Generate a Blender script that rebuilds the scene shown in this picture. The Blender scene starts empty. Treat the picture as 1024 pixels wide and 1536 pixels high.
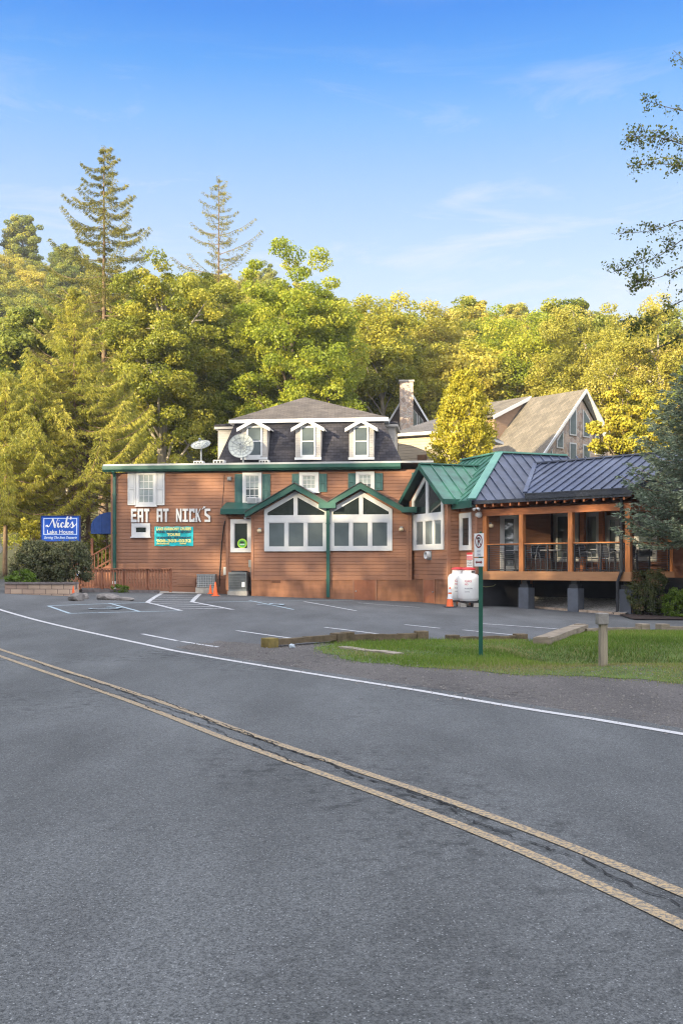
import bpy, bmesh, math, random
import numpy as np
from mathutils import Vector, Matrix
from mathutils.geometry import delaunay_2d_cdt

# ---------------------------------------------------------------- camera, sky, sun
S = bpy.context.scene
COL = S.collection
FPX, CX, HZ, EYE = 1493.0, 512.0, 848.0, 1.6          # lens, horizon row and eye height read from the photograph
cam = bpy.data.cameras.new('camera'); camo = bpy.data.objects.new('camera', cam); COL.objects.link(camo)
cam.sensor_fit = 'HORIZONTAL'; cam.sensor_width = 24.0; cam.lens = 24.0*FPX/1024
cam.shift_y = (HZ-768)/1024.0
cam.clip_start = 0.1; cam.clip_end = 2000
camo.location = (0, 0, EYE); camo.rotation_euler = (math.radians(90), 0, 0)
S.camera = camo
S.view_settings.view_transform = 'Standard'; S.view_settings.look = 'None'
S.cycles.filter_width = 1.2; S.cycles.use_denoising = True; S.cycles.denoiser = 'OPENIMAGEDENOISE'; S.cycles.denoising_input_passes = 'RGB_ALBEDO_NORMAL'; S.cycles.denoising_prefilter = 'NONE'; S.view_settings.gamma = 1.0; S.view_settings.exposure = 1.8
EXPO = 2**1.8
SUN_EL = math.radians(14.0)
SUN_H = Vector((-0.66, -0.75)).normalized()
sun_dir = Vector((SUN_H.x*math.cos(SUN_EL), SUN_H.y*math.cos(SUN_EL), math.sin(SUN_EL)))
sl = bpy.data.lights.new('sun', 'SUN'); so = bpy.data.objects.new('sun', sl); COL.objects.link(so)
sl.energy = 5.0; sl.angle = math.radians(0.5); sl.color = (1.0, 0.83, 0.53)
so.rotation_euler = sun_dir.to_track_quat('Z', 'Y').to_euler()
so.location = (-80, -70, 60)

def build_world():
    w = bpy.data.worlds.new("World"); S.world = w; w.use_nodes = True
    nt = w.node_tree; N = nt.nodes; L = nt.links; N.clear()
    out = N.new('ShaderNodeOutputWorld'); bg = N.new('ShaderNodeBackground'); L.new(bg.outputs[0], out.inputs[0])
    tc = N.new('ShaderNodeTexCoord'); sep = N.new('ShaderNodeSeparateXYZ'); L.new(tc.outputs['Generated'], sep.inputs[0])
    sky = N.new('ShaderNodeTexSky'); sky.sky_type = 'NISHITA'; sky.sun_disc = False
    sky.sun_elevation = SUN_EL; sky.sun_rotation = math.atan2(sun_dir.x, sun_dir.y); sky.altitude = 500
    sky.air_density = 1.0; sky.dust_density = 0.6; sky.ozone_density = 1.6
    rp = N.new('ShaderNodeValToRGB'); L.new(sep.outputs['Z'], rp.inputs[0])
    e = rp.color_ramp.elements
    stops = [(0.0, (.80, .88, .96)), (0.20, (.74, .85, .97)), (0.28, (.58, .75, .97)), (0.35, (.38, .61, .98)), (0.41, (.19, .48, .97)), (0.45, (.055, .35, .94)), (0.485, (.0, .25, .89)), (0.53, (.0, .19, .80))]
    e[0].position, e[0].color = stops[0][0], (*stops[0][1], 1)
    e[1].position, e[1].color = stops[-1][0], (*stops[-1][1], 1)
    for p, c in stops[1:-1]:
        el = e.new(p); el.color = (*c, 1)
    # thin streaky cirrus in the low sky
    mp = N.new('ShaderNodeMapping'); mp.inputs['Scale'].default_value = (1.6, 1.6, 9.0); mp.inputs['Rotation'].default_value = (0, math.radians(5), 0)
    mp.inputs['Location'].default_value = (7.7, 2.0, 4.4)
    L.new(tc.outputs['Generated'], mp.inputs[0])
    nz = N.new('ShaderNodeTexNoise'); nz.inputs['Scale'].default_value = 2.6; nz.inputs['Detail'].default_value = 9; nz.inputs['Roughness'].default_value = 0.62; nz.inputs['Distortion'].default_value = 0.6
    L.new(mp.outputs[0], nz.inputs[0])
    cr = N.new('ShaderNodeMapRange'); cr.inputs['From Min'].default_value = 0.52; cr.inputs['From Max'].default_value = 0.80; cr.inputs['To Max'].default_value = 0.85
    L.new(nz.outputs[0], cr.inputs[0])
    lo = N.new('ShaderNodeMapRange'); lo.inputs['From Min'].default_value = 0.47; lo.inputs['From Max'].default_value = 0.36; lo.inputs['To Min'].default_value = 0.1
    L.new(sep.outputs['Z'], lo.inputs[0])
    ml = N.new('ShaderNodeMath'); ml.operation = 'MULTIPLY'; L.new(cr.outputs[0], ml.inputs[0]); L.new(lo.outputs[0], ml.inputs[1])
    mc = N.new('ShaderNodeMix'); mc.data_type = 'RGBA'; L.new(ml.outputs[0], mc.inputs[0]); L.new(rp.outputs[0], mc.inputs[6]); mc.inputs[7].default_value = (.90, .90, .95, 1)
    # unseen bright veil added overhead and behind the camera to lift the shaded front
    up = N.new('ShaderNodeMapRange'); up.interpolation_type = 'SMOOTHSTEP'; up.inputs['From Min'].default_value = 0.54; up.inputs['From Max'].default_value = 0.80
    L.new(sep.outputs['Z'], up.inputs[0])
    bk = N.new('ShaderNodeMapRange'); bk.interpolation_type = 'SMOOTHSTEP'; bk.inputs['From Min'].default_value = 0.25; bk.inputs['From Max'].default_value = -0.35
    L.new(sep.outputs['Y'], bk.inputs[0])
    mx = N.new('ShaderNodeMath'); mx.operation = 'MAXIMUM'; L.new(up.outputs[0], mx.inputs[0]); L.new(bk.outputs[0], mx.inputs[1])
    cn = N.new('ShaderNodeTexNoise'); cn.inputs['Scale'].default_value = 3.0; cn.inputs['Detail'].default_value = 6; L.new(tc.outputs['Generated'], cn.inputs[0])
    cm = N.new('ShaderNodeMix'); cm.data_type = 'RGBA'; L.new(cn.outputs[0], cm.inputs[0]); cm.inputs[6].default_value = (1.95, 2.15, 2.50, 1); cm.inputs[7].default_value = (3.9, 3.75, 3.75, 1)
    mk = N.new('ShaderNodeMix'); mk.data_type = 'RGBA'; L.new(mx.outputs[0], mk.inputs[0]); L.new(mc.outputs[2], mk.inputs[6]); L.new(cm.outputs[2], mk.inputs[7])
    nm = N.new('ShaderNodeMix'); nm.data_type = 'RGBA'; nm.inputs[0].default_value = 0.08; L.new(mk.outputs[2], nm.inputs[6])
    sc = N.new('ShaderNodeVectorMath'); sc.operation = 'SCALE'; sc.inputs['Scale'].default_value = 0.35; L.new(sky.outputs[0], sc.inputs[0]); L.new(sc.outputs[0], nm.inputs[7])
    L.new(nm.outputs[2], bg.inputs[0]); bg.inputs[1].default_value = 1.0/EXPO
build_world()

# ---------------------------------------------------------------- maths helpers
R = random.Random(7)
NR = np.random.default_rng(11)
def clamp(v, a, b): return max(a, min(b, v))
def sst(a, b, v):
    t = np.clip((np.asarray(v, float)-a)/(b-a), 0, 1); return t*t*(3-2*t)
def zt_np(x, y):
    x = np.asarray(x, float); y = np.asarray(y, float)
    c = np.clip(x, -16, 14)
    z = sst(12, 37, y)*(0.27-0.032*c+0.05*sst(3, 5, x))
    z = z + np.clip(y-42, 0, 45)*0.06*sst(-4, -16, x) + np.clip(y-44, 0, 45)*0.05*sst(-16, -4, x)
    y0 = 56+np.clip((-x-12)*2, 0, 24)
    t = np.clip(y-y0, 0, None); t = np.minimum(t, 174-y0)
    k = np.where(x < 0, 1+0.0145*np.abs(x), 1-0.002*x)
    z = z + 0.28*t*t/(t+10)*k
    z = z - (0.58*np.exp(-((y-17.4)/1.2)**2)-0.10*np.exp(-((y-14.7)/.9)**2))*sst(2.7, 4.4, x)
    return z
def zt(x, y): return float(zt_np(x, y))
def P(px, py, d): return Vector(((px-CX)/FPX*d, d, EYE-(py-HZ)/FPX*d))
def G(px, py):
    """where the line of sight through a photo pixel meets the ground"""
    kx = (px-CX)/FPX; kz = -(py-HZ)/FPX
    a, d = 1.0, 1.0
    while d < 140:
        if EYE+kz*d <= zt(kx*d, d): break
        a = d; d += 0.4
    b = d
    for _ in range(30):
        m = (a+b)/2
        if EYE+kz*m <= zt(kx*m, m): b = m
        else: a = m
    return Vector((kx*b, b, zt(kx*b, b)))

# ---------------------------------------------------------------- materials
MATS = {}
def nodes(name):
    m = bpy.data.materials.new(name); m.use_nodes = True
    nt = m.node_tree; b = nt.nodes['Principled BSDF']; return m, nt.nodes, nt.links, b
def mat(name, c, rough=0.7, var=0.12, scale=4.0, bump=0.0, bscale=60.0, metal=0.0, spec=0.4, detail=5.0, c2=None, stretch=(1, 1, 1)):
    if name in MATS: return MATS[name]
    m, N, L, b = nodes(name)
    tc = N.new('ShaderNodeTexCoord'); mp = N.new('ShaderNodeMapping'); mp.inputs['Scale'].default_value = stretch
    L.new(tc.outputs['Object'], mp.inputs[0])
    nz = N.new('ShaderNodeTexNoise'); nz.inputs['Scale'].default_value = scale; nz.inputs['Detail'].default_value = detail; nz.inputs['Roughness'].default_value = 0.6
    L.new(mp.outputs[0], nz.inputs[0])
    mr = N.new('ShaderNodeMapRange'); mr.inputs['From Min'].default_value = 0.3; mr.inputs['From Max'].default_value = 0.7; L.new(nz.outputs[0], mr.inputs[0])
    mx = N.new('ShaderNodeMix'); mx.data_type = 'RGBA'; L.new(mr.outputs[0], mx.inputs[0])
    if c2 is None:
        ca = [clamp(v*(1-var), 0, 1) for v in c]; cb = [clamp(v*(1+var), 0, 1) for v in c]
    else: ca, cb = c, c2
    mx.inputs[6].default_value = (*ca, 1); mx.inputs[7].default_value = (*cb, 1)
    L.new(mx.outputs[2], b.inputs['Base Color'])
    b.inputs['Roughness'].default_value = rough; b.inputs['Metallic'].default_value = metal; b.inputs['Specular IOR Level'].default_value = spec
    if bump > 0:
        n2 = N.new('ShaderNodeTexNoise'); n2.inputs['Scale'].default_value = bscale; n2.inputs['Detail'].default_value = 4; L.new(mp.outputs[0], n2.inputs[0])
        bp = N.new('ShaderNodeBump'); bp.inputs['Strength'].default_value = bump; bp.inputs['Distance'].default_value = 0.02
        L.new(n2.outputs[0], bp.inputs['Height']); L.new(bp.outputs[0], b.inputs['Normal'])
    MATS[name] = m; return m

def leaf_mat(name, stops, trans=0.35, objvar=0.5):
    """leaf colour from the face attribute 'tint' and a per-tree shift"""
    m, N, L, b = nodes(name); N.remove(b)
    out = [n for n in N if n.type == 'OUTPUT_MATERIAL'][0]
    at = N.new('ShaderNodeAttribute'); at.attribute_name = 'tint'
    oi = N.new('ShaderNodeObjectInfo')
    ad = N.new('ShaderNodeMath'); ad.operation = 'MULTIPLY_ADD'; L.new(oi.outputs['Random'], ad.inputs[0]); ad.inputs[1].default_value = objvar; L.new(at.outputs['Fac'], ad.inputs[2])
    sb = N.new('ShaderNodeMath'); sb.operation = 'SUBTRACT'; L.new(ad.outputs[0], sb.inputs[0]); sb.inputs[1].default_value = objvar/2
    rp = N.new('ShaderNodeValToRGB'); L.new(sb.outputs[0], rp.inputs[0])
    e = rp.color_ramp.elements
    e[0].position, e[0].color = stops[0][0], (*stops[0][1], 1); e[1].position, e[1].color = stops[-1][0], (*stops[-1][1], 1)
    for p, c in stops[1:-1]:
        q = e.new(p); q.color = (*c, 1)
    d = N.new('ShaderNodeBsdfDiffuse'); t = N.new('ShaderNodeBsdfTranslucent'); g = N.new('ShaderNodeBsdfGlossy'); g.inputs['Roughness'].default_value = 0.45
    L.new(rp.outputs[0], d.inputs[0]); L.new(rp.outputs[0], t.inputs[0]); g.inputs[0].default_value = (.6, .6, .55, 1)
    ms = N.new('ShaderNodeMixShader'); ms.inputs[0].default_value = trans; L.new(d.outputs[0], ms.inputs[1]); L.new(t.outputs[0], ms.inputs[2])
    m2 = N.new('ShaderNodeMixShader'); m2.inputs[0].default_value = 0.025; L.new(ms.outputs[0], m2.inputs[1]); L.new(g.outputs[0], m2.inputs[2])
    L.new(m2.outputs[0], out.inputs[0]); MATS[name] = m; return m

def asphalt(name, lo, hi, patch, grain=320.0):
    m, N, L, b = nodes(name)
    tc = N.new('ShaderNodeTexCoord')
    def noise(s, d, r=0.6, st=(1, 1, 1), rot=0):
        mp = N.new('ShaderNodeMapping'); mp.inputs['Scale'].default_value = st; mp.inputs['Rotation'].default_value = (0, 0, rot); L.new(tc.outputs['Object'], mp.inputs[0])
        n = N.new('ShaderNodeTexNoise'); n.inputs['Scale'].default_value = s; n.inputs['Detail'].default_value = d; n.inputs['Roughness'].default_value = r; L.new(mp.outputs[0], n.inputs[0]); return n
    def rng(n, a, c, ta=0, tb=1):
        r = N.new('ShaderNodeMapRange'); r.inputs['From Min'].default_value = a; r.inputs['From Max'].default_value = c; r.inputs['To Min'].default_value = ta; r.inputs['To Max'].default_value = tb; L.new(n.outputs[0], r.inputs[0]); return r
    g1 = rng(noise(grain*0.22, 6, 0.9), 0.40, 0.60)
    mx = N.new('ShaderNodeMix'); mx.data_type = 'RGBA'; L.new(g1.outputs[0], mx.inputs[0]); mx.inputs[6].default_value = (*lo, 1); mx.inputs[7].default_value = (*hi, 1)
    # wear lanes and old patches stretched along the road
    p1 = rng(noise(0.55, 6, 0.62, (1.3, .45, 1), math.radians(28)), 0.36, 0.66, 0.72, 1.22)
    mu = N.new('ShaderNodeVectorMath'); mu.operation = 'SCALE'; L.new(mx.outputs[2], mu.inputs[0]); L.new(p1.outputs[0], mu.inputs['Scale'])
    p2n = N.new('ShaderNodeMath'); p2n.operation = 'MULTIPLY'
    a = rng(noise(6.5, 6, 0.72, (1, 1, 1)), 0.50, 0.62); c = rng(noise(0.23, 3, 0.5), 0.48, 0.60, 0, patch)
    L.new(a.outputs[0], p2n.inputs[0]); L.new(c.outputs[0], p2n.inputs[1])
    m3 = N.new('ShaderNodeMix'); m3.data_type = 'RGBA'; L.new(p2n.outputs[0], m3.inputs[0]); L.new(mu.outputs[0], m3.inputs[6]); m3.inputs[7].default_value = (*[v*0.62 for v in lo], 1)
    # pale stone chips
    v = N.new('ShaderNodeTexVoronoi'); v.inputs['Scale'].default_value = 62; L.new(tc.outputs['Object'], v.inputs[0])
    vr = N.new('ShaderNodeMapRange'); vr.inputs['From Min'].default_value = 0.30; vr.inputs['From Max'].default_value = 0.12; L.new(v.outputs['Distance'], vr.inputs[0])
    vc = N.new('ShaderNodeSeparateColor'); L.new(v.outputs['Color'], vc.inputs[0])
    vg = N.new('ShaderNodeMath'); vg.operation = 'GREATER_THAN'; L.new(vc.outputs[0], vg.inputs[0]); vg.inputs[1].default_value = 0.72
    vm = N.new('ShaderNodeMath'); vm.operation = 'MULTIPLY'; L.new(vr.outputs[0], vm.inputs[0]); L.new(vg.outputs[0], vm.inputs[1])
    vs = N.new('ShaderNodeMath'); vs.operation = 'MULTIPLY'; L.new(vm.outputs[0], vs.inputs[0]); vs.inputs[1].default_value = 0.85
    m4 = N.new('ShaderNodeMix'); m4.data_type = 'RGBA'; L.new(vs.outputs[0], m4.inputs[0]); L.new(m3.outputs[2], m4.inputs[6]); m4.inputs[7].default_value = (*[min(1, h*2.0) for h in hi], 1)
    L.new(m4.outputs[2], b.inputs['Base Color']); b.inputs['Roughness'].default_value = 0.82; b.inputs['Specular IOR Level'].default_value = 0.35
    bn = noise(150, 3, 0.7); bp = N.new('ShaderNodeBump'); bp.inputs['Strength'].default_value = 0.55; bp.inputs['Distance'].default_value = 0.006
    L.new(bn.outputs[0], bp.inputs['Height']); L.new(bp.outputs[0], b.inputs['Normal'])
    MATS[name] = m; return m

def paint(name, c, under, wear=0.5, sc=60):
    m, N, L, b = nodes(name)
    tc = N.new('ShaderNodeTexCoord')
    n1 = N.new('ShaderNodeTexNoise'); n1.inputs['Scale'].default_value = sc; n1.inputs['Detail'].default_value = 6; n1.inputs['Roughness'].default_value = 0.75; L.new(tc.outputs['Object'], n1.inputs[0])
    r = N.new('ShaderNodeMapRange'); r.inputs['From Min'].default_value = wear-0.06; r.inputs['From Max'].default_value = wear+0.06; L.new(n1.outputs[0], r.inputs[0])
    mx = N.new('ShaderNodeMix'); mx.data_type = 'RGBA'; L.new(r.outputs[0], mx.inputs[0]); mx.inputs[6].default_value = (*under, 1); mx.inputs[7].default_value = (*c, 1)
    L.new(mx.outputs[2], b.inputs['Base Color']); b.inputs['Roughness'].default_value = 0.75
    MATS[name] = m; return m

def voronoi_mat(name, cols, mortar, scale, stretch=(1, 1, 1), rough=0.85, edge=0.06):
    m, N, L, b = nodes(name)
    tc = N.new('ShaderNodeTexCoord'); mp = N.new('ShaderNodeMapping'); mp.inputs['Scale'].default_value = stretch; L.new(tc.outputs['Object'], mp.inputs[0])
    v = N.new('ShaderNodeTexVoronoi'); v.inputs['Scale'].default_value = scale; L.new(mp.outputs[0], v.inputs[0])
    d = N.new('ShaderNodeTexVoronoi'); d.feature = 'DISTANCE_TO_EDGE'; d.inputs['Scale'].default_value = scale; L.new(mp.outputs[0], d.inputs[0])
    sc = N.new('ShaderNodeSeparateColor'); L.new(v.outputs['Color'], sc.inputs[0])
    rp = N.new('ShaderNodeValToRGB'); L.new(sc.outputs[0], rp.inputs[0]); e = rp.color_ramp.elements
    e[0].color = (*cols[0], 1); e[1].color = (*cols[-1], 1)
    for i, c in enumerate(cols[1:-1]):
        q = e.new((i+1)/(len(cols)-1)); q.color = (*c, 1)
    r = N.new('ShaderNodeMapRange'); r.inputs['From Min'].default_value = edge*0.4; r.inputs['From Max'].default_value = edge; L.new(d.outputs['Distance'], r.inputs[0])
    mx = N.new('ShaderNodeMix'); mx.data_type = 'RGBA'; L.new(r.outputs[0], mx.inputs[0]); mx.inputs[6].default_value = (*mortar, 1); L.new(rp.outputs[0], mx.inputs[7])
    L.new(mx.outputs[2], b.inputs['Base Color']); b.inputs['Roughness'].default_value = rough
    bp = N.new('ShaderNodeBump'); bp.inputs['Strength'].default_value = 0.7; bp.inputs['Distance'].default_value = 0.03; L.new(r.outputs[0], bp.inputs['Height']); L.new(bp.outputs[0], b.inputs['Normal'])
    MATS[name] = m; return m

def brick_mat(name, c1, c2, mortar, bw, bh, ms=0.02, axis='xz', offs=0.5, rough=0.9):
    """rows of shingles, slats or blocks; axis picks the plane"""
    m, N, L, b = nodes(name)
    tc = N.new('ShaderNodeTexCoord'); sp = N.new('ShaderNodeSeparateXYZ'); L.new(tc.outputs['Object'], sp.inputs[0])
    cb = N.new('ShaderNodeCombineXYZ')
    if axis == 'xz': L.new(sp.outputs['X'], cb.inputs[0]); L.new(sp.outputs['Z'], cb.inputs[1])
    elif axis == 'yz': L.new(sp.outputs['Y'], cb.inputs[0]); L.new(sp.outputs['Z'], cb.inputs[1])
    else: L.new(sp.outputs['X'], cb.inputs[0]); L.new(sp.outputs['Y'], cb.inputs[1])
    t = N.new('ShaderNodeTexBrick'); t.offset = offs; t.inputs['Scale'].default_value = 1.0; t.inputs['Brick Width'].default_value = bw; t.inputs['Row Height'].default_value = bh
    t.inputs['Mortar Size'].default_value = ms; t.inputs['Mortar Smooth'].default_value = 0.3; t.inputs['Color1'].default_value = (*c1, 1); t.inputs['Color2'].default_value = (*c2, 1); t.inputs['Mortar'].default_value = (*mortar, 1)
    L.new(cb.outputs[0], t.inputs[0])
    nz = N.new('ShaderNodeTexNoise'); nz.inputs['Scale'].default_value = 1.3; nz.inputs['Detail'].default_value = 6; L.new(tc.outputs['Object'], nz.inputs[0])
    r = N.new('ShaderNodeMapRange'); r.inputs['From Min'].default_value = 0.3; r.inputs['From Max'].default_value = 0.7; r.inputs['To Min'].default_value = 0.8; r.inputs['To Max'].default_value = 1.2; L.new(nz.outputs[0], r.inputs[0])
    mu = N.new('ShaderNodeVectorMath'); mu.operation = 'SCALE'; L.new(t.outputs[0], mu.inputs[0]); L.new(r.outputs[0], mu.inputs['Scale'])
    L.new(mu.outputs[0], b.inputs['Base Color']); b.inputs['Roughness'].default_value = rough; b.inputs['Specular IOR Level'].default_value = 0.25
    bp = N.new('ShaderNodeBump'); bp.inputs['Strength'].default_value = 0.5; bp.inputs['Distance'].default_value = 0.02; bp.invert = True; L.new(t.outputs['Fac'], bp.inputs['Height']); L.new(bp.outputs[0], b.inputs['Normal'])
    MATS[name] = m; return m

def glass_mat(name, c, rough=0.04):
    m, N, L, b = nodes(name)
    tc = N.new('ShaderNodeTexCoord'); nz = N.new('ShaderNodeTexNoise'); nz.inputs['Scale'].default_value = 1.4; nz.inputs['Detail'].default_value = 4; L.new(tc.outputs['Object'], nz.inputs[0])
    mx = N.new('ShaderNodeMix'); mx.data_type = 'RGBA'; L.new(nz.outputs[0], mx.inputs[0]); mx.inputs[6].default_value = (*[v*0.55 for v in c], 1); mx.inputs[7].default_value = (*[v*1.3 for v in c], 1)
    L.new(mx.outputs[2], b.inputs['Base Color']); b.inputs['Roughness'].default_value = rough; b.inputs['Specular IOR Level'].default_value = 0.5; b.inputs['IOR'].default_value = 1.95
    n2 = N.new('ShaderNodeTexNoise'); n2.inputs['Scale'].default_value = 0.9; L.new(tc.outputs['Object'], n2.inputs[0])
    bp = N.new('ShaderNodeBump'); bp.inputs['Strength'].default_value = 0.06; bp.inputs['Distance'].default_value = 0.05; L.new(n2.outputs[0], bp.inputs['Height']); L.new(bp.outputs[0], b.inputs['Normal'])
    MATS[name] = m; return m

def streaked(name, c, rough=.75, amt=.22, sc=(5, 5, .35), spec=.35):
    m, N, L, b = nodes(name); tc = N.new('ShaderNodeTexCoord'); f = []
    for st, s_, lo, hi in ((sc, 1.0, 1-amt, 1+amt*.5), ((1, 1, 1), .55, 1-amt*.7, 1+amt*.7), ((.6, .6, 7.2), 1.3, 1-amt*.3, 1+amt*.3)):
        mp = N.new('ShaderNodeMapping'); mp.inputs['Scale'].default_value = st; L.new(tc.outputs['Object'], mp.inputs[0]); n = N.new('ShaderNodeTexNoise'); n.inputs['Scale'].default_value = s_; n.inputs['Detail'].default_value = 6; L.new(mp.outputs[0], n.inputs[0])
        q = N.new('ShaderNodeMapRange'); q.inputs['From Min'].default_value = .32; q.inputs['From Max'].default_value = .68; q.inputs['To Min'].default_value = lo; q.inputs['To Max'].default_value = hi; L.new(n.outputs[0], q.inputs[0]); f.append(q)
    x = N.new('ShaderNodeMath'); x.operation = 'MULTIPLY'; L.new(f[0].outputs[0], x.inputs[0]); L.new(f[1].outputs[0], x.inputs[1]); y = N.new('ShaderNodeMath'); y.operation = 'MULTIPLY'; L.new(x.outputs[0], y.inputs[0]); L.new(f[2].outputs[0], y.inputs[1])
    v = N.new('ShaderNodeVectorMath'); v.operation = 'SCALE'; v.inputs[0].default_value = c; L.new(y.outputs[0], v.inputs['Scale']); L.new(v.outputs[0], b.inputs['Base Color']); b.inputs['Roughness'].default_value = rough; b.inputs['Specular IOR Level'].default_value = spec; MATS[name] = m; return m
SIDING = streaked('brown_siding', (.252, .122, .074), .75, .07)
SIDE2 = mat('upper_siding', (.36, .135, .075), 0.75, 0.10, 1.2, 0.1, 30, stretch=(1, 1, 3))
FOUND = streaked('painted_foundation', (.235, .108, .060), .85, .35, (3, 3, 1.2))
WHITE = mat('white_trim', (.52, .53, .54), 0.5, 0.05, 3)
OLDWHITE = mat('cream_siding', (.36, .34, .32), 0.7, 0.07, 3)
GREEN = mat('green_trim', (.014, .072, .058), 0.45, 0.15, 3)
SHUT = mat('green_shutter', (.028, .092, .092), 0.55, 0.15, 5)
GROOF = streaked('green_metal_roof', (.026, .108, .082), .45, .28, (4, 4, 1.5), .5)
TEAL = mat('teal_ridge_cap', (.075, .215, .18), 0.45, 0.08, 2)
NAVY = streaked('navy_metal_roof', (.044, .058, .105), .42, .26, (4, 4, 1.5), .45)
NAVYD = mat('dark_fascia', (.020, .024, .035), 0.45, 0.15, 3)
CEDAR = mat('cedar_wood', (.42, .155, .048), 0.6, 0.25, 5, 0.2, 40, stretch=(5, 5, .6))
CEDARH = mat('cedar_beam', (.36, .125, .045), 0.6, 0.25, 4, 0.2, 40, stretch=(.8, .8, 5))
FASC = mat('tan_deck_board', (.33, .165, .078), 0.7, 0.12, 2, 0.1, 40, stretch=(1, 1, 6))
DARKM = mat('black_metal', (.022, .024, .030), 0.45, 0.2, 6)
CABLE = mat('rail_cable', (.10, .11, .13), 0.4, 0.1, 6, metal=0.5)
PIER = mat('slate_grey_pier', (.085, .095, .12), 0.8, 0.2, 2.5, 0.3, 40)
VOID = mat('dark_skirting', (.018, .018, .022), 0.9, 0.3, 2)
SHING = brick_mat('slate_mansard', (.022, .022, .030), (.045, .043, .054), (.012, .012, .015), .26, .125, 0.008, 'xz')
HIPS = brick_mat('brown_grey_shingle', (.066, .058, .055), (.098, .086, .080), (.045, .04, .038), .3, .16, 0.01, 'xy')
TANR = brick_mat('tan_shingle', (.105, .094, .078), (.150, .130, .105), (.08, .07, .06), .32, .14, 0.01, 'xy')
GREYR = brick_mat('grey_shingle', (.075, .072, .078), (.105, .10, .104), (.05, .05, .05), .32, .14, 0.01, 'xy')
STONE = voronoi_mat('field_stone', [(.20, .145, .12), (.44, .33, .26), (.28, .23, .21), (.52, .40, .32)], (.40, .37, .34), 3.6)
BLOCK = brick_mat('retaining_block', (.40, .30, .23), (.30, .21, .17), (.13, .10, .085), .42, .17, .012, 'xz')
CAPS = mat('cap_stone', (.14, .12, .12), 0.85, 0.25, 4, 0.3, 30)
GLASS = glass_mat('window_glass', (.105, .130, .140))
GLASSD = glass_mat('dark_glass', (.022, .03, .03))
BLIND = mat('window_blind', (.25, .29, .29), 0.6, 0.2, 3)
ASPH = asphalt('road_asphalt', (.022, .025, .027), (.130, .137, .143), 0.9)
ASPL = asphalt('lot_asphalt', (.046, .049, .053), (.108, .113, .119), 0.4)
YELL = paint('yellow_line_paint', (.35, .255, .140), (.105, .10, .092), 0.495, 38)
EDGEW = paint('white_line_paint', (.42, .42, .43), (.13, .13, .14), 0.42, 45)
LOTW = paint('stall_paint', (.42, .43, .45), (.13, .13, .14), 0.43, 9)
LOTB = paint('blue_stall_paint', (.28, .36, .41), (.13, .15, .18), 0.42, 9)
TAR = mat('crack', (.012, .012, .013), 0.9, 0.3, 20)
GRAVEL = asphalt('gravel', (.018, .016, .016), (.135, .122, .116), 0.9, 190)
PGRAV = voronoi_mat('pale_gravel', [(.17, .16, .15), (.36, .34, .32), (.25, .24, .23)], (.10, .10, .10), 16)
SOIL = mat('forest_floor', (.035, .030, .018), 0.95, 0.5, 3, 0.5, 18, c2=(.075, .085, .022))
TURF = mat('turf_soil', (.035, .055, .012), 0.95, 0.5, 4, 0.5, 20, c2=(.085, .13, .022))
MULCH = mat('mulch', (.030, .017, .014), 0.95, 0.5, 14, 0.8, 30)
CONC = mat('concrete', (.33, .31, .28), 0.85, 0.2, 5, 0.3, 60)
TIMB = mat('weathered_timber', (.20, .165, .125), 0.9, 0.35, 3, 0.5, 30, stretch=(1, 1, 5))
TIMD = mat('mossy_timber', (.10, .075, .045), 0.9, 0.45, 4, 0.5, 30)
GREYW = mat('grey_wood', (.24, .205, .155), 0.85, 0.35, 5, 0.4, 30, stretch=(4, 4, .5))
REDW = mat('red_brown_stain', (.275, .115, .065), 0.7, 0.2, 4, stretch=(3, 3, 1))
BARK = mat('bark', (.11, .085, .065), 0.95, 0.4, 5, 0.8, 14, stretch=(3, 3, .6))
BARKL = mat('pale_bark', (.26, .23, .19), 0.9, 0.35, 3, 0.6, 14, stretch=(3, 3, .6))
TWIG = mat('spruce_bark', (.145, .10, .065), 0.95, 0.3, 5, 0.6, 14)
GRN_POST = mat('green_post_metal', (.008, .075, .052), 0.4, 0.15, 8)
SIGNW = mat('sign_white', (.72, .73, .75), 0.4, 0.04, 4)
BLACK = mat('sign_black', (.02, .02, .022), 0.5, 0.1, 4)
RED = mat('sign_red', (.55, .035, .045), 0.45, 0.1, 4)
PINKT = mat('faded_red_print', (.55, .20, .24), 0.5, 0.1, 4)
BLUE = mat('sign_blue', (.008, .085, .46), 0.4, 0.06, 2)
NAVYB = mat('awning_blue', (.018, .055, .20), 0.75, 0.2, 3, 0.1, 40)
CYAN = mat('banner_turquoise', (.012, .46, .50), 0.5, 0.16, 4)
LEMON = mat('banner_yellow', (.76, .74, .28), 0.5, 0.05, 4)
INK = mat('banner_ink', (.02, .09, .13), 0.5, 0.1, 4)
LIME = mat('lime_sticker', (.36, .62, .045), 0.5, 0.08, 4)
ORANGE = mat('cone_orange', (.72, .115, .022), 0.5, 0.1, 6)
TANK = mat('tank_white', (.72, .73, .73), 0.35, 0.04, 3)
STEEL = mat('grey_steel', (.23, .25, .26), 0.5, 0.15, 6)
ACG = mat('condenser_grey', (.16, .175, .18), 0.55, 0.15, 6)
DISH = mat('dish_mesh', (.36, .39, .38), 0.55, 0.1, 4)
ROCK = mat('rock', (.15, .137, .13), 0.9, 0.5, 4.5, 1.0, 12)
BRASS = mat('lamp_cream', (.55, .45, .30), 0.5, 0.1, 5)
CHAIRM = mat('chair_steel', (.26, .27, .29), 0.35, 0.1, 5, metal=0.6)
CHAIRB = mat('chair_mesh', (.030, .032, .042), 0.6, 0.2, 5)
TABLET = mat('table_top', (.42, .43, .45), 0.4, 0.1, 5)
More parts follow.
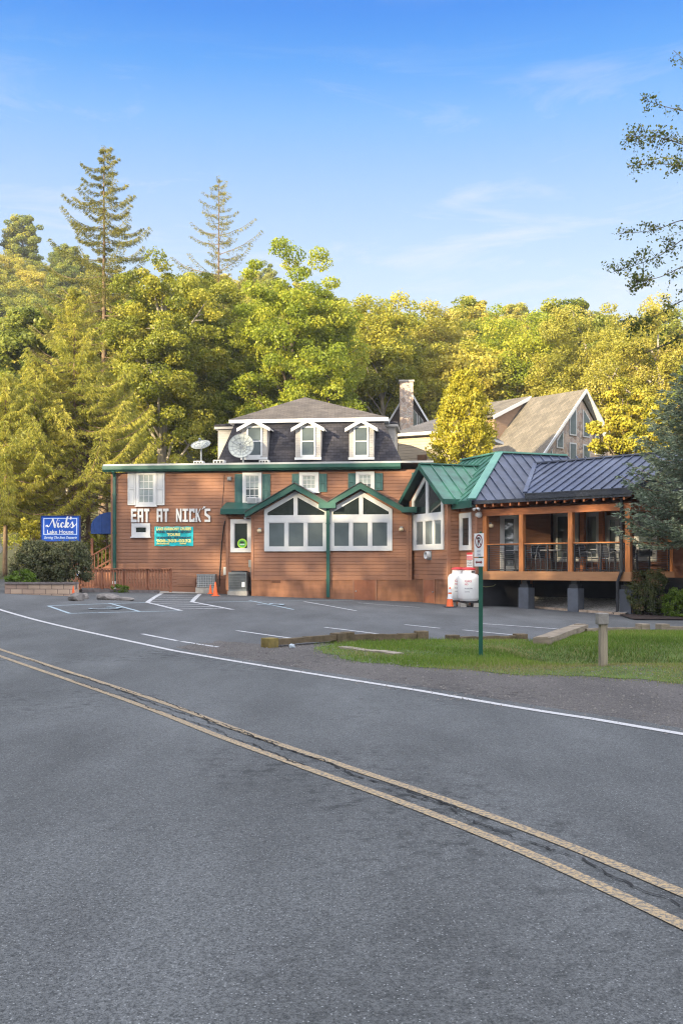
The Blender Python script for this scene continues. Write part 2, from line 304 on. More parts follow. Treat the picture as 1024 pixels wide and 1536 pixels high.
INWALL = mat('deck_ceiling_wood', (.11, .042, .022), 0.7, 0.2, 3, stretch=(1, 1, 4))

L_MAPLE = leaf_mat('maple_leaves', [(0.0, (0.106, 0.147, 0.016)), (.35, (0.219, 0.271, 0.025)), (.7, (0.350, 0.378, 0.037)), (1.0, (0.500, 0.460, 0.052))], 0.50, 0.3)
L_OAK = leaf_mat('oak_leaves', [(0.0, (0.111, 0.138, 0.018)), (.4, (0.227, 0.246, 0.030)), (.75, (0.351, 0.336, 0.041)), (1.0, (0.494, 0.420, 0.057))], 0.48, 0.35)
L_GOLD = leaf_mat('golden_leaves', [(0.0, (0.180, 0.190, 0.029)), (.4, (0.300, 0.287, 0.042)), (.8, (0.408, 0.362, 0.061)), (1.0, (0.504, 0.414, 0.110))], 0.48, 0.35)
L_HILL = leaf_mat('hill_leaves', [(0.0, (0.108, 0.140, 0.024)), (.3, (0.203, 0.232, 0.034)), (.6, (0.324, 0.317, 0.043)), (1.0, (0.486, 0.409, 0.066))], 0.48, 0.8)
L_SPR = leaf_mat('spruce_needles', [(0.0, (0.138, 0.167, 0.026)), (.5, (0.310, 0.305, 0.046)), (1.0, (0.506, 0.437, 0.077))], 0.45, 0.2)
L_SPRD = leaf_mat('dark_spruce_needles', [(0.0, (.075, .088, .018)), (.5, (.17, .165, .032)), (1.0, (.30, .255, .052))], 0.3, 0.1)
L_BLUE = leaf_mat('blue_spruce_needles', [(0.0, (.060, .092, .054)), (.5, (.140, .182, .130)), (1.0, (.27, .32, .25))], 0.16, 0.1)
L_ARB = leaf_mat('arborvitae_leaves', [(0.0, (0.198, 0.194, 0.018)), (.5, (0.374, 0.335, 0.030)), (1.0, (0.528, 0.443, 0.050))], 0.42, 0.1)
L_PINE = leaf_mat('pine_needles', [(0.0, (0.172, 0.174, 0.020)), (.5, (0.322, 0.297, 0.030)), (.85, (0.437, 0.370, 0.045)), (1.0, (0.460, 0.224, 0.060))], 0.3, 0.1)
L_SHRUB = leaf_mat('shrub_leaves', [(0.0, (.045, .058, .026)), (.6, (.105, .115, .054)), (1.0, (.19, .17, .09))], 0.2, 0.2)
L_LIMEB = leaf_mat('bright_shrub_leaves', [(0.0, (.06, .10, .012)), (.6, (.12, .20, .02)), (1.0, (.19, .28, .04))], 0.3, 0.2)
L_RUSTY = leaf_mat('rusty_shrub_leaves', [(0.0, (.035, .05, .018)), (.5, (.075, .095, .03)), (.85, (.12, .11, .04)), (1.0, (.19, .075, .055))], 0.2, 0.1)
L_NEAR = leaf_mat('shaded_birch_leaves', [(0.0, (.045, .068, .018)), (.6, (.11, .14, .034)), (1.0, (.22, .20, .05))], 0.35, 0.1)
L_GRASS = leaf_mat('grass_blades', [(0.0, (.055, .095, .012)), (.5, (.115, .195, .024)), (.9, (.19, .26, .04)), (1.0, (.26, .23, .10))], 0.3, 0.1)

# ---------------------------------------------------------------- object helpers
ORG = {}
def tag(o, label=None, cat=None, group=None, kind=None):
    if label: o['label'] = label
    if cat: o['category'] = cat
    if group: o['group'] = group
    if kind: o['kind'] = kind
    return o
def thing(name, loc, label, cat, group=None):
    o = bpy.data.objects.new(name, None); COL.objects.link(o); o.location = loc; o.empty_display_size = 0.2
    ORG[o.name] = Vector(loc); return tag(o, label, cat, group)
class MB:
    """collects polygons in world coordinates and links them as ONE mesh object"""
    def __init__(s): s.v = []; s.f = []
    def poly(s, pts):
        n = len(s.v); s.v += [tuple(p) for p in pts]; s.f.append(tuple(range(n, n+len(pts)))); return s
    def hexa(s, p):
        n = len(s.v); s.v += [tuple(q) for q in p]
        for f in ((0, 3, 2, 1), (4, 5, 6, 7), (0, 1, 5, 4), (1, 2, 6, 5), (2, 3, 7, 6), (3, 0, 4, 7)): s.f.append(tuple(n+i for i in f))
        return s
    def box(s, c, sx, sy, sz, rz=0.0):
        """centre of the base, sizes"""
        ca, sa = math.cos(rz), math.sin(rz); pts = []
        for z in (0, sz):
            for x, y in ((-1, -1), (1, -1), (1, 1), (-1, 1)):
                X, Y = x*sx/2, y*sy/2; pts.append((c[0]+X*ca-Y*sa, c[1]+X*sa+Y*ca, c[2]+z))
        return s.hexa(pts)
    def beam(s, a, b, w, h, up=(0, 0, 1)):
        a = Vector(a); b = Vector(b); d = (b-a).normalized(); U = Vector(up)
        sd = d.cross(U)
        if sd.length < 1e-4: sd = d.cross(Vector((1, 0, 0)))
        sd.normalize(); U = sd.cross(d).normalized()
        A = sd*(w/2); B = U*(h/2)
        return s.hexa([a-A-B, a+A-B, a+A+B, a-A+B, b-A-B, b+A-B, b+A+B, b-A+B])
    def prism(s, poly, ext):
        """extrude polygon (list of vectors) by vector ext"""
        n = len(s.v); k = len(poly); e = Vector(ext)
        s.v += [tuple(p) for p in poly]+[tuple(Vector(p)+e) for p in poly]
        s.f.append(tuple(range(n, n+k))[::-1]); s.f.append(tuple(range(n+k, n+2*k)))
        for i in range(k):
            j = (i+1) % k; s.f.append((n+i, n+j, n+k+j, n+k+i))
        return s
    def tube(s, pts, rad, n=8, cap=True):
        pts = [Vector(p) for p in pts]
        if not isinstance(rad, (list, tuple)): rad = [rad]*len(pts)
        base = len(s.v); ref = Vector((0.31, 0.17, 0.93))
        for i, p in enumerate(pts):
            d = (pts[min(i+1, len(pts)-1)]-pts[max(i-1, 0)]).normalized()
            a = d.cross(ref)
            if a.length < 0.05: a = d.cross(Vector((1, 0, 0)))
            a.normalize(); b = d.cross(a)
            for k in range(n):
                t = 2*math.pi*k/n; s.v.append(tuple(p+(a*math.cos(t)+b*math.sin(t))*rad[i]))
        for i in range(len(pts)-1):
            for k in range(n):
                q = (k+1) % n; s.f.append((base+i*n+k, base+i*n+q, base+(i+1)*n+q, base+(i+1)*n+k))
        if cap:
            s.f.append(tuple(base+k for k in range(n))[::-1]); e = base+(len(pts)-1)*n; s.f.append(tuple(e+k for k in range(n)))
        return s
    def lathe(s, c, prof, n=24, axis=None):
        """prof: (radius, height) list about an axis (default z) at c"""
        c = Vector(c); A = Vector(axis).normalized() if axis else Vector((0, 0, 1))
        u = A.cross(Vector((0.3, 0.2, 0.9) if abs(A.z) < 0.95 else (1, 0, 0))).normalized(); w = A.cross(u)
        base = len(s.v)
        for r, h in prof:
            for k in range(n):
                t = 2*math.pi*k/n; s.v.append(tuple(c+A*h+(u*math.cos(t)+w*math.sin(t))*max(r, 1e-4)))
        for i in range(len(prof)-1):
            for k in range(n):
                q = (k+1) % n; s.f.append((base+i*n+k, base+i*n+q, base+(i+1)*n+q, base+(i+1)*n+k))
        return s
    def build(s, name, m, parent=None, smooth=False, label=None, kind=None, bevel=0):
        me = bpy.data.meshes.new(name); org = ORG[parent.name] if parent else Vector((0, 0, 0))
        me.from_pydata([(a-org.x, b-org.y, c-org.z) for a, b, c in s.v], [], s.f)
        bm = bmesh.new(); bm.from_mesh(me)
        if len(s.f) < 30000: bmesh.ops.recalc_face_normals(bm, faces=bm.faces)
        bm.to_mesh(me); bm.free()
        me.materials.append(m); o = bpy.data.objects.new(name, me); COL.objects.link(o)
        if smooth: me.shade_smooth()
        if bevel:
            md = o.modifiers.new('bevel', 'BEVEL'); md.width = bevel; md.segments = 2; md.limit_method = 'ANGLE'
        if parent: o.parent = parent
        ORG[o.name] = org; return tag(o, label, None, None, kind)
def solo(mb, name, m, label, cat, group=None, loc=None, **k):
    """a thing that is one mesh, its origin at its base"""
    if loc is not None:
        mb.v = [(a-loc[0], b-loc[1], c-loc[2]) for a, b, c in mb.v]
    o = mb.build(name, m, **k); 
    if loc is not None: o.location = loc; ORG[o.name] = Vector(loc)
    return tag(o, label, cat, group)
def copy_tree(o, parent=None):
    c = o.copy(); COL.objects.link(c)
    if parent: c.parent = parent
    for ch in list(o.children): copy_tree(ch, c)
    return c
def text_mesh(txt, size, m, name, parent, o, ux, uz, n, ext=0.004, shear=0.0, bold=0.0, width=None, align='CENTER', spacing=1.0):
    """lettering laid on a surface: o = anchor, ux = reading direction, uz = up, n = outward"""
    cu = bpy.data.curves.new(name, 'FONT'); cu.body = txt; cu.size = size; cu.align_x = align; cu.shear = shear; cu.offset = bold; cu.extrude = ext; cu.space_character = spacing
    cu.resolution_u = 3
    t = bpy.data.objects.new('t', cu); COL.objects.link(t); bpy.context.view_layer.update()
    me = bpy.data.meshes.new_from_object(t.evaluated_get(bpy.context.evaluated_depsgraph_get()))
    bpy.data.objects.remove(t)
    co = np.empty(len(me.vertices)*3); me.vertices.foreach_get('co', co); co = co.reshape(-1, 3)
    s = 1.0
    if width and len(co): s = width/(co[:, 0].max()-co[:, 0].min())
    ux, uz, n, o = [np.array(q, float) for q in (ux, uz, n, o)]
    w = o+np.outer(co[:, 0]*s, ux)+np.outer(co[:, 1], uz)+np.outer(co[:, 2], n)-np.array(ORG[parent.name])
    me.vertices.foreach_set('co', w.ravel()); me.update(); me.materials.clear(); me.materials.append(m)
    ob = bpy.data.objects.new(name, me); COL.objects.link(ob); ob.parent = parent; ORG[ob.name] = ORG[parent.name]; return ob

class Fr:
    """a vertical facade: a runs to the right along it, w outwards, z up"""
    def __init__(s, o, e):
        s.o = Vector(o); s.u = (Vector(e)-s.o).normalized(); s.n = Vector((s.u.y, -s.u.x))
    def pt(s, a, w, z):
        p = s.o+s.u*a+s.n*w; return Vector((p.x, p.y, z))
    def q(s, px, py, w=0.0):
        k = (px-CX)/FPX; o = s.o+s.n*w
        a = (k*o.y-o.x)/(s.u.x-k*s.u.y); d = o.y+s.u.y*a
        return a, EYE-(py-HZ)/FPX*d
    def box(s, mb, a0, a1, w0, w1, z0, z1):
        return mb.hexa([s.pt(a0, w0, z0), s.pt(a1, w0, z0), s.pt(a1, w1, z0), s.pt(a0, w1, z0), s.pt(a0, w0, z1), s.pt(a1, w0, z1), s.pt(a1, w1, z1), s.pt(a0, w1, z1)])
    def rect(s, px0, px1, py0, py1, w):
        a0, _ = s.q(px0, py0, w); a1, _ = s.q(px1, py0, w); _, z1 = s.q((px0+px1)/2, py0, w); _, z0 = s.q((px0+px1)/2, py1, w)
        return a0, a1, z0, z1
    def poly(s, mb, pts, w0, w1):
        mb.prism([s.pt(a, w0, z) for a, z in pts], tuple(s.n*(w1-w0))+(0,)); return mb

def siding(mb, fr, a0, a1, w, z0, z1, top=None, step=0.138, lap=0.017):
    """lapped clapboards; top(z) gives the a-range left at height z under a gable"""
    z = z0
    while z < z1-0.01:
        zb = min(z+step, z1); L0, R0 = (a0, a1) if not top else top(z); L1, R1 = (a0, a1) if not top else top(zb)
        if R0-L0 < 0.02: break
        if R1 < L1: L1 = R1 = (L1+R1)/2
        zc = z+(zb-z)*.80; t = .8; Lc, Rc = L0+(L1-L0)*t, R0+(R1-R0)*t
        mb.poly([fr.pt(L0, w+lap, z), fr.pt(R0, w+lap, z), fr.pt(Rc, w+lap*.7, zc), fr.pt(Lc, w+lap*.7, zc)])
        mb.poly([fr.pt(Lc, w+lap*.7, zc), fr.pt(Rc, w+lap*.7, zc), fr.pt(R1, w-.003, zb-.003), fr.pt(L1, w-.003, zb-.003)])
        mb.poly([fr.pt(L0, w-0.02, z), fr.pt(R0, w-0.02, z), fr.pt(R0, w+lap, z), fr.pt(L0, w+lap, z)])
        z = zb
    return mb

def sash_window(fr, parent, a0, a1, z0, z1, w, fw=0.09, cols=3, rows=2, mid=True, glass=None, frame=WHITE, sill=True, blind=None, name='window', label=None):
    """frame, sash bars and recessed panes"""
    m = MB()
    for b in ((a0, a1, z1-fw, z1), (a0, a1, z0, z0+fw)): fr.box(m, b[0], b[1], w, w+0.06, b[2], b[3])
    for b in ((a0, a0+fw), (a1-fw, a1)): fr.box(m, b[0], b[1], w, w+0.057, z0+fw, z1-fw)
    if sill: fr.box(m, a0-0.04, a1+0.04, w, w+0.10, z0-0.05, z0-0.002)
    win = m.build(name, frame, parent, label=label)
    ia0, ia1, iz0, iz1 = a0+fw, a1-fw, z0+fw, z1-fw
    g = MB(); g.poly([fr.pt(ia0, w+0.012, iz0), fr.pt(ia1, w+0.012, iz0), fr.pt(ia1, w+0.012, iz1), fr.pt(ia0, w+0.012, iz1)])
    g.build('pane', glass or GLASS, win)
    s = MB(); sw = 0.03
    for b in ((ia0, ia0+sw, iz0, iz1), (ia1-sw, ia1, iz0, iz1), (ia0+sw, ia1-sw, iz0, iz0+sw), (ia0+sw, ia1-sw, iz1-sw, iz1)): fr.box(s, b[0], b[1], w+0.014, w+0.036, b[2], b[3])
    if mid: fr.box(s, ia0+sw, ia1-sw, w+0.014, w+0.04, (iz0+iz1)/2-0.02, (iz0+iz1)/2+0.02)
    bw = 0.011
    for i in range(1, cols):
        a = ia0+(ia1-ia0)*i/cols; fr.box(s, a-bw, a+bw, w+0.014, w+0.028, iz0+sw, iz1-sw)
    halves = ((iz0, (iz0+iz1)/2), ((iz0+iz1)/2, iz1)) if mid else ((iz0, iz1),)
    for h0, h1 in halves:
        for i in range(1, rows):
            z = h0+(h1-h0)*i/rows; fr.box(s, ia0+sw, ia1-sw, w+0.014, w+0.027, z-bw, z+bw)
    s.build('sash', frame, win)
    if blind:
        b = MB(); zz0 = iz0+(iz1-iz0)*blind[0]; zz1 = iz0+(iz1-iz0)*blind[1]; fr.box(b, ia0+sw, ia1-sw, w+0.0135, w+0.0155, zz0, zz1); b.build('blind', BLIND, win)
    return win

def shutter(fr, parent, a0, a1, z0, z1, w, m):
    b = MB(); f = 0.05; zm = (z0+z1)/2
    for q in ((a0, a0+f, z0, z1), (a1-f, a1, z0, z1), (a0+f, a1-f, z0, z0+f), (a0+f, a1-f, z1-f, z1), (a0+f, a1-f, zm-f/2, zm+f/2)): fr.box(b, q[0], q[1], w, w+0.045, q[2], q[3])
    for h0, h1 in ((z0+f, zm-f/2), (zm+f/2, z1-f)):
        fr.box(b, a0+f, a1-f, w, w+0.022, h0, h1); fr.box(b, a0+f+0.03, a1-f-0.03, w+0.022, w+0.036, h0+0.03, h1-0.03)
    return b.build('shutter', m, parent)

# ---------------------------------------------------------------- ground, road, parking lot
def np_mesh(name, v, f, m, parent=None, smooth=False, tint=None):
    me = bpy.data.meshes.new(name); v = np.ascontiguousarray(v, dtype=np.float32); f = np.ascontiguousarray(f, dtype=np.int32); k = f.shape[1]
    me.vertices.add(len(v)); me.vertices.foreach_set('co', v.ravel()); me.loops.add(f.size); me.loops.foreach_set('vertex_index', f.ravel())
    me.polygons.add(len(f)); me.polygons.foreach_set('loop_start', np.arange(0, f.size, k, dtype=np.int32)); me.polygons.foreach_set('loop_total', np.full(len(f), k, dtype=np.int32))
    me.update(calc_edges=True); me.validate()
    if tint is not None:
        a = me.attributes.new('tint', 'FLOAT', 'FACE'); a.data.foreach_set('value', np.asarray(tint, np.float32))
    if smooth: me.shade_smooth()
    me.materials.append(m); o = bpy.data.objects.new(name, me); COL.objects.link(o)
    if parent: o.parent = parent
    ORG[o.name] = ORG[parent.name] if parent else Vector((0, 0, 0)); return o
def build_ground():
    xs = np.concatenate([np.arange(-420, -60, 20), np.arange(-60, -16, 2), np.arange(-16, 16, .4), np.arange(16, 60, 2), np.arange(60, 421, 20)])
    ys = np.concatenate([np.arange(-160, -8, 8), np.arange(-8, 12, 1), np.arange(12, 44, .4), np.arange(44, 90, 1.5), np.arange(90, 420, 6)])
    X, Y = np.meshgrid(xs, ys); Z = zt_np(X, Y); far = np.clip(np.hypot(X, Y)-90, 0, None); Z = Z+0.0*far
    v = np.stack([X.ravel(), Y.ravel(), Z.ravel()], 1); nx = len(xs); i = np.arange((len(ys)-1)*nx).reshape(-1, nx)[:, :-1].ravel()
    o = np_mesh('ground', v, np.stack([i, i+1, i+1+nx, i+nx], 1), SOIL, smooth=True); tag(o, kind='structure'); return o
build_ground()
def sheet(name, poly, step, dz, m, parent=None, kind='structure'):
    """a polygon laid over the terrain as a triangulated sheet"""
    poly = [Vector((p[0], p[1])) for p in poly]; pts = []; n0 = len(poly)
    dense = []
    for i in range(n0):
        a, b = poly[i], poly[(i+1) % n0]; k = max(1, int((b-a).length/step))
        for j in range(k): dense.append(a+(b-a)*j/k)
    xs = [p.x for p in dense]; ys = [p.y for p in dense]; n = len(dense)
    allp = list(dense)
    for x in np.arange(min(xs)+step/2, max(xs), step):
        for y in np.arange(min(ys)+step/2, max(ys), step):
            c = False; j = n-1
            for i in range(n):
                if (ys[i] > y) != (ys[j] > y) and x < (xs[j]-xs[i])*(y-ys[i])/(ys[j]-ys[i])+xs[i]: c = not c
                j = i
            if c: allp.append(Vector((x, y)))
    r = delaunay_2d_cdt(allp, [(i, (i+1) % n) for i in range(n)], [list(range(n))], 1, 1e-4)
    v = np.array([(p.x, p.y, 0) for p in r[0]]); v[:, 2] = zt_np(v[:, 0], v[:, 1])+dz
    o = np_mesh(name, v, np.array([list(f) for f in r[2] if len(f) == 3]), m, parent, smooth=True)
    if kind: tag(o, kind=kind)
    return o
def spline(pts, per=10):
    out = []; p = [Vector(q) for q in pts]; p = [p[0]*2-p[1]]+p+[p[-1]*2-p[-2]]
    for i in range(1, len(p)-2):
        for k in range(per):
            t = k/per; a, b, c, d = p[i-1:i+3]
            out.append(0.5*((2*b)+(c-a)*t+(2*a-5*b+4*c-d)*t*t+(3*b-a-3*c+d)*t*t*t))
    out.append(p[-2]); return out
CENTRE = spline([(12.0, -24), (7.9, -12), (4.1, -1.5), (2.55, 2.6), (1.60, 5.0), (.86, 6.5), (.0, 7.95), (-.80, 9.3), (-1.95, 11.35), (-3.62, 14.1), (-6.35, 18.3), (-10.0, 23.6), (-13.6, 29.5), (-16.9, 36.5), (-20.1, 46), (-23.6, 58), (-29.0, 76), (-37, 96)], 12)
def EDGE(i): return float(np.interp(i, [0, 68, 77, 94, 108, 115, 136, 250], [3.42, 3.42, 3.37, 3.12, 2.74, 2.52, 2.48, 2.9]))
def offset_line(d, line=CENTRE):
    out = []; d0 = d
    for i, p in enumerate(line):
        d = d0(i) if callable(d0) else d0
        t = (line[min(i+1, len(line)-1)]-line[max(i-1, 0)]).normalized(); out.append(p+Vector((t.y, -t.x))*d)     # + = right when heading away
    return out
def strip(name, dl, dr, dz, m, parent=None, i0=0, i1=None, across=1, kind=None):
    c = CENTRE[i0:i1]; rows = []
    for j in range(across+1):
        rows.append(offset_line(lambda i, j=j: (dl(i) if callable(dl) else dl)+((dr(i) if callable(dr) else dr)-(dl(i) if callable(dl) else dl))*j/across, CENTRE)[i0:i1])
    v = np.array([[p.x, p.y] for k in range(len(c)) for p in [r[k] for r in rows]]); z = zt_np(v[:, 0], v[:, 1])+dz
    w = across+1; i = (np.arange(len(c)-1)[:, None]*w+np.arange(across)[None]).ravel()
    o = np_mesh(name, np.column_stack([v, z]), np.stack([i, i+1, i+1+w, i+w], 1), m, parent, smooth=True)
    if kind: tag(o, kind=kind)
    return o
def jag(poly, amp, step=.22, seed=3):
    rj = random.Random(seed); out = []; n = len(poly); cur = 0
    for i in range(n):
        a, b = Vector((poly[i][0], poly[i][1])), Vector((poly[(i+1) % n][0], poly[(i+1) % n][1])); k = max(1, int((b-a).length/step)); t = (b-a).normalized(); nn = Vector((-t.y, t.x))
        for j in range(k):
            cur = cur*.6+rj.uniform(-amp, amp); out.append(a+(b-a)*j/k+nn*cur*(0 if j == 0 else 1))
    return out
LOT = [G(-40, 905)[:2], (-16, 45), (-10, 46), (14, 46), (22, 34), (22, 22.5), G(1100, 942)[:2], G(967, 946)[:2], G(872, 946)[:2], G(806, 970)[:2], G(785, 958)[:2], G(637, 960)[:2], G(512, 962)[:2], G(398, 972)[:2], (-3.2, 16.3), (-6, 18), (-9.5, 24), (-13, 30)]
lot = sheet('parking_lot', LOT, 0.8, 0.010, ASPL)
GRAV = [G(250, 974)[:2], G(330, 962)[:2], G(398, 969)[:2], G(480, 966)[:2], G(560, 975)[:2], G(700, 990)[:2], G(1000, 1000)[:2], G(1250, 1010)[:2], G(1400, 1180)[:2], G(1100, 1125)[:2], G(877, 1085)[:2], G(619, 1042)[:2], G(383, 1003)[:2]]
shoulder = sheet('gravel_shoulder', jag(GRAV, .10), 0.5, 0.016, GRAVEL)
VERGE = [G(470, 974)[:2], G(520, 964)[:2], G(640, 962)[:2], G(785, 960)[:2], G(806, 971)[:2], G(872, 948)[:2], G(967, 948)[:2], G(1030, 947)[:2], G(1250, 946)[:2], G(1250, 1046)[:2], G(1024, 1029)[:2], G(960, 1021)[:2], G(900, 1018)[:2], G(820, 1014)[:2], G(760, 1013)[:2], G(700, 1006)[:2], G(650, 1004)[:2], G(594, 998)[:2], G(530, 993)[:2]]
VERGE = jag(VERGE, .10, .22, 8)
verge = sheet('verge', VERGE, 0.35, 0.022, TURF)
road = strip('road', -4.6, lambda i: EDGE(i)+.30, 0.020, ASPH, across=10, kind='structure')
strip('yellow_line', -0.095, -0.008, 0.0255, YELL, road); strip('yellow_line', -0.390, -0.303, 0.0255, YELL, road)
strip('edge_line', lambda i: EDGE(i)-.06, lambda i: EDGE(i)+.055, 0.0255, EDGEW, road)
# wandering cracks beside the centre lines
for off, i0, i1, wd, sd in ((-.115, 60, 116, .023, 1), (-0.30, 72, 108, .022, 3), (-.20, 40, 66, .016, 6), (-.03, 80, 104, .022, 7)):
    rr = random.Random(sd); c = CENTRE[i0:i1]; mb = MB(); line = []; cur = 0
    for i in range(i0, i1-1):
        a, b = CENTRE[i], CENTRE[i+1]; nrm = Vector(((b-a).y, -(b-a).x)).normalized(); K = 4
        for k in range(K):
            cur = cur*.90+rr.uniform(-.021, .021); line.append(a+(b-a)*(k/K)+nrm*(off+cur))
    for i in range(len(line)-1):
        a, b = line[i], line[i+1]; t = (b-a).normalized(); nn = Vector((t.y, -t.x)); wa = wd*rr.uniform(.3, 1.1)
        if rr.random() < .06: continue
        mb.poly([Vector((q.x, q.y, zt(q.x, q.y)+.0285)) for q in (a-nn*wa*.5, a+nn*wa*.5, b+nn*wa*.4, b-nn*wa*.4)])
    mb.build('crack', TAR, road)

SDZ = [0.0130]
def stripe(px0, py0, px1, py1, wd=0.10, m=None, name='stall_line', parent=None):
    SDZ[0] += 0.00035
    a, b = G(px0, py0), G(px1, py1); d = (b-a); d.z = 0; d.normalize(); n = Vector((d.y, -d.x, 0))*wd/2; mb = MB(); K = 8
    for i in range(K):
        p, q = a.lerp(b, i/K), a.lerp(b, (i+1)/K)
        mb.poly([Vector((r.x, r.y, zt(r.x, r.y)+SDZ[0])) for r in (p-n, p+n, q+n, q-n)])
    return mb.build(name, m or LOTW, parent or lot)
for s in ((72, 909.5, 105, 921, LOTB), (164, 905.6, 209, 918, LOTB), (374, 901.5, 440, 915, LOTB), (72, 909.5, 221, 904.5, LOTB), (105, 921, 271, 917, LOTB), (310, 904, 530, 901.5, LOTB),
          (456, 903, 534, 917, LOTW), (537, 905, 629, 912, LOTW), (355, 947, 447, 960, LOTW), (213, 952, 266, 962.5, LOTW), (272, 963.5, 327, 972, LOTW), (487, 942, 597, 955.5, LOTW), (607, 938, 660, 943.5, LOTW), (694, 946, 770, 953.6, LOTW), (723, 936.6, 852, 946, LOTW)):
    stripe(*s[:4], 0.10, s[4])
for s in ((245, 889.6, 221, 904.5), (221, 904.5, 271.5, 917), (300, 891.6, 288, 903.7), (288, 903.7, 349, 915.4)): stripe(*s, 0.15, LOTW, 'hatch_line')
for i in range(9):
    t = (i+.3)/9
    if t < .52: a = (245+(221-245)*t/.52, 889.6+14.9*t/.52); b = (300+(288-300)*t/.52, 891.6+12.1*t/.52)
    else: k = (t-.52)/.48; a = (221+50.5*k, 904.5+12.5*k); b = (288+61*k, 903.7+11.7*k)
    stripe(a[0], a[1], b[0], b[1], 0.10, LOTW, 'hatch_line')
# worn wheelchair symbols on the two blue bays
for cx, cy in ((156, 913.5), (404, 908)):
    c = G(cx, cy); mb = MB()
    for k in range(16):
        t0, t1 = [math.radians(200+250*(k+j)/16) for j in (0, 1)]
        mb.poly([Vector((c.x+r*math.cos(t)*1.0, c.y+r*math.sin(t)*1.4, zt(c.x, c.y)+.029)) for r, t in ((.34, t0), (.44, t0), (.44, t1), (.34, t1))])
    for q in ((-.06, .25, .06, 1.0), (-.06, .3, .42, .42), (.36, -.35, .47, .35)): mb.poly([Vector((c.x+a, c.y+b, zt(c.x, c.y)+.0295)) for a, b in ((q[0], q[1]), (q[2], q[1]), (q[2], q[3]), (q[0], q[3]))])
    mb.build('wheelchair_symbol', LOTB, lot)

# ---------------------------------------------------------------- the restaurant
ML = P(168, 700, 41.2); MR = P(650, 700, 39.75)
FM = Fr((ML.x, ML.y), (MR.x, MR.y)); AW = (MR-ML).xy.length
B0 = thing('restaurant_building', (ML.x+5, ML.y+2, 0.3), 'brown clapboard two storey restaurant with slate mansard roof, green trim and twin-gabled window front', 'building')
ZG = FM.q(300, 707, 0.1)[1]                                          # underside of the gutter
BACK = -11.0
m = MB(); siding(m, FM, 0, AW, 0, 0.75, ZG)
FL = Fr(FM.pt(0, BACK, 0)[:2], FM.pt(0, 0, 0)[:2]); siding(m, FL, 0, -BACK, 0, 0.3, ZG)
FRt = Fr(FM.pt(AW, 0, 0)[:2], FM.pt(AW, BACK, 0)[:2]); siding(m, FRt, 0, -BACK, 0, 0.3, ZG)
m.build('wall', SIDING, B0)
m = MB(); FM.box(m, 0, AW, BACK, -0.012, -0.3, ZG-0.01); m.build('wall_core', SIDING, B0)
m = MB(); FM.box(m, -0.03, AW, -0.01, 0.035, -0.2, 0.74); m.build('foundation', SIDING, B0)
# foundation panel by the small condenser
a0, a1, z0, z1 = FM.rect(265, 293, 869, 879, 0.04); m = MB(); FM.box(m, a0, a1, 0.036, 0.055, z0, z1)
for i in range(2): FM.box(m, a0+(a1-a0)*(.1+.45*i), a0+(a1-a0)*(.45+.45*i), 0.055, 0.066, z0+.06, z1-.06)
m.build('vent_panel', SIDING, B0)
# corner boards
m = MB(); FM.box(m, -0.04, 0.10, 0.0, 0.035, 0.3, ZG); m.build('corner_board', SIDING, B0)
# flat roof slab with its white edge and green gutter
m = MB(); FM.box(m, -0.28, AW, BACK-.2, 0.30, ZG+0.24, ZG+0.315); m.build('flat_roof', mat('white_roof_edge', (.34, .35, .36), .6, .08, 3), B0)
m = MB(); m.prism([FM.pt(-0.30, w, z) for w, z in ((0.0, ZG+.03), (0.26, ZG), (0.36, ZG+.09), (0.36, ZG+.235), (0.0, ZG+.235))], tuple(FM.u*(AW-1.0))+(0,)); m.build('gutter', GREEN, B0)
# left downspout with a white foot
a = FM.q(171.5, 800, .1)[0]; m = MB(); FM.box(m, a-.06, a+.06, 0.02, 0.13, 0.95, ZG-.05)
for k in range(3): FM.box(m, a-.075, a+.075, 0.018, 0.14, 1.3+k*1.6, 1.36+k*1.6)
m.tube([FM.pt(a, .30, ZG+.02), FM.pt(a, .22, ZG-.04), FM.pt(a, .08, ZG-.18)], .055, 8)
ds = m.build('downspout', GREEN, B0); m = MB(); FM.box(m, a-.065, a+.065, .015, .14, .62, .945); m.build('spout_foot', WHITE, ds)
# windows on the main wall
def rect_win(fr, outer, w, **k):
    a0, a1, z0, z1 = fr.rect(*outer, w); return sash_window(fr, B0, a0, a1, z0, z1, w, **k)
rect_win(FM, (204.6, 234.6, 707.6, 758.5), 0.02, fw=.11, cols=3, rows=2, glass=GLASS, blind=(0.0, 1.0))
for r in ((192, 204.0), (235.2, 247)): shutter(FM, B0, *FM.rect(r[0], r[1], 708.5, 757.8, .02), .02, WHITE)
rect_win(FM, (197.8, 225.5, 785, 805), 0.02, fw=.15, cols=1, rows=1, mid=False, glass=GLASSD)
WINAC = rect_win(FM, (364, 392.6, 709, 757.5), 0.02, fw=.11, cols=3, rows=2, blind=(.55, 1.0))
for r in ((352.4, 363.3), (393.8, 405.2)): shutter(FM, B0, *FM.rect(r[0], r[1], 711, 757.5, .02), .02, SHUT)
rect_win(FM, (448.9, 478.1, 708.5, 738), 0.02, fw=.13, cols=3, rows=3, mid=False, blind=(.0, 1.0))
for r in ((438, 448.5), (479, 490.2)): shutter(FM, B0, *FM.rect(r[0], r[1], 710.5, 738, .02), .02, SHUT)
rect_win(FM, (533.6, 561.4, 707.5, 736), 0.02, fw=.12, cols=3, rows=3, mid=False, blind=(.35, 1.0))
for r in ((522, 532.8), (562.2, 574)): shutter(FM, B0, *FM.rect(r[0], r[1], 710, 735.5, .02), .02, SHUT)
shutter(FM, B0, *FM.rect(617.5, 622.5, 709, 728, .02), .02, SHUT)
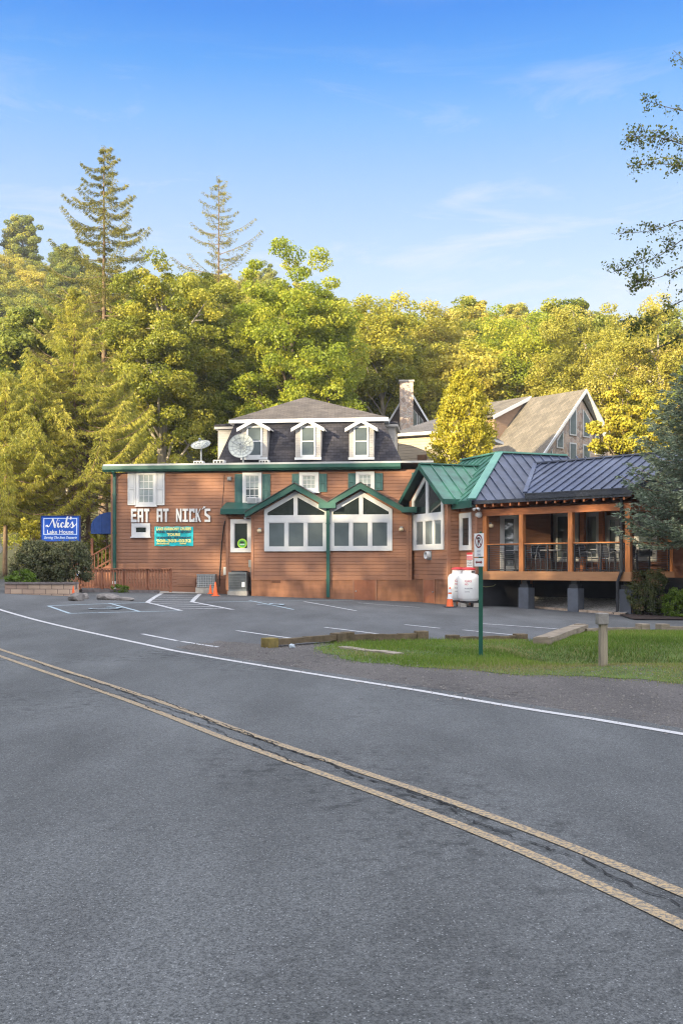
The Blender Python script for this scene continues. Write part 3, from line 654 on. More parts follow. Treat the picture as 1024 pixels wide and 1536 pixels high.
# vestibule and twin-gabled front
WV, WP = 0.70, 1.30
av0 = FM.q(340, 830, WV)[0]; av1 = FM.q(377.6, 830, WV)[0]; zv = FM.q(350, 772, WV)[1]
m = MB(); siding(m, FM, av0, av1+.05, WV, 0.72, zv); siding(m, Fr(FM.pt(av0, 0, 0)[:2], FM.pt(av0, WV, 0)[:2]), 0, WV, 0, .72, zv)
m.build('vestibule_wall', SIDING, B0)
m = MB(); FM.box(m, av0, av1+.05, 0.0, WV-.02, 0.1, zv); m.build('vestibule_core', SIDING, B0)
m = MB(); FM.box(m, av0-.03, av0+.09, WV, WV+.035, .6, zv); m.build('corner_board', SIDING, B0)
a0, a1, z0, z1 = FM.rect(345.8, 377.2, 779, 828.5, WV+.02); DOORW = sash_window(FM, B0, a0, a1, z0, z1, WV+.02, fw=.14, cols=1, rows=1, mid=False, glass=GLASSD, sill=False)
m = MB(); FM.box(m, av0-.2, av1+.1, -.05, WV+.32, zv, zv+.05); FM.box(m, FM.q(331, 769, WV+.3)[0], av1+.15, WV+.18, WV+.36, zv+.01, zv+.22)
m.prism([FM.pt(FM.q(331, 769, WV+.3)[0], w, z) for w, z in ((WV+.34, zv+.222), (-.02, zv+.55), (-.02, zv+.222))], tuple(FM.u*1.9)+(0,))
m.build('porch_eave', GREEN, B0)
a0p = FM.q(377.8, 850, WP)[0]; a1p = FM.q(617.5, 850, WP)[0]; zpf = FM.q(490, 868, WP)[1]; zpe = FM.q(490, 770, WP)[1]
g1, g2, vly = FM.q(443.5, 736, WP)[0], FM.q(541.5, 736, WP)[0], FM.q(492.5, 760, WP)[0]
zap = FM.q(443.5, 735, WP)[1]; zvl = FM.q(492.5, 762, WP)[1]
el = FM.q(370, 770, WP)[0]; er = FM.q(606, 770, WP)[0]
def zroof(a):                                                       # underside of the twin gables
    s1 = (zap-zvl)/(vly-g1); 
    return zap-s1*min(abs(a-g1), abs(a-g2))
m = MB(); siding(m, FM, a0p, a1p, WP, zpf, FM.q(490, 829, WP)[1])
zs = FM.q(490, 826, WP)[1]
aL0, aL1, aR1 = a0p, FM.q(397, 800, WP)[0], FM.q(587, 800, WP)[0]
siding(m, FM, aL0, aL1+.03, WP, FM.q(490, 829, WP)[1]+.001, zroof(aL0)+.05); siding(m, FM, aR1-.03, a1p, WP, FM.q(490, 829, WP)[1]+.001, zroof(er)+.02)
FPs = Fr(FM.pt(a0p, 0, 0)[:2], FM.pt(a0p, WP, 0)[:2]); siding(m, FPs, 0, WP, 0, zpf, zroof(a0p))
m.build('porch_wall', SIDING, B0)
m = MB(); pts = [(a0p, zpf-.2), (a1p, zpf-.2), (a1p, zroof(er)), (g2, zap-.01), (vly, zvl-.01), (g1, zap-.01), (a0p, zroof(a0p)-.01)]; FM.poly(m, pts, -.02, WP-.03); m.build('porch_core', SIDING, B0)
m = MB(); FM.box(m, a0p-.02, a1p+.4, 0, WP+.03, -.3, zpf-.03); m.build('foundation', FOUND, B0)
m = MB(); FM.box(m, a0p-.02, a1p, WP+.025, WP+.055, zpf-.06, zpf); m.build('water_table', SIDING, B0)
for px in (378.5, 611):
    a = FM.q(px, 820, WP)[0]; m = MB(); FM.box(m, a-.05, a+.06, WP, WP+.04, zpf, zroof(a)-.03 if px < 500 else zroof(er)); m.build('corner_board', SIDING, B0)
a0, a1, z0, z1 = FM.rect(531, 562.5, 870, 903.5, WP+.05); m = MB(); FM.box(m, a0, a1, WP+.031, WP+.055, z0, z1); hd = m.build('crawlspace_door', mat('hatch_paint', (.25, .095, .05), .8, .2, 2), B0)
m = MB()
for q in ((a0-.06, a0, z0, z1+.06), (a1, a1+.06, z0, z1+.06), (a0, a1, z1, z1+.06)): FM.box(m, q[0], q[1], WP+.031, WP+.066, q[2], q[3])
m.build('door_casing', SIDING, hd); m = MB(); m.lathe(FM.pt(a0+.07, WP+.055, (z0+z1)/2), [(.022, 0), (.022, .03), (.03, .035), (.028, .06), (.0, .066)], 10, (FM.n.x, FM.n.y, 0)); m.build('knob', STEEL, hd)
a0, a1, z0, z1 = FM.rect(407.5, 420.5, 870.5, 874.5, WP+.04); m = MB(); FM.box(m, a0, a1, WP+.03, WP+.045, z0, z1)
for k in range(4): FM.box(m, a0+.03, a1-.03, WP+.045, WP+.052, z0+.015+k*.022, z0+.025+k*.022)
m.build('foundation_vent', mat('vent_brown', (.13, .055, .03), .8, .2, 4), B0)
# gable windows: heavy white frame, three panes below, two raking panes above
def gable_unit(fr, w, aL, aR, aC, z_bot, z_low_top, z_low_bot, z_band, z_eL, z_eR, z_ap, fw, mull, lows):
    t = 0.05; top = lambda a, dz=0: ((z_eL+(z_ap-z_eL)*(a-aL)/(aC-aL)) if a < aC else (z_ap-(z_ap-z_eR)*(a-aC)/(aR-aC)))-dz
    m = MB()
    def bar(a0, a1, z0, z1, d=t): fr.box(m, a0, a1, w, w+d, z0, z1)
    bar(aL, aR, z_bot, z_low_bot); bar(aL, aR, z_low_top, z_band)
    bar(aL, lows[0][0], z_low_bot, z_low_top); bar(lows[-1][1], aR, z_low_bot, z_low_top)
    for i in range(len(lows)-1): bar(lows[i][1], lows[i+1][0], z_low_bot, z_low_top)
    mh = mull/2
    fr.poly(m, [(aL, z_band), (aL+fw, z_band), (aL+fw, top(aL+fw)), (aL, top(aL))], w, w+t)
    fr.poly(m, [(aR-fw, z_band), (aR, z_band), (aR, top(aR)), (aR-fw, top(aR-fw))], w, w+t)
    fr.poly(m, [(aC-mh, z_band), (aC+mh, z_band), (aC+mh, top(aC+mh)), (aC, z_ap), (aC-mh, top(aC-mh))], w, w+t)
    dz = fw*1.45
    fr.poly(m, [(aL+fw, top(aL+fw, dz)), (aC-mh, top(aC-mh, dz)), (aC-mh, top(aC-mh)), (aL+fw, top(aL+fw))], w, w+t-.003)
    fr.poly(m, [(aC+mh, top(aC+mh, dz)), (aR-fw, top(aR-fw, dz)), (aR-fw, top(aR-fw)), (aC+mh, top(aC+mh))], w, w+t-.003)
    for l in lows:                                                   # slim inner sashes
        for q in ((l[0], l[0]+.025, z_low_bot, z_low_top), (l[1]-.025, l[1], z_low_bot, z_low_top), (l[0]+.025, l[1]-.025, z_low_bot, z_low_bot+.025), (l[0]+.025, l[1]-.025, z_low_top-.025, z_low_top)): fr.box(m, q[0], q[1], w+.008, w+.03, q[2], q[3])
    win = m.build('gable_window', WHITE, B0)
    for l in lows:
        g = MB(); g.poly([fr.pt(l[0], w+.012, z_low_bot), fr.pt(l[1], w+.012, z_low_bot), fr.pt(l[1], w+.012, z_low_top), fr.pt(l[0], w+.012, z_low_top)]); g.build('pane', GLASS, win)
    g = MB(); g.poly([fr.pt(a, w+.012, z) for a, z in ((aL+fw, z_band), (aC-mh, z_band), (aC-mh, top(aC-mh, dz)), (aL+fw, max(z_band, top(aL+fw, dz))))]); g.build('pane', GLASSD, win)
    g = MB(); g.poly([fr.pt(a, w+.012, z) for a, z in ((aC+mh, z_band), (aR-fw, z_band), (aR-fw, max(z_band, top(aR-fw, dz))), (aC+mh, top(aC+mh, dz)))]); g.build('pane', GLASSD, win)
    return win
A = lambda px: FM.q(px, 800, WP)[0]
Zp = lambda py: FM.q(490, py, WP)[1]
gable_unit(FM, WP+.005, A(396.5), A(491.5), A(443.5), Zp(827), Zp(783.5), Zp(820.5), Zp(772.5), Zp(764), Zp(764), Zp(737), .13, .16, [(A(403), A(427.3)), (A(432.2), A(456)), (A(460.8), A(485))])
gable_unit(FM, WP+.005, A(494.5), A(588), A(541.5), Zp(826.3), Zp(783.5), Zp(820), Zp(772), Zp(764), Zp(764), Zp(737), .13, .16, [(A(500.5), A(524)), (A(528.5), A(552.5)), (A(557.5), A(581.5))])
# green rakes, shingled slopes and the valley box of the twin gables
th = .20
for nm, (x0, x1, x2) in (('g', (el, g1, vly)), ('h', (vly, g2, er))):
    m = MB(); za, zb = zap, None
    z_of = lambda a, c: zap-(zap-zvl)/(vly-g1)*abs(a-c)
    m.prism([FM.pt(a, WP-.02, z) for a, z in ((x0, z_of(x0, x1)), (x1, zap), (x2, z_of(x2, x1)), (x2, z_of(x2, x1)+th), (x1, zap+th+.04), (x0, z_of(x0, x1)+th))], tuple(FM.n*.38)+(0,))
    m.build('gable_rake', GREEN, B0)
    m = MB()
    for xa, xb in ((x0, x1), (x2, x1)):
        za_, zb_ = z_of(xa, x1)+th, zap+th+.04
        m.prism([FM.pt(xa, WP+.40, za_+.004), FM.pt(xb, WP+.40, zb_+.004), FM.pt(xb, -.02, zb_+.004), FM.pt(xa, -.02, za_+.004)], (0, 0, .03))
    m.build('porch_roof', HIPS, B0)
m = MB(); FM.box(m, vly-.33, vly+.33, WP-.02, WP+.44, zvl-.03, zvl+.16); m.build('valley_box', GREEN, B0)
m = MB(); FM.box(m, vly-.065, vly+.065, WP+.06, WP+.17, Zp(896), zvl-.02)
for k in range(3): FM.box(m, vly-.08, vly+.08, WP+.058, WP+.18, 1.0+k*1.1, 1.06+k*1.1)
m.build('downspout', GREEN, B0)
m = MB(); m.hexa([FM.pt(er-.1, WP+.0, zroof(er)+.01), FM.pt(er+.5, WP+.0, zroof(er)+.0), FM.pt(er+.5, WP+.38, zroof(er)+.0), FM.pt(er-.1, WP+.38, zroof(er)+.01), FM.pt(er-.1, WP, zroof(er)+.21), FM.pt(er+.5, WP, zroof(er)+.22), FM.pt(er+.5, WP+.38, zroof(er)+.22), FM.pt(er-.1, WP+.38, zroof(er)+.21)]); m.build('porch_gutter', GREEN, B0)

# mansard storey
WM = -2.0; zmb = ZG+.315
mL, mR = FM.q(321, 690, WM)[0], FM.q(606, 690, WM)[0]; tL, tR = FM.q(352, 640, WM-.9)[0], FM.q(575, 640, WM-.9)[0]; zmt = FM.q(460, 634, WM-.9)[1]
D = 8.0; ins = .9
m = MB(); b = [FM.pt(mL, WM, zmb), FM.pt(mR, WM, zmb), FM.pt(mR, WM-D, zmb), FM.pt(mL, WM-D, zmb)]; t = [FM.pt(tL, WM-ins, zmt), FM.pt(tR, WM-ins, zmt), FM.pt(tR, WM-D+ins, zmt), FM.pt(tL, WM-D+ins, zmt)]
m.hexa(b+t); m.build('mansard_roof', SHING, B0)
oh = .22; e0 = [FM.pt(tL-oh, WM-ins+oh, zmt), FM.pt(tR+oh, WM-ins+oh, zmt), FM.pt(tR+oh, WM-D+ins-oh, zmt), FM.pt(tL-oh, WM-D+ins-oh, zmt)]
m = MB(); m.prism(e0, (0, 0, .15)); m.build('roof_fascia', WHITE, B0)
ap = FM.q(457, 597, WM-D/2); e1 = [p+Vector((0, 0, .153)) for p in e0]; pk = FM.pt(ap[0], WM-D/2, ap[1]+.05)
m = MB()
for i in range(4): m.poly([e1[i], e1[(i+1) % 4], pk])
m.poly(e1[::-1]); m.build('hip_roof', HIPS, B0)
def dormer(px0, px1, pxc, wx0, wx1):
    w = WM-.02; a0, a1 = FM.q(px0, 680, w)[0], FM.q(px1, 680, w)[0]; ac = (a0+a1)/2; z0 = FM.q(pxc, 686, w)[1]; ze = FM.q(pxc, 642, w)[1]; za = FM.q(pxc, 631.5, w)[1]
    d = MB(); FM.poly(d, [(a0, z0), (a1, z0), (a1, ze), (ac, za-.02), (a0, ze)], w-1.3, w); o = d.build('dormer', OLDWHITE, B0)
    s = MB(); siding(s, FM, a0, a1, w+.004, z0+.02, ze, step=.10, lap=.010); s.build('dormer_siding', OLDWHITE, o)
    x0, x1 = FM.q(wx0, 660, w)[0], FM.q(wx1, 660, w)[0]; zz0, zz1 = FM.q(pxc, 682.5, w)[1], FM.q(pxc, 641.5, w)[1]
    f = MB(); fw = .07; 
    for q in ((x0-fw, x0, zz0-fw, zz1+fw), (x1, x1+fw, zz0-fw, zz1+fw), (x0, x1, zz0-fw-.03, zz0), (x0, x1, zz1, zz1+fw), (x0, x1, (zz0+zz1)/2-.025, (zz0+zz1)/2+.025)): FM.box(f, q[0], q[1], w+.02, w+.055, q[2], q[3])
    wi = f.build('dormer_window', WHITE, o)
    for h0, h1 in ((zz0, (zz0+zz1)/2-.025), ((zz0+zz1)/2+.025, zz1)):
        g = MB(); g.poly([FM.pt(x0, w+.028, h0), FM.pt(x1, w+.028, h0), FM.pt(x1, w+.028, h1), FM.pt(x0, w+.028, h1)]); g.build('pane', GLASS, wi)
    s = MB(); FM.box(s, a0-.03, a1+.03, w+.0, w+.07, z0-.10, z0); s.build('dormer_sill', WHITE, o)
    ov = .16; sl_ = (za-ze)/(ac-a0); r = MB()
    for sg in (-1, 1):
        xe = ac+sg*((a1-a0)/2+ov); zz = ze-sl_*ov
        r.prism([FM.pt(xe, w+.2, zz), FM.pt(ac, w+.2, za), FM.pt(ac, w-1.6, za), FM.pt(xe, w-1.6, zz)], (0, 0, .055))
    r.build('dormer_roof', mat('pale_dormer_trim', (.60, .58, .55), .6, .06, 4), o)
    c = MB()
    for sg in (-1, 1):
        xe = ac+sg*((a1-a0)/2+ov); zz = ze-sl_*ov; c.prism([FM.pt(xe, w+.205, zz-.09), FM.pt(ac, w+.205, za-.09), FM.pt(ac, w+.205, za+.06), FM.pt(xe, w+.205, zz+.06)], tuple(FM.n*.03)+(0,))
    c.build('rake_board', WHITE, o)
dormer(362, 400.5, 381.5, 372.5, 391); dormer(443, 481, 462, 453, 471); dormer(523.5, 560.5, 542, 532.5, 550.5)
for sg, px0, px1 in ((-1, 323, 352), (1, 571, 596)):                   # side dormers seen in profile
    d = MB(); w0, w1 = WM-1.7, WM-4.0; x = FM.q(px0 if sg < 0 else px1, 660, WM-1.7)[0]+(.12 if sg < 0 else -.12); xi = FM.q(px1 if sg < 0 else px0, 660, WM-1.7)[0]+(.3 if sg < 0 else -.3); ze = FM.q(340, 644, w0)[1]
    FM.box(d, min(x, xi), max(x, xi), w1, w0, zmb, ze); o = d.build('side_dormer', OLDWHITE, B0)
    s = MB(); siding(s, FM, min(x, xi), max(x, xi), w0+.004, zmb+.02, ze, step=.10, lap=.010); s.build('dormer_siding', OLDWHITE, o)
    r = MB(); xo = x+sg*.14; r.hexa([FM.pt(xo, w0+.16, ze+.11), FM.pt(xi, w0+.16, ze+.18), FM.pt(xi, w1-.1, ze+.18), FM.pt(xo, w1-.1, ze+.11), FM.pt(xo, w0+.16, ze+.2), FM.pt(xi, w0+.16, ze+.28), FM.pt(xi, w1-.1, ze+.28), FM.pt(xo, w1-.1, ze+.2)]); r.build('dormer_roof', SHING, o)
    t_ = MB(); FM.box(t_, min(xo, xi), max(xo, xi), w1, w0+.15, ze+.001, ze+.105); t_.build('dormer_trim', OLDWHITE, o)

# angled gable bay and the wing behind it
FB = Fr((2.70, 39.0), (3.86, 36.0)); BW = 3.217
zbf = FB.q(645, 867, 0)[1]; zbe = 4.12; zba = 5.28; slp = (zba-zbe)/(BW/2)
def btop(z): return (0, BW) if z < zbe else ((z-zbe)/slp, BW-(z-zbe)/slp)
m = MB(); siding(m, FB, 0, BW, 0, zbf, zba, btop)
FS = Fr(FB.pt(BW, 0, 0)[:2], FB.pt(BW, -.473, 0)[:2]); siding(m, FS, 0, .473, 0, zbf, zbe+.02); m.build('bay_wall', SIDING, B0)
m = MB(); FB.poly(m, [(0.0, .0), (BW-.01, .0), (BW-.01, zbe), (BW/2, zba-.03), (0, zbe)], -2.6, -.02); m.build('bay_core', SIDING, B0)
m = MB(); FB.box(m, -.02, BW+.03, -1.2, .03, -.3, zbf-.03); m.build('foundation', FOUND, B0)
m = MB(); FB.box(m, -.02, BW+.035, -.5, .055, zbf-.05, zbf); m.build('water_table', SIDING, B0)
m = MB(); FB.box(m, BW-.09, BW+.03, -.08, .035, zbf, zbe); m.build('corner_board', SIDING, B0)
m = MB(); FB.box(m, -.03, .09, 0, .035, zbf, zbe); m.build('corner_board', SIDING, B0)
a0, a1, z0, z1 = FB.rect(635.5, 651.5, 870, 905.5, .04); m = MB(); FB.box(m, a0, a1, .03, .05, z0, z1); hd = m.build('crawlspace_door', MATS['hatch_paint'], B0)
m = MB()
for q in ((a0-.05, a0, z0, z1+.05), (a1, a1+.05, z0, z1+.05), (a0, a1, z1, z1+.05)): FB.box(m, q[0], q[1], .03, .06, q[2], q[3])
m.build('door_casing', SIDING, hd); m = MB(); m.lathe(FB.pt(a1-.1, .05, (z0+z1)/2), [(.02, 0), (.03, .03), (.0, .05)], 10, (FB.n.x, FB.n.y, 0)); m.build('knob', STEEL, hd)
bA = lambda px: FB.q(px, 800, 0)[0]
bZ = lambda py, px=643: FB.q(px, py, 0)[1]
gable_unit(FB, .030, bA(620), bA(667), (bA(620)+bA(667))/2, bZ(825), bZ(781), bZ(817.5), bZ(770), 4.15, 4.15, 5.13, .16, .22, [(bA(625.8), bA(636.8)), (bA(639), bA(650.8)), (bA(653.3), bA(664))])
# bay roof: green metal, running back along the bay's axis into the hip roof
U2 = -FB.n; ro = .38
def plane_roof(mb, pts, thick=.03): mb.prism([Vector(p) for p in pts], (0, 0, thick))
def seams(mb, p0, e, s, n0, n1, sp, h=.05, wd=.035, lens=None):
    """standing seams: start at p0 + e*k*sp and run along s(k)"""
    for k in range(n0, n1):
        a = Vector(p0)+Vector(e)*k*sp; b = a+Vector(s) if lens is None else lens(a)
        if b is None: continue
        mb.beam(a+Vector((0, 0, h/2)), b+Vector((0, 0, h/2)), wd, h)
mid = BW/2; zr = zba+.10
rid0 = FB.pt(mid, ro, zr); rid1 = FB.pt(mid, -2.4, zr)
def bay_eave(sg, w): a = mid+sg*(BW/2+ro); return FB.pt(a, w, zr-slp*(BW/2+ro))
br = MB()
for sg in (-1, 1): plane_roof(br, [bay_eave(sg, ro), rid0, rid1, bay_eave(sg, -2.4 if sg < 0 else -1.05)])
bay_roof = br.build('bay_roof', GROOF, B0)
sm = MB()
for k in range(5):
    w = ro-.45-k*.45; t_ = 1.0
    if w < -1.05: t_ = 1.0-(-1.05-w)/1.35*1.0
    a = FB.pt(mid, w, zr+.03); b = FB.pt(mid+(BW/2+ro)*t_, w, zr+.03-slp*(BW/2+ro)*t_)
    if t_ > .1: sm.beam(a+Vector((0, 0, .02)), b+Vector((0, 0, .02)), .035, .045)
sm.beam(rid0+Vector((0, 0, .05)), rid1+Vector((0, 0, .05)), .20, .05)
sm.build('standing_seam', GROOF, bay_roof)
m = MB()
for sg in (-1, 1):
    e, r_ = bay_eave(sg, ro), FB.pt(mid, ro, zr); m.prism([e+Vector((0, 0, -.15)), r_+Vector((0, 0, -.17)), r_+Vector((0, 0, .035)), e+Vector((0, 0, .035))], tuple(FB.n*.035)+(0,))
m.build('rake_board', GREEN, B0)
m = MB(); e = [bay_eave(1, ro), bay_eave(1, -1.0)]; m.prism([e[0]+Vector((0, 0, -.16)), e[0]+Vector((0, 0, .02)), e[1]+Vector((0, 0, .02)), e[1]+Vector((0, 0, -.16))], tuple(FB.u*.04)+(0,)); m.build('eave_fascia', GREEN, B0); m = MB()
e = [bay_eave(-1, ro), bay_eave(-1, -1.6)]; m.prism([e[0]+Vector((0, 0, -.16)), e[0]+Vector((0, 0, .02)), e[1]+Vector((0, 0, .02)), e[1]+Vector((0, 0, -.16))], tuple(-FB.u*.04)+(0,)); m.build('eave_fascia', GREEN, B0)
m = MB()                                                           # soffit under the bay overhang
for sg in (-1, 1): plane_roof(m, [bay_eave(sg, ro)+Vector((0, 0, -.06)), rid0+Vector((0, 0, -.06)), FB.pt(mid, .0, zr-.06), bay_eave(sg, 0)+Vector((0, 0, -.06))], .02)
m.build('soffit', mat('dark_green_soffit', (.03, .06, .05), .7, .2, 3), B0)
# wing wall with the narrow window
FW = Fr(FB.pt(BW, -.473, 0)[:2], FB.pt(BW+1.28, -.473, 0)[:2]); WW = 1.28
CWN = Vector(FW.pt(WW, 0, 0)[:2])
m = MB(); siding(m, FW, 0, WW, 0, .85, 4.0); m.build('wing_wall', SIDING, B0)
FD0 = Fr(CWN, CWN+FS.u*5)                                           # wing wall under the deck roof
m = MB(); FW.box(m, 0, WW+.0, -2.95, -.015, 0.0, 3.95); m.build('wing_core', SIDING, B0)
m = MB(); FW.box(m, WW-.1, WW+.03, 0, .035, .85, 3.85); m.build('corner_board', SIDING, B0)
m = MB(); FW.box(m, -.0, WW+.03, -.3, .02, -.3, .86); m.build('foundation', FOUND, B0)
a0, a1, z0, z1 = FW.rect(690.5, 707.5, 769.5, 825.5, .02); sash_window(FW, B0, a0, a1, z0, z1, .02, fw=.15, cols=1, rows=1, mid=False, glass=GLASSD, sill=False)
# wing hip roof
PK = Vector((6.02, 38.05, 5.86)); U = Vector((FS.u.x, FS.u.y, 0)); V = Vector((FB.u.x, FB.u.y, 0))
z_ev = 3.86; run = (PK.z-z_ev)/.78
RE = PK+U*3.0; EL_ = PK-U*(run+.02)+V*run; EL_.z = z_ev                 # hip foot
m = MB(); ER = RE+U*1.2+V*run; ER.z = z_ev; plane_roof(m, [PK, EL_, ER, RE]); nv = m.build('hip_roof_front', NAVY, B0)
sm = MB()
for k in range(-6, 10):
    a = PK+U*(k*.42+.1); t_ = 0 if k*.42+.1 >= 0 else min(1, -(k*.42+.1)/run)
    top_ = PK+U*(k*.42+.1)+V*run*t_; top_.z = PK.z-.78*run*t_; bot = PK+U*(k*.42+.1)+V*run; bot.z = z_ev
    if t_ < .97: sm.beam(top_+Vector((0, 0, .05)), bot+Vector((0, 0, .05)), .035, .05)
sm.build('standing_seam', NAVY, nv)
BL = PK-U*run-V*3.6; BL.z = z_ev; PB = PK-V*3.6
m = MB(); plane_roof(m, [PK, PK-V*3.0, BL, EL_]); gv = m.build('hip_roof_side', GROOF, B0)
sm = MB()
for k in range(-7, 6):
    q = PK+V*(k*.42+.1); s_ = k*.42+.1; t_ = 0 if s_ <= 0 else min(1, s_/run)
    top_ = PK+V*s_-U*run*t_; top_.z = PK.z-.78*run*t_; bot = PK+V*s_-U*run; bot.z = z_ev
    if t_ < .97: sm.beam(top_+Vector((0, 0, .05)), bot+Vector((0, 0, .05)), .035, .05)
sm.build('standing_seam', GROOF, gv)
m = MB(); m.beam(PK+Vector((0, 0, .06)), EL_+Vector((0, 0, .06)), .30, .05, up=(0, 0, 1)); m.beam(PK+Vector((0, 0, .07)), RE+Vector((0, 0, .07)), .2, .06); m.beam(PK+Vector((0, 0, .065)), PK-V*3.0+Vector((0, 0, .065)), .2, .06); m.build('ridge_cap', TEAL, B0)
m = MB(); e0, e1_ = EL_, EL_-V*1.75; m.prism([e0+Vector((0, 0, -.24)), e0+Vector((0, 0, .02)), e1_+Vector((0, 0, .02)), e1_+Vector((0, 0, -.24))], tuple(-U*.06)); m.build('eave_fascia', GREEN, B0); m = MB(); m.prism([e0+Vector((0, 0, -.2)), e1_+Vector((0, 0, -.2)), e1_+U*.4+Vector((0, 0, -.2)), e0+U*.4+Vector((0, 0, -.2))], (0, 0, .03)); m.build('soffit', MATS['dark_green_soffit'], B0)

# ---------------------------------------------------------------- covered deck
DO = Vector((4.95, 35.0)); DP = Vector((.724, -.690)).normalized(); FD = Fr(DO, DO+DP); DL = 5.62
DK = thing('covered_deck', (7.5, 34.5, 0.1), 'cedar posted dining deck with cable railing and navy standing seam metal roof on grey piers', 'deck')
zd0, zd1 = 1.10, 1.385; DEEP = 3.3
def depost(a, w, nm='post', top=3.33, s=.17, m_=CEDAR):
    b = MB(); FD.box(b, a-s/2, a+s/2, w-s/2, w+s/2, zd1+.002, top); return b.build(nm, m_, DK, bevel=.008)
pa = [FD.q(px, 810, -.1)[0] for px in (728.3, 783, 856.5)]+[DL-.1]
for a in pa: depost(a, -.10)
m = MB(); FD.box(m, -.1, DL, -DEEP, -.03, zd1-.12, zd1); m.build('deck_floor', mat('deck_boards', (.16, .09, .05), .75, .2, 3), DK)
m = MB(); FD.box(m, -.1, DL+.03, -.028, .02, zd0, zd1+.01); m.build('fascia_board', FASC, DK)
FE = Fr(FD.pt(DL, 0, 0)[:2], FD.pt(DL, -9, 0)[:2])                    # deck end turning away to the right
m = MB(); FE.box(m, .02, 7.5, -2.2, -.03, zd1-.12, zd1-.005); m.build('deck_floor', MATS['deck_boards'], DK)
m = MB(); FE.box(m, .0, 7.5, .0, .05, zd0, zd1+.01); m.build('fascia_board', FASC, DK)
zb0, zb1 = 3.33, 3.56
m = MB(); FD.box(m, -.12, DL+.02, -.19, -.02, zb0, zb1); m.build('beam', CEDARH, DK)
m = MB(); FE.box(m, .2, 7.5, -.2, -.03, zb0+.002, zb1-.002); m.build('beam', CEDARH, DK)
for k in range(17):                                               # rafter tails over the beam
    a = -.0+k*.35; b = MB(); FD.poly(b, [], 0, 0) if False else None
    b.hexa([FD.pt(a-.03, -DEEP, zb1+1.0), FD.pt(a+.03, -DEEP, zb1+1.0), FD.pt(a+.03, .36, zb1+.08), FD.pt(a-.03, .36, zb1+.08), FD.pt(a-.03, -DEEP, zb1+1.16), FD.pt(a+.03, -DEEP, zb1+1.16), FD.pt(a+.03, .36, zb1+.22), FD.pt(a-.03, .36, zb1+.22)]) if a > 1.9 else b.hexa([FD.pt(a-.03, -2.2, zb1+.10), FD.pt(a+.03, -2.2, zb1+.10), FD.pt(a+.03, .36, zb1+.06), FD.pt(a-.03, .36, zb1+.06), FD.pt(a-.03, -2.2, zb1+.26), FD.pt(a+.03, -2.2, zb1+.26), FD.pt(a+.03, .36, zb1+.2), FD.pt(a-.03, .36, zb1+.2)])
    b.build('rafter', CEDARH, DK)
m = MB(); FD.box(m, -.25, DL+.25, .34, .40, zb1+.17, zb1+.29); m.build('drip_edge', NAVYD, DK)
m = MB(); m.prism([FD.pt(-.25, .34, zb1+.27), FD.pt(2.2, .34, zb1+.27), FD.pt(2.2, -2.0, zb1+.40), FD.pt(-.25, -.6, zb1+.32)], (0, 0, .02)); m.build('low_roof', NAVY, DK)
# main deck roof: ridge along the deck, left end cut on the diagonal
def on(px, py, w):                                                # point of the deck frame seen at a pixel
    a, z = FD.q(px, py, w); return FD.pt(a, w, z)
RA = on(803, 697, -2.5); RB = FD.pt(DL+1.2, -2.5, RA.z+.02); EB = FD.pt(DL+.35, .42, zb1+.42); EA = FD.pt(FD.q(787, 746, .42)[0], .42, zb1+.42)
m = MB(); plane_roof(m, [RA, RB, EB, EA], .03); dr = m.build('deck_roof', NAVY, DK)
m = MB(); plane_roof(m, [RA, RB, FD.pt(DL+.35, -5.4, zb1+.42), FD.pt(0.6, -5.4, zb1+.42)], .03); m.build('deck_roof_back', NAVY, DK)
m = MB(); plane_roof(m, [RB, EB, FE.pt(4, 1.2, 3.7), FE.pt(4, -1.9, 5.3)], .03); m.build('deck_roof_end', NAVY, DK)
sm = MB(); dirE = (EB-EA).normalized(); n = 22
sl3 = (RB-FD.pt(DL+1.2, .42, zb1+.42)); 
for k in range(20):
    a_e = FD.q(787, 746, .42)[0]-1.5+k*.36; bot = FD.pt(a_e, .42, zb1+.42); top_ = FD.pt(a_e, -2.5, RA.z+.01)
    aA, aR = FD.q(787, 746, .42)[0], FD.q(803, 697, -2.5)[0]
    # left diagonal: from (aA, .42) to (aR, -2.5)
    f = 0.0
    if a_e < aA: f = (a_e-aA)/(aR-aA) if aR != aA else 1
    if f >= .97 or a_e > DL+1.0: continue
    p = bot.lerp(top_, max(0, f))
    if a_e > DL+.35: p = bot.lerp(top_, (a_e-DL-.35)/.85)
    sm.beam(p+Vector((0, 0, .05)), top_+Vector((0, 0, .05)), .035, .05)
sm.build('standing_seam', NAVY, dr)
m = MB(); m.beam(EA+Vector((0, 0, .06)), RA+Vector((0, 0, .06)), .14, .06); m.beam(RA+Vector((0, 0, .06)), RB+Vector((0, 0, .06)), .2, .05); m.build('roof_cap', NAVY, DK)
m = MB(); m.prism([EA+Vector((0, 0, -.02)), EB+Vector((0, 0, -.02)), EB+Vector((0, 0, .025)), EA+Vector((0, 0, .025))], tuple(FD.n*.03)+(0,)); m.prism([FD.pt(FD.q(787, 746, .42)[0], .41, zb1+.25), FD.pt(DL+.3, .41, zb1+.25), FD.pt(DL+.3, .41, zb1+.40), FD.pt(FD.q(787, 746, .42)[0], .41, zb1+.40)], tuple(FD.n*.03)+(0,)); m.build('roof_fascia', NAVYD, DK)
m = MB(); m.poly([EA, RA, Vector((RA.x, RA.y, 3.9))]); m.poly([EA, Vector((RA.x, RA.y, 3.9)), Vector((EA.x, EA.y, 3.86))]); m.build('roof_cheek', NAVYD, DK)
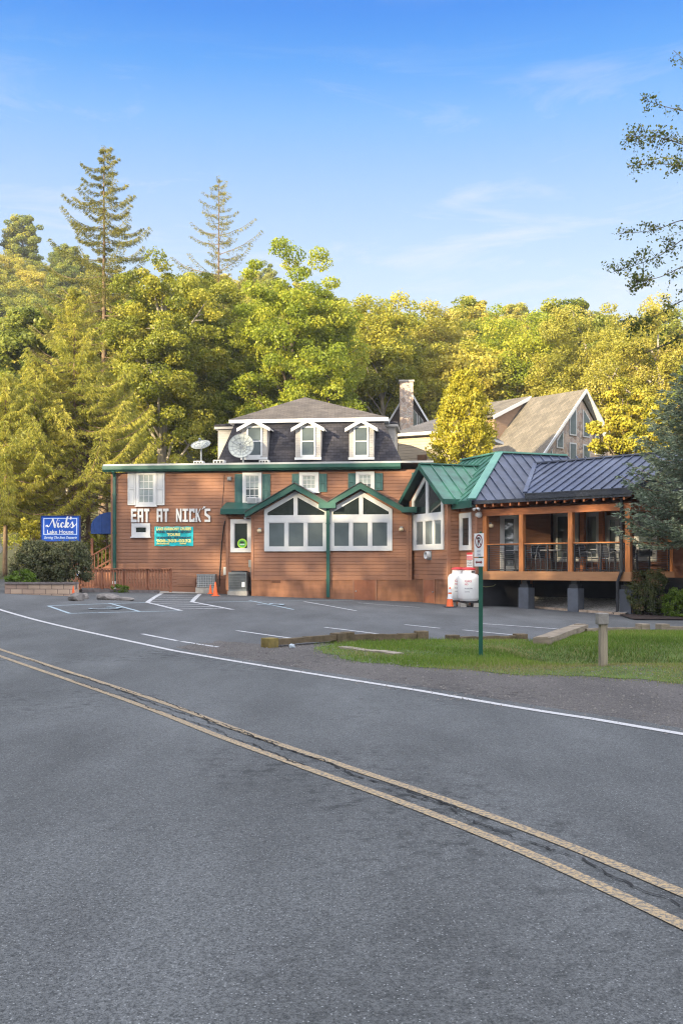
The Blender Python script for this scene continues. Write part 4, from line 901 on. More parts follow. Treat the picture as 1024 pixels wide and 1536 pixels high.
# cable rail bays
def rail(fr, a0, a1, w, posts):
    t_ = MB(); fr.box(t_, a0, a1, w-.05, w+.05, zd1+.93, zd1+.965); rt = t_.build('rail_cap', CEDAR, DK)
    b = MB()
    for p in posts: fr.box(b, p-.022, p+.022, w-.022, w+.022, zd1+.01, zd1+.928)
    fr.box(b, a0, a1, w-.018, w+.018, zd1+.895, zd1+.929); fr.box(b, a0, a1, w-.018, w+.018, zd1+.05, zd1+.08)
    b.build('rail_post', DARKM, rt)
    c = MB()
    for k in range(10):
        z = zd1+.15+k*.073; c.tube([fr.pt(a0, w, z), fr.pt(a1, w, z)], .006, 5)
    c.build('rail_cable', CABLE, rt)
for i in range(3):
    a0, a1 = pa[i]+.088, pa[i+1]-.088; rail(FD, a0, a1, -.1, (a0+.04, (a0+a1)/2+.05, a1-.04))
rail(FE, .28, 3.0, -.1, (.32, 1.5, 2.9)); rail(FE, 3.0, 6.5, -.1, (3.1, 4.4, 6.3))
b = MB(); FE.box(b, 3.0-.085, 3.0+.085, -.185, -.015, zd1+.002, 3.33); b.build('post', CEDAR, DK)
# piers, skirting and under-deck gravel
for px in (788.5, 862.5, 941):
    a = FD.q(px, 890, -.25)[0]; p = FD.pt(a, -.28, 0); g = zt(p.x, p.y)
    b = MB(); FD.box(b, a-.20, a+.20, -.48, -.08, g-.2, zd0-.26); pr = b.build('pier', PIER, DK, bevel=.015)
    b = MB(); FD.box(b, a-.16, a+.16, -.40, -.12, zd0-.258, zd0-.14); FD.box(b, a-.10, a+.10, -.36, -.16, zd0-.139, zd0-.005); b.build('pier_bracket', DARKM, pr)
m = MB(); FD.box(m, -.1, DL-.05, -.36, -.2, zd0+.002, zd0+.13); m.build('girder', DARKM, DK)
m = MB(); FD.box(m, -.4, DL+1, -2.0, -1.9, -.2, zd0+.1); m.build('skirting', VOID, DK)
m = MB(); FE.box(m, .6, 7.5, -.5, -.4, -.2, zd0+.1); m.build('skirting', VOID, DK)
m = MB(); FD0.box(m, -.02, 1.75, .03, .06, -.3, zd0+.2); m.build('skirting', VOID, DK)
# wall behind the deck with tall windows
m = MB(); siding(m, FD0, 0, 3.0, 0, zd1, 3.9); m.build('back_wall', SIDING, DK)
a0, a1, z0, z1 = FD0.rect(749.5, 776, 771, 858, .02); sash_window(FD0, DK, a0, a1, zd1+.02, z1, .02, fw=.14, cols=1, rows=1, mid=False, glass=GLASS, sill=False, name='glazed_door')
WB = -3.0; a_s = FD.q(787, 800, WB)[0]
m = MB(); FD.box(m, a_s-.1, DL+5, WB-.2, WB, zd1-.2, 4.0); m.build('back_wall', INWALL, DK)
for px0, px1, t_ in ((830.5, 868, 768), (875, 900, 768), (908, 929, 773), (952, 985, 772)):
    a0, a1, z0, z1 = FD.rect(px0, px1, t_, 820, WB+.02); sash_window(FD, DK, a0, a1, zd1+.35, z1, WB+.01, fw=.13, cols=1, rows=1, mid=False, glass=GLASS, sill=False, frame=mat('shaded_frame', (.50, .50, .50), .6, .05, 3))
for px in (812, 875, 903): 
    a = FD.q(px, 810, WB+.2)[0]; depost(a, WB+.25, 'inner_post', 3.6, .16, CEDARH)
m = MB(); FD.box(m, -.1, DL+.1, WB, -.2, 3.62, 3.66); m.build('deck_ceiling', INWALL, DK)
# black downspout at the deck corner
a = FD.q(932.5, 800, .03)[0]; m = MB(); p = [FD.pt(a, .06, zb1+.15), FD.pt(a, .06, zd1+.05), FD.pt(a, .09, zd1-.02), FD.pt(a-.12, .09, zd0-.02)]
q = FD.pt(a-.12, .09, 0); p += [FD.pt(a-.12, .09, zt(q.x, q.y)+.12), FD.pt(a-.22, .2, zt(q.x, q.y)+.04)]; m.tube(p, .05, 8); m.build('downspout', DARKM, DK)
# gravel bed and its block edging
ed = [G(715, 905), G(760, 908), G(800, 912.5), G(850, 917), G(900, 920.5), G(935, 923.5)]
m = MB(); bk = [FD.pt(DL*k/5-.3, -1.88, .48) for k in range(6)]
for i in range(5):
    for j in range(6): m.poly([e.lerp(q, t_)+Vector((0, 0, .04*(1-t_)+R.uniform(0, .0))) for e, q, t_ in ((ed[i], bk[i], j/6), (ed[i+1], bk[i+1], j/6), (ed[i+1], bk[i+1], (j+1)/6), (ed[i], bk[i], (j+1)/6))])
tag(m.build('gravel_bed', PGRAV), kind='structure')
m = MB()
for i in range(len(ed)-1):
    a, b = ed[i], ed[i+1]; k = max(1, int((b-a).length/.34))
    for j in range(k):
        p, q = a.lerp(b, j/k), a.lerp(b, (j+.95)/k); m.beam(p+Vector((0, 0, .035)), q+Vector((0, 0, .035)), .16, .09+R.uniform(0, .012))
solo(m, 'stone_edging', mat('edging_stone', (.34, .26, .20), .9, .3, 6, .4, 20), 'low row of pale edging blocks along the gravel under the deck', 'kerb', loc=ed[2])

# ---------------------------------------------------------------- things on and around the restaurant
# block letters
LET = {'E': [(0, 0, .3, 1), (.3, .8, 1, 1), (.3, .41, .9, .6), (.3, 0, 1, .2)], 'A': [(0, 0, .3, 1), (.7, 0, 1, 1), (.3, .8, .7, 1), (.3, .35, .7, .53)], 'T': [(0, .8, 1, 1), (.34, 0, .68, .8)],
       'N': [(0, 0, .27, 1), (.73, 0, 1, 1), ('p', (.27, 1), (.27, .62), (.73, 0), (.73, .38))], 'I': [(0, 0, 1, .17), (0, .83, 1, 1), (.33, .17, .67, .83)], 'C': [(0, 0, .3, 1), (.3, .8, 1, 1), (.3, 0, 1, .2), (.72, .2, 1, .3), (.72, .7, 1, .8)],
       'K': [(0, 0, .3, 1), ('p', (.3, .62), (.3, .36), (.75, 1), (1, 1), ), ('p', (.3, .5), (.52, .58), (1, 0), (.68, 0))], 'S': [(0, .82, 1, 1), (0, .5, .3, .82), ('p', (0, .5), (.3, .66), (1, .42), (1, .2), ), (.7, .17, 1, .4), (0, 0, 1, .17)], "'": [('p', (0, 0), (.5, .9), (1, .75))]}
a0, z0 = FM.q(196.8, 783.5, .05)
LT = thing('wall_letters', FM.pt(a0, .05, z0), 'big white block letters reading EAT AT NICK\'S mounted on the brown siding', 'sign letters')
for ch, x0, x1, y0, y1 in (('E', 196.8, 205.2, 763, 783.5), ('A', 206.8, 215, 763, 783.5), ('T', 216.2, 224.2, 763, 783.5), ('A', 235.4, 243.7, 763, 783), ('T', 245, 253, 763, 783), ('N', 264.3, 272.5, 763, 783), ('I', 274.2, 282.2, 763, 783), ('C', 284, 292.2, 763, 783), ('K', 293.8, 301.6, 763, 783), ("'", 302.8, 309, 758.8, 764.5), ('S', 307.2, 315.6, 763, 783)):
    a0, a1, z0, z1 = FM.rect(x0, x1, y0, y1, .05); m = MB(); i = 0
    for q in LET[ch]:
        d = .085+i*.0015; i += 1
        if q[0] == 'p': FM.poly(m, [(a0+(a1-a0)*x, z0+(z1-z0)*y) for x, y in q[1:]], .03, d)
        else: FM.box(m, a0+(a1-a0)*q[0], a0+(a1-a0)*q[2], .03, d, z0+(z1-z0)*q[1], z0+(z1-z0)*q[3])
    m.build('letter', WHITE, LT)
# turquoise banner
a0, a1, z0, z1 = FM.rect(231.8, 289.8, 790, 819, .03); BN = thing('banner', FM.pt(a0, .03, z0), 'turquoise vinyl banner with yellow lettering advertising lake cruises and tours', 'banner')
m = MB(); K = 24
for i in range(K):
    for j in range(10):
        def bp(i, j): return FM.pt(a0+(a1-a0)*i/K, .034+.012*math.sin(i*.9+j*.7)*math.sin(j*.8)+.006*math.sin(i*2.1-j), z0+(z1-z0)*j/10+.012*math.sin(i*1.0))
        m.poly([bp(i, j), bp(i+1, j), bp(i+1, j+1), bp(i, j+1)])
m.build('banner_sheet', CYAN, BN, smooth=True)
U3 = (FM.u.x, FM.u.y, 0); N3 = (FM.n.x, FM.n.y, 0); hB = z1-z0; wB = a1-a0
for txt, zf, sz, m_, wf, af in (('LAKE HARMONY CRUISES', .82, .15, LEMON, .90, .5), ('SCENIC, RELAXING, HISTORIC', .68, .12, INK, .90, .5), ('TOURS', .52, .15, LEMON, .34, .5), ('OF BEAUTIFUL LAKE HARMONY', .39, .10, INK, .90, .5), ('908-303-0332', .195, .165, LEMON, .90, .5), ('ASK LARRY OR', .09, .07, LEMON, .34, .22), ('DIANA', .09, .07, LEMON, .16, .74)):
    text_mesh(txt, sz, m_, 'lettering', BN, FM.pt(a0+wB*af, .058, z0+hB*zf), U3, (0, 0, 1), N3, .002, 0, .008, wB*wf)
# condensers
def condenser(px0, px1, py0, py1, w, m_, lab, round_top=False):
    a0, a1, z0, z1 = FM.rect(px0, px1, py0, py1, w); p = FM.pt((a0+a1)/2, w-.35, 0); g = zt(p.x, p.y); dp = .34 if not round_top else .78
    t = thing('air_conditioner', FM.pt((a0+a1)/2, w-dp/2, g), lab, 'condenser')
    b = MB(); FM.box(b, a0-.04, a1+.04, w-dp-.04, w+.04, g-.15, z0); b.build('pad', CONC, t)
    b = MB(); FM.box(b, a0, a1, w-dp, w-.02, z0+.002, z1); b.build('cabinet', mat('coil_dark', (.055, .06, .062), .7, .2, 8) if round_top else ACG, t, bevel=.012)
    l = MB()
    if round_top:
        n = 16
        for k in range(n+1): a = a0+(a1-a0)*k/n; FM.box(l, a-.008, a+.008, w-.02, w+.004, z0+.06, z1-.05)
        for k in range(7): zz = z0+.08+(z1-z0-.15)*k/6; FM.box(l, a0, a1, w-.018, w+.0, zz-.006, zz+.006)
        for zz in (z0+.002, z1-.06): FM.box(l, a0-.006, a1+.006, w-.0195, w+.008, zz, zz+.06)
        FM.box(l, a1-.01, a1+.012, w-dp, w+.006, z0+.002, z1)
        for k in range(12): zz = z0+.08+(z1-z0-.15)*k/11; FM.box(l, a1+.001, a1+.018, w-dp+.03, w-.03, zz-.005, zz+.005)
        l.build('grille', ACG, t); b = MB(); FM.box(b, a1-.17, a1-.05, w+.009, w+.012, z0+.17, z0+.36); b.build('data_label', SIGNW, t)
        b = MB(); b.lathe(FM.pt((a0+a1)/2, w-dp/2, z1), [(.33, .001), (.33, .05), (.28, .055), (.0, .06)], 20); b.build('fan_guard', DARKM, t)
    else:
        n = 10
        for k in range(n+1): a = a0+.02+(a1-a0-.04)*k/n; FM.box(l, a-.006, a+.006, w-.018, w+.002, z0+.03, z1-.03)
        for k in range(6): zz = z0+.03+(z1-z0-.06)*k/5; FM.box(l, a0, a1, w-.0185, w+.004, zz-.007, zz+.007)
        l.build('grille', mat('pale_grille', (.42, .44, .45), .5, .1, 6), t); b = MB(); FM.box(b, a0-.012, a1+.012, w-dp-.01, w+.006, z1+.001, z1+.03); b.build('lid', STEEL, t)
    return t
condenser(295, 322, 862.5, 881.5, .55, ACG, 'low pale heat pump with white lattice grille beside the orange cones')
condenser(343, 369, 858.5, 887, 1.35, ACG, 'tall dark grey ribbed air conditioner under the door window', True)
# window air conditioner
a0, a1, z0, z1 = FM.rect(370, 384.5, 745.5, 755, .36); t = thing('window_air_conditioner', FM.pt((a0+a1)/2, .1, z0), 'small white box air conditioner sticking out of an upstairs window between green shutters', 'air conditioner')
m = MB(); FM.box(m, a0, a1, .07, .34, z0, z1); m.build('case', WHITE, t, bevel=.012)
m = MB(); FM.box(m, a0+.03, a1-.03, .335, .346, z0+.03, z1-.03)
m.build('coil_panel', STEEL, t); m = MB()
for k in range(7): zz = z0+.04+(z1-z0-.08)*k/6; FM.box(m, a0+.03, a1-.03, .344, .352, zz-.004, zz+.004)
m.build('louvre', WHITE, t)
m = MB(); FM.box(m, a1+.005, FM.q(390, 750, .1)[0], .06, .08, z0, z1+.03); m.build('side_panel', WHITE, t)
# wall fittings
def wall_lamp(fr, px, py, w, lab):
    a, z = fr.q(px, py, w+.1); t = thing('wall_lamp', fr.pt(a, w+.02, z), lab, 'lamp')
    m = MB(); fr.box(m, a-.06, a+.06, w+.015, w+.05, z-.07, z+.10); m.tube([fr.pt(a, w+.05, z+.06), fr.pt(a, w+.12, z+.09), fr.pt(a, w+.13, z+.05)], .012, 6); m.build('bracket', STEEL, t)
    m = MB(); m.lathe(fr.pt(a, w+.13, z-.09), [(.03, 0), (.085, .02), (.09, .10), (.055, .13), (.0, .14)], 12); m.build('lamp_shade', BRASS, t, smooth=True)
wall_lamp(FM, 389, 795.5, WP, 'cream wall lamp left of the twin gable windows'); wall_lamp(FM, 601.5, 793.5, WP, 'cream wall lamp on the siding beside the angled gable bay')
wall_lamp(FD0, 735.5, 788, .0, 'cream wall lamp beside the glazed door on the deck')
def flood(fr, px, py, w, lab):
    a, z = fr.q(px, py, w+.1); t = thing('floodlight', fr.pt(a, w+.02, z), lab, 'floodlight')
    m = MB(); m.lathe(fr.pt(a, w+.03, z), [(.05, 0), (.05, .03), (.02, .04)], 10, N3); m.build('base', WHITE, t)
    for s_ in (-1, 1):
        d = Vector((s_*.55, -.7, -.45)).normalized(); m = MB(); m.lathe(fr.pt(a+s_*.05, w+.08, z), [(.02, 0), (.03, .03), (.055, .12), (.05, .125), (.0, .11)], 12, d); m.build('lamp_head', WHITE, t, smooth=True)
flood(FM, 371.5, 775, WV, 'white twin floodlight under the green eave above the door window')
flood(FW, 713, 762, .05, 'white twin floodlight at the wing corner under the green eave')
a, z = FD0.q(719.5, 772, .1); m = MB(); m.lathe(FD0.pt(a, .03, z), [(.11, -.08), (.11, .03), (.09, .06), (.0, .07)], 14, (FD0.n.x, FD0.n.y, 0)); solo(m, 'round_wall_light', WHITE, 'round white bulkhead light at the top of the deck corner post', 'light', loc=FD0.pt(a, .02, z), smooth=True)
a, z = FB.q(641, 833, .1); t = thing('exhaust_vent', FB.pt(a, .02, z), 'round steel exhaust hood on the angled bay below its window', 'vent')
m = MB(); m.lathe(FB.pt(a, .02, z), [(.14, 0), (.15, .16), (.145, .17), (.12, .17), (.11, .1), (0, .1)], 18, (FB.n.x, FB.n.y, 0)); m.build('hood', WHITE, t, smooth=True); m = MB(); FB.box(m, a-.17, a+.17, .016, .035, z-.17, z+.17); m.build('flange', STEEL, t)
def box_on(fr, px0, px1, py0, py1, w, dp, m_, name, lab, cat, pipe=None):
    a0, a1, z0, z1 = fr.rect(px0, px1, py0, py1, w+dp); t = thing(name, fr.pt((a0+a1)/2, w, z0), lab, cat)
    m = MB(); fr.box(m, a0, a1, w+.018, w+dp, z0, z1); m.build('case', m_, t, bevel=.01)
    m = MB(); fr.box(m, a0+.02, a1-.02, w+dp+.001, w+dp+.012, z0+.03, z1-.02); m.build('cover', m_, t)
    if pipe:
        m = MB(); ac = (a0+a1)/2; m.tube([fr.pt(ac, w+.06, z0), fr.pt(ac, w+.06, pipe)], .022, 8); m.build('conduit', STEEL, t)
box_on(FM, 372.5, 378, 840, 851, WV+.02, .12, STEEL, 'electric_box', 'grey electric box with a conduit above the dark condenser', 'electric box', .55)
box_on(FM, 334.8, 340.5, 850.5, 863, .0, .13, mat('pale_box', (.48, .50, .50), .5, .08, 5), 'meter_box', 'pale disconnect box on the siding between the two condensers', 'electric box')
box_on(FM, 340.5, 346.5, 715, 720.5, .0, .10, STEEL, 'junction_box', 'small grey junction box high on the siding left of a green shutter', 'electric box')
m = MB(); a, z = FM.q(337, 781, .03); m.tube([FM.pt(FM.q(x, y, .03)[0], .035, FM.q(x, y, .03)[1]) for x, y in ((337.5, 781), (335.5, 790), (332, 820), (329.5, 860), (329, 880))], .020, 6); solo(m, 'drain_hose', BLACK, 'thin black hose hanging down the siding beside the vestibule', 'hose', loc=FM.pt(a, .03, .6))
m = MB(); m.tube([FM.pt(FM.q(x, y, .03)[0], .03, FM.q(x, y, .03)[1]) for x, y in ((336.5, 712), (335.5, 730), (333, 760), (332.5, 766))], .009, 5); solo(m, 'hanging_cable', BLACK, 'thin dark cable hanging on the upper siding near the junction box', 'cable', loc=FM.pt(FM.q(335, 740, .03)[0], .03, 4))
# green sticker inside the door window
a, z = FM.q(363.2, 815.3, WV+.04); t = thing('round_sticker', FM.pt(a, WV+.035, z), 'round lime green sticker on the dark door window', 'sticker')
m = MB(); m.lathe(FM.pt(a, WV+.035, z), [(0, .004), (.19, .004), (.195, 0), (0, -.001)], 28, N3); m.build('disc', LIME, t)
m = MB(); m.lathe(FM.pt(a, WV+.040, z), [(0, .003), (.145, .003), (.145, 0)], 28, N3); m.build('inner_disc', mat('sticker_green', (.10, .40, .08), .5, .1, 5), t)
m = MB(); FM.poly(m, [(a-.085, z+.01), (a+.07, z+.01), (a+.085, z+.05), (a+.05, z+.085), (a-.085, z+.085)], WV+.043, WV+.047); m.build('state_shape', BLACK, t); m = MB(); FM.box(m, a-.1, a+.1, WV+.043, WV+.046, z-.055, z-.02); m.build('print', SIGNW, t)
# satellite dishes on the flat roof
def dish(c, nrm, rad, foot, lab, ribs=12):
    c = Vector(c); nrm = Vector(nrm).normalized(); t = thing('satellite_dish', foot, lab, 'satellite dish')
    u = nrm.cross(Vector((0, 0, 1))).normalized(); v = u.cross(nrm)
    m = MB(); m.lathe(c, [(rad*f, rad*.32*(f*f-1)+.0) for f in (0.02, .25, .45, .65, .85, 1.0)]+[(rad*1.02, .0), (rad*1.0, -.02)]+[(rad*f, rad*.32*(f*f-1)-.012) for f in (.85, .65, .45, .25, .02)], 32, nrm); dm = m.build('reflector', DISH, t, smooth=True)
    r = MB()
    for k in range(ribs):
        th = 2*math.pi*k/ribs; d = u*math.cos(th)+v*math.sin(th)
        r.tube([c+d*rad*f+nrm*(rad*.32*(f*f-1)+.008) for f in (.05, .4, .7, 1.0)], .010, 5)
    for f in (.42, .72, 1.0):
        r.tube([c+(u*math.cos(q)+v*math.sin(q))*rad*f+nrm*(rad*.32*(f*f-1)+.008) for q in [2*math.pi*k/24 for k in range(25)]], .010, 5, False)
    r.build('rib', STEEL, dm)
    m = MB(); fp = c+nrm*rad*.55
    for k in range(3):
        th = 2*math.pi*k/3+.5; m.tube([c+(u*math.cos(th)+v*math.sin(th))*rad*.8, fp], .012, 5)
    m.lathe(fp, [(.045, -.08), (.045, .06), (0, .06)], 10, nrm); m.build('feed_arm', STEEL, t)
    m = MB(); back = c-nrm*rad*.36; m.tube([Vector(foot), Vector((foot[0], foot[1], back.z+.02)), back], .04, 8); m.box(Vector(foot), .23, .34, .05); m.build('mast', STEEL, t)
d1 = P(361.5, 668.5, 41.9); f1 = Vector((d1.x+.06, d1.y+.30, ZG+.315)); dish(d1, (-.05, -.97, .25), .535, f1, 'large round mesh satellite dish facing the road in front of the left dormer', 14)
d2 = P(301, 666.5, 43.0); f2 = Vector((d2.x+.02, d2.y, ZG+.315)); dish(d2, (-.10, -.52, .86), .42, f2, 'smaller satellite dish tipped to the sky near the flat roof corner', 12)
for px0, px1, py0, lab in ((290, 304, 692, 'grey roof vent box beneath the smaller satellite dish'), (319.5, 335.5, 690.5, 'pale slotted roof vent box between the two satellite dishes'), (388.5, 402.5, 690.5, 'pale slotted roof vent box below the left dormer window')):
    a0, a1 = FM.q(px0, 700, -.4)[0], FM.q(px1, 700, -.4)[0]; z0, z1 = ZG+.315, FM.q(px0, py0, -.4)[1]+.02; t = thing('roof_vent', FM.pt((a0+a1)/2, -.5, z0), lab, 'roof vent')
    m = MB(); FM.box(m, a0, a1, -.8, -.4, z0, z1); m.build('case', mat('vent_grey', (.42, .42, .42), .6, .1, 5), t); m = MB()
    for k in range(3): x = a0+(a1-a0)*(.1+.3*k); FM.box(m, x, x+(a1-a0)*.2, -.399, -.394, z0+.05, z1-.04)
    m.build('slot', BLACK, t)
# traffic cones
def cone(px, py, h, lab, collar=False, rad=None):
    p = G(px, py) if not collar else Vector(((px-CX)/FPX*33.9, 33.9, zt((px-CX)/FPX*33.9, 33.9))); r = rad or h*.24; t = thing('traffic_cone', p, lab, 'traffic cone', 'orange traffic cones on the parking lot')
    b = MB(); b.box(p+Vector((0, 0, .012)), r*2.1, r*2.1, .03, .3); b.build('base', ORANGE if not collar else DARKM, t, bevel=.008)
    b = MB(); b.lathe(p+Vector((0, 0, .042)), [(r*.78, 0), (r*.72, .02), (r*.16, h-.05), (r*.12, h-.042), (.0, h-.045)], 18); cb = b.build('cone_body', ORANGE, t, smooth=True)
    if collar:
        for f0, f1 in ((.36, .60), (.68, .84)):
            R_ = lambda f: r*(.72-.56*f)+.004
            c = MB(); c.lathe(p+Vector((0, 0, .042)), [(R_(f0), h*f0), (R_(f1), h*f1)], 18); c.build('reflective_band', SIGNW, cb, smooth=True)
    return t
cone(315.5, 891.5, .40, 'shorter plain orange cone beside the low heat pump'); cone(323, 894.8, .55, 'taller plain orange cone nearer the road, right of a shorter one'); cone(674.5, 910.5, .70, 'orange cone with white bands in front of the gas tanks', True)
# propane tanks
def gas_tank(px, d, lab, sgn):
    x_ = (px-CX)/FPX*d; p = Vector((x_, d, zt(x_, d))); r = .375; H = .98; t = thing('gas_tank', p+Vector((0, 0, .0)), lab, 'gas tank', 'upright white gas tanks by the deck')
    q = p+Vector((0, 0, .16)); b = MB()
    for s_ in (-1, 1): b.box(p+Vector((s_*.22, 0, -.02)), .2, .4, .17, .1)
    b.build('block', CONC, t)
    b = MB(); b.lathe(q, [(.0, .0), (.26, .01), (.30, .02), (.30, .06), (.34, .10), (r, .17), (r, H-.16), (r*.96, H-.08), (r*.82, H-.02), (r*.55, H+.02), (.0, H+.03)], 36); bd = b.build('tank_body', TANK, t, smooth=True)
    b = MB(); b.lathe(q, [(.302, .002), (.302, .055), (.29, .055), (.29, .002)], 30); b.build('foot_ring', DARKM, t)
    b = MB(); b.lathe(q, [(.225, H-.0), (.225, H+.16), (.215, H+.16), (.215, H+.0)], 28); cl = b.build('collar', TANK, t, smooth=True)
    b = MB(); b.lathe(q, [(.0, H+.235), (.10, H+.23), (.235, H+.20), (.262, H+.15), (.255, H+.145), (.20, H+.17)], 28); b.build('lid', RED, t, smooth=True)
    b = MB(); d = Vector((.55, -.83, 0)); e = Vector((.83, .55, 0)); c = q+d*.232+Vector((0, 0, H+.07)); b.poly([c-e*.07-Vector((0, 0, .025)), c+e*.07-Vector((0, 0, .025)), c+e*.07+Vector((0, 0, .025)), c-e*.07+Vector((0, 0, .025))]); b.build('slot', BLACK, cl)
    # printed markings curved onto the body
    for txt, dz, sz, wd, m_ in (('GAS', .70, .11, .24, PINKT), ('NO', .60, .085, .12, PINKT), ('FLAMMABLE', .47, .05, .28, mat('grey_print', (.35, .34, .36), .5, .1, 5)), ('1075', .36, .035, .16, MATS['grey_print'])):
        ob = text_mesh(txt, sz, m_, 'marking', t, (0, 0, 0), (1, 0, 0), (0, 0, 1), (0, -1, 0), 0.0, 0, .003, wd, 'LEFT')
        co = np.empty(len(ob.data.vertices)*3); ob.data.vertices.foreach_get('co', co); co = co.reshape(-1, 3)+np.array(ORG[t.name]); th = math.radians(-118)+co[:, 0]/r
        w = np.column_stack([q.x+(r+.003)*np.cos(th), q.y+(r+.003)*np.sin(th), q.z+dz+co[:, 2]])-np.array(ORG[t.name]); ob.data.vertices.foreach_set('co', w.ravel()); ob.data.update()
    return t
gas_tank(687.5, 34.95, 'white upright gas tank with red lid standing behind, half hidden by its twin', 1); gas_tank(702.5, 34.2, 'white upright gas tank with red lid standing in front, nearest the deck', 1)
m = MB(); p = [P(722, 879, 34.8), P(728, 880.5, 34.9), P(740, 879, 35.1), P(747, 873, 35.3), P(752, 871, 35.5)]; m.tube(p, .014, 6); solo(m, 'gas_hose', mat('hose_olive', (.16, .15, .06), .6, .1, 5), 'thin olive gas hose looping under the deck from the tanks', 'hose', loc=p[0])
# warning notice by the tanks
c = P(703.5, 831, 36.0); ux = Vector((FW.u.x, FW.u.y, 0)); a, zt_ = FW.q(699.2, 829, .06); a1, zb_ = FW.q(708.2, 852, .06); t = thing('warning_notice', FW.pt(a, .04, zb_), 'red and white warning notice fixed to the siding above the gas tanks', 'sign'); h = zt_-zb_
m = MB(); FW.box(m, a, a1, .03, .05, zb_, zt_); m.build('panel', SIGNW, t)
for f0, f1, m_ in ((.86, 1, RED), (.64, .80, PINKT), (.54, .62, RED)): m = MB(); FW.box(m, a+.01, a1-.01, .051, .054, zb_+h*f0, zb_+h*f1); m.build('red_band', m_, t)
for txt, f in (('NO SMOKING', .44), ('NO OPEN', .33), ('FLAMES', .23), ('DANGER', .12)): text_mesh(txt, .06, BLACK, 'lettering', t, FW.pt((a+a1)/2, .052, zb_+h*f), (FW.u.x, FW.u.y, 0), (0, 0, 1), (FW.n.x, FW.n.y, 0), .001, 0, 0, (a1-a)*.8)
# no-parking sign on a green post, turned along the road
g = G(720.5, 986); t = thing('parking_sign', g, 'no parking sign with double arrow plate on a green metal post in the grass', 'road sign')
m = MB(); s_ = .019; H = 2.16
m.hexa([g+Vector((x*s_, y*s_, z)) for z in (-.2, H) for x, y in ((-1, -1), (1, -1), (1, 1), (-1, 1))]); m.hexa([g+Vector((x, y, z)) for z in (-.2, H-.1) for x, y in ((-.036, -.026), (-.019, -.026), (-.019, -.014), (-.036, -.014))]); m.hexa([g+Vector((x, y, z)) for z in (-.2, H-.1) for x, y in ((.019, -.026), (.036, -.026), (.036, -.014), (.019, -.014))]); m.build('post', GRN_POST, t)
th = math.radians(-66); ux = Vector((math.cos(th), math.sin(th), 0)); nn = Vector((ux.y, -ux.x, 0)); c = g+Vector((-.035, -.05, 0))
zt0 = EYE-(802-HZ)/FPX*g.y; zt1 = EYE-(837-HZ)/FPX*g.y; zt2 = EYE-(839-HZ)/FPX*g.y; zt3 = EYE-(851.5-HZ)/FPX*g.y
def plate(z0, z1, w, name):
    m = MB(); m.hexa([c+ux*x+nn*y+Vector((0, 0, z)) for z in (z0, z1) for x, y in ((-w/2, -.003), (w/2, -.003), (w/2, .003), (-w/2, .003))]); return m.build(name, SIGNW, t)
plate(zt1, zt0, .30, 'sign_plate'); plate(zt3, zt2, .30, 'arrow_plate')
cc = c+nn*.0045+Vector((0, 0, zt0-.135))
def ring(r0, r1, m_, nm, off=0.0):
    m = MB()
    for k in range(32):
        q0, q1 = 2*math.pi*k/32, 2*math.pi*(k+1)/32
        m.poly([cc+nn*off+ux*r*math.cos(q)+Vector((0, 0, r*math.sin(q)*1.0)) for r, q in ((r0, q0), (r1, q0), (r1, q1), (r0, q1))])
    return m.build(nm, m_, t)
ring(.092, .118, mat('prohibit_dark_red', (.16, .02, .03), .5, .1, 5), 'prohibition_ring', .001)
m = MB(); d = (ux-Vector((0, 0, 1))).normalized(); e = (ux+Vector((0, 0, 1))).normalized(); m.poly([cc+nn*.002+d*x+e*y for x, y in ((-.10, -.012), (.10, -.012), (.10, .012), (-.10, .012))]); m.build('prohibition_bar', MATS['prohibit_dark_red'], t)
text_mesh('P', .19, BLACK, 'lettering', t, cc+Vector((0, 0, -.066)), ux, (0, 0, 1), nn, .0005, 0, .006)
for txt, dz, m_ in (('ANY', -.19, mat('grey_blue_print', (.22, .23, .32), .5, .1, 5)), ('TIME', -.25, MATS['grey_blue_print'])): text_mesh(txt, .055, m_, 'lettering', t, cc+Vector((0, 0, dz)), ux, (0, 0, 1), nn, .0005)
ca = c+nn*.0045+Vector((0, 0, (zt2+zt3)/2)); m = MB(); m.poly([ca+ux*x+Vector((0, 0, z)) for x, z in ((-.11, 0), (-.06, .035), (-.06, .014), (.06, .014), (.06, .035), (.11, 0), (.06, -.035), (.06, -.014), (-.06, -.014), (-.06, -.035))]); m.build('double_arrow', MATS['prohibit_dark_red'], t)
# weathered post with a box head
g = G(904, 1001); t = thing('wooden_post', g, 'short weathered wooden post with a boxy grey head standing in the roadside grass', 'post'); zt0 = EYE-(919.5-HZ)/FPX*g.y
m = MB(); m.box(g+Vector((0, 0, -.2)), .105, .105, zt0+.2-g.z-.17, .15); m.build('post_shaft', GREYW, t, bevel=.006); m = MB(); m.box((g.x-.02, g.y-.02, zt0-.17), .165, .13, .17, .15); m.build('post_head', mat('grey_head', (.18, .17, .16), .85, .25, 8, .4, 40), t, bevel=.012)
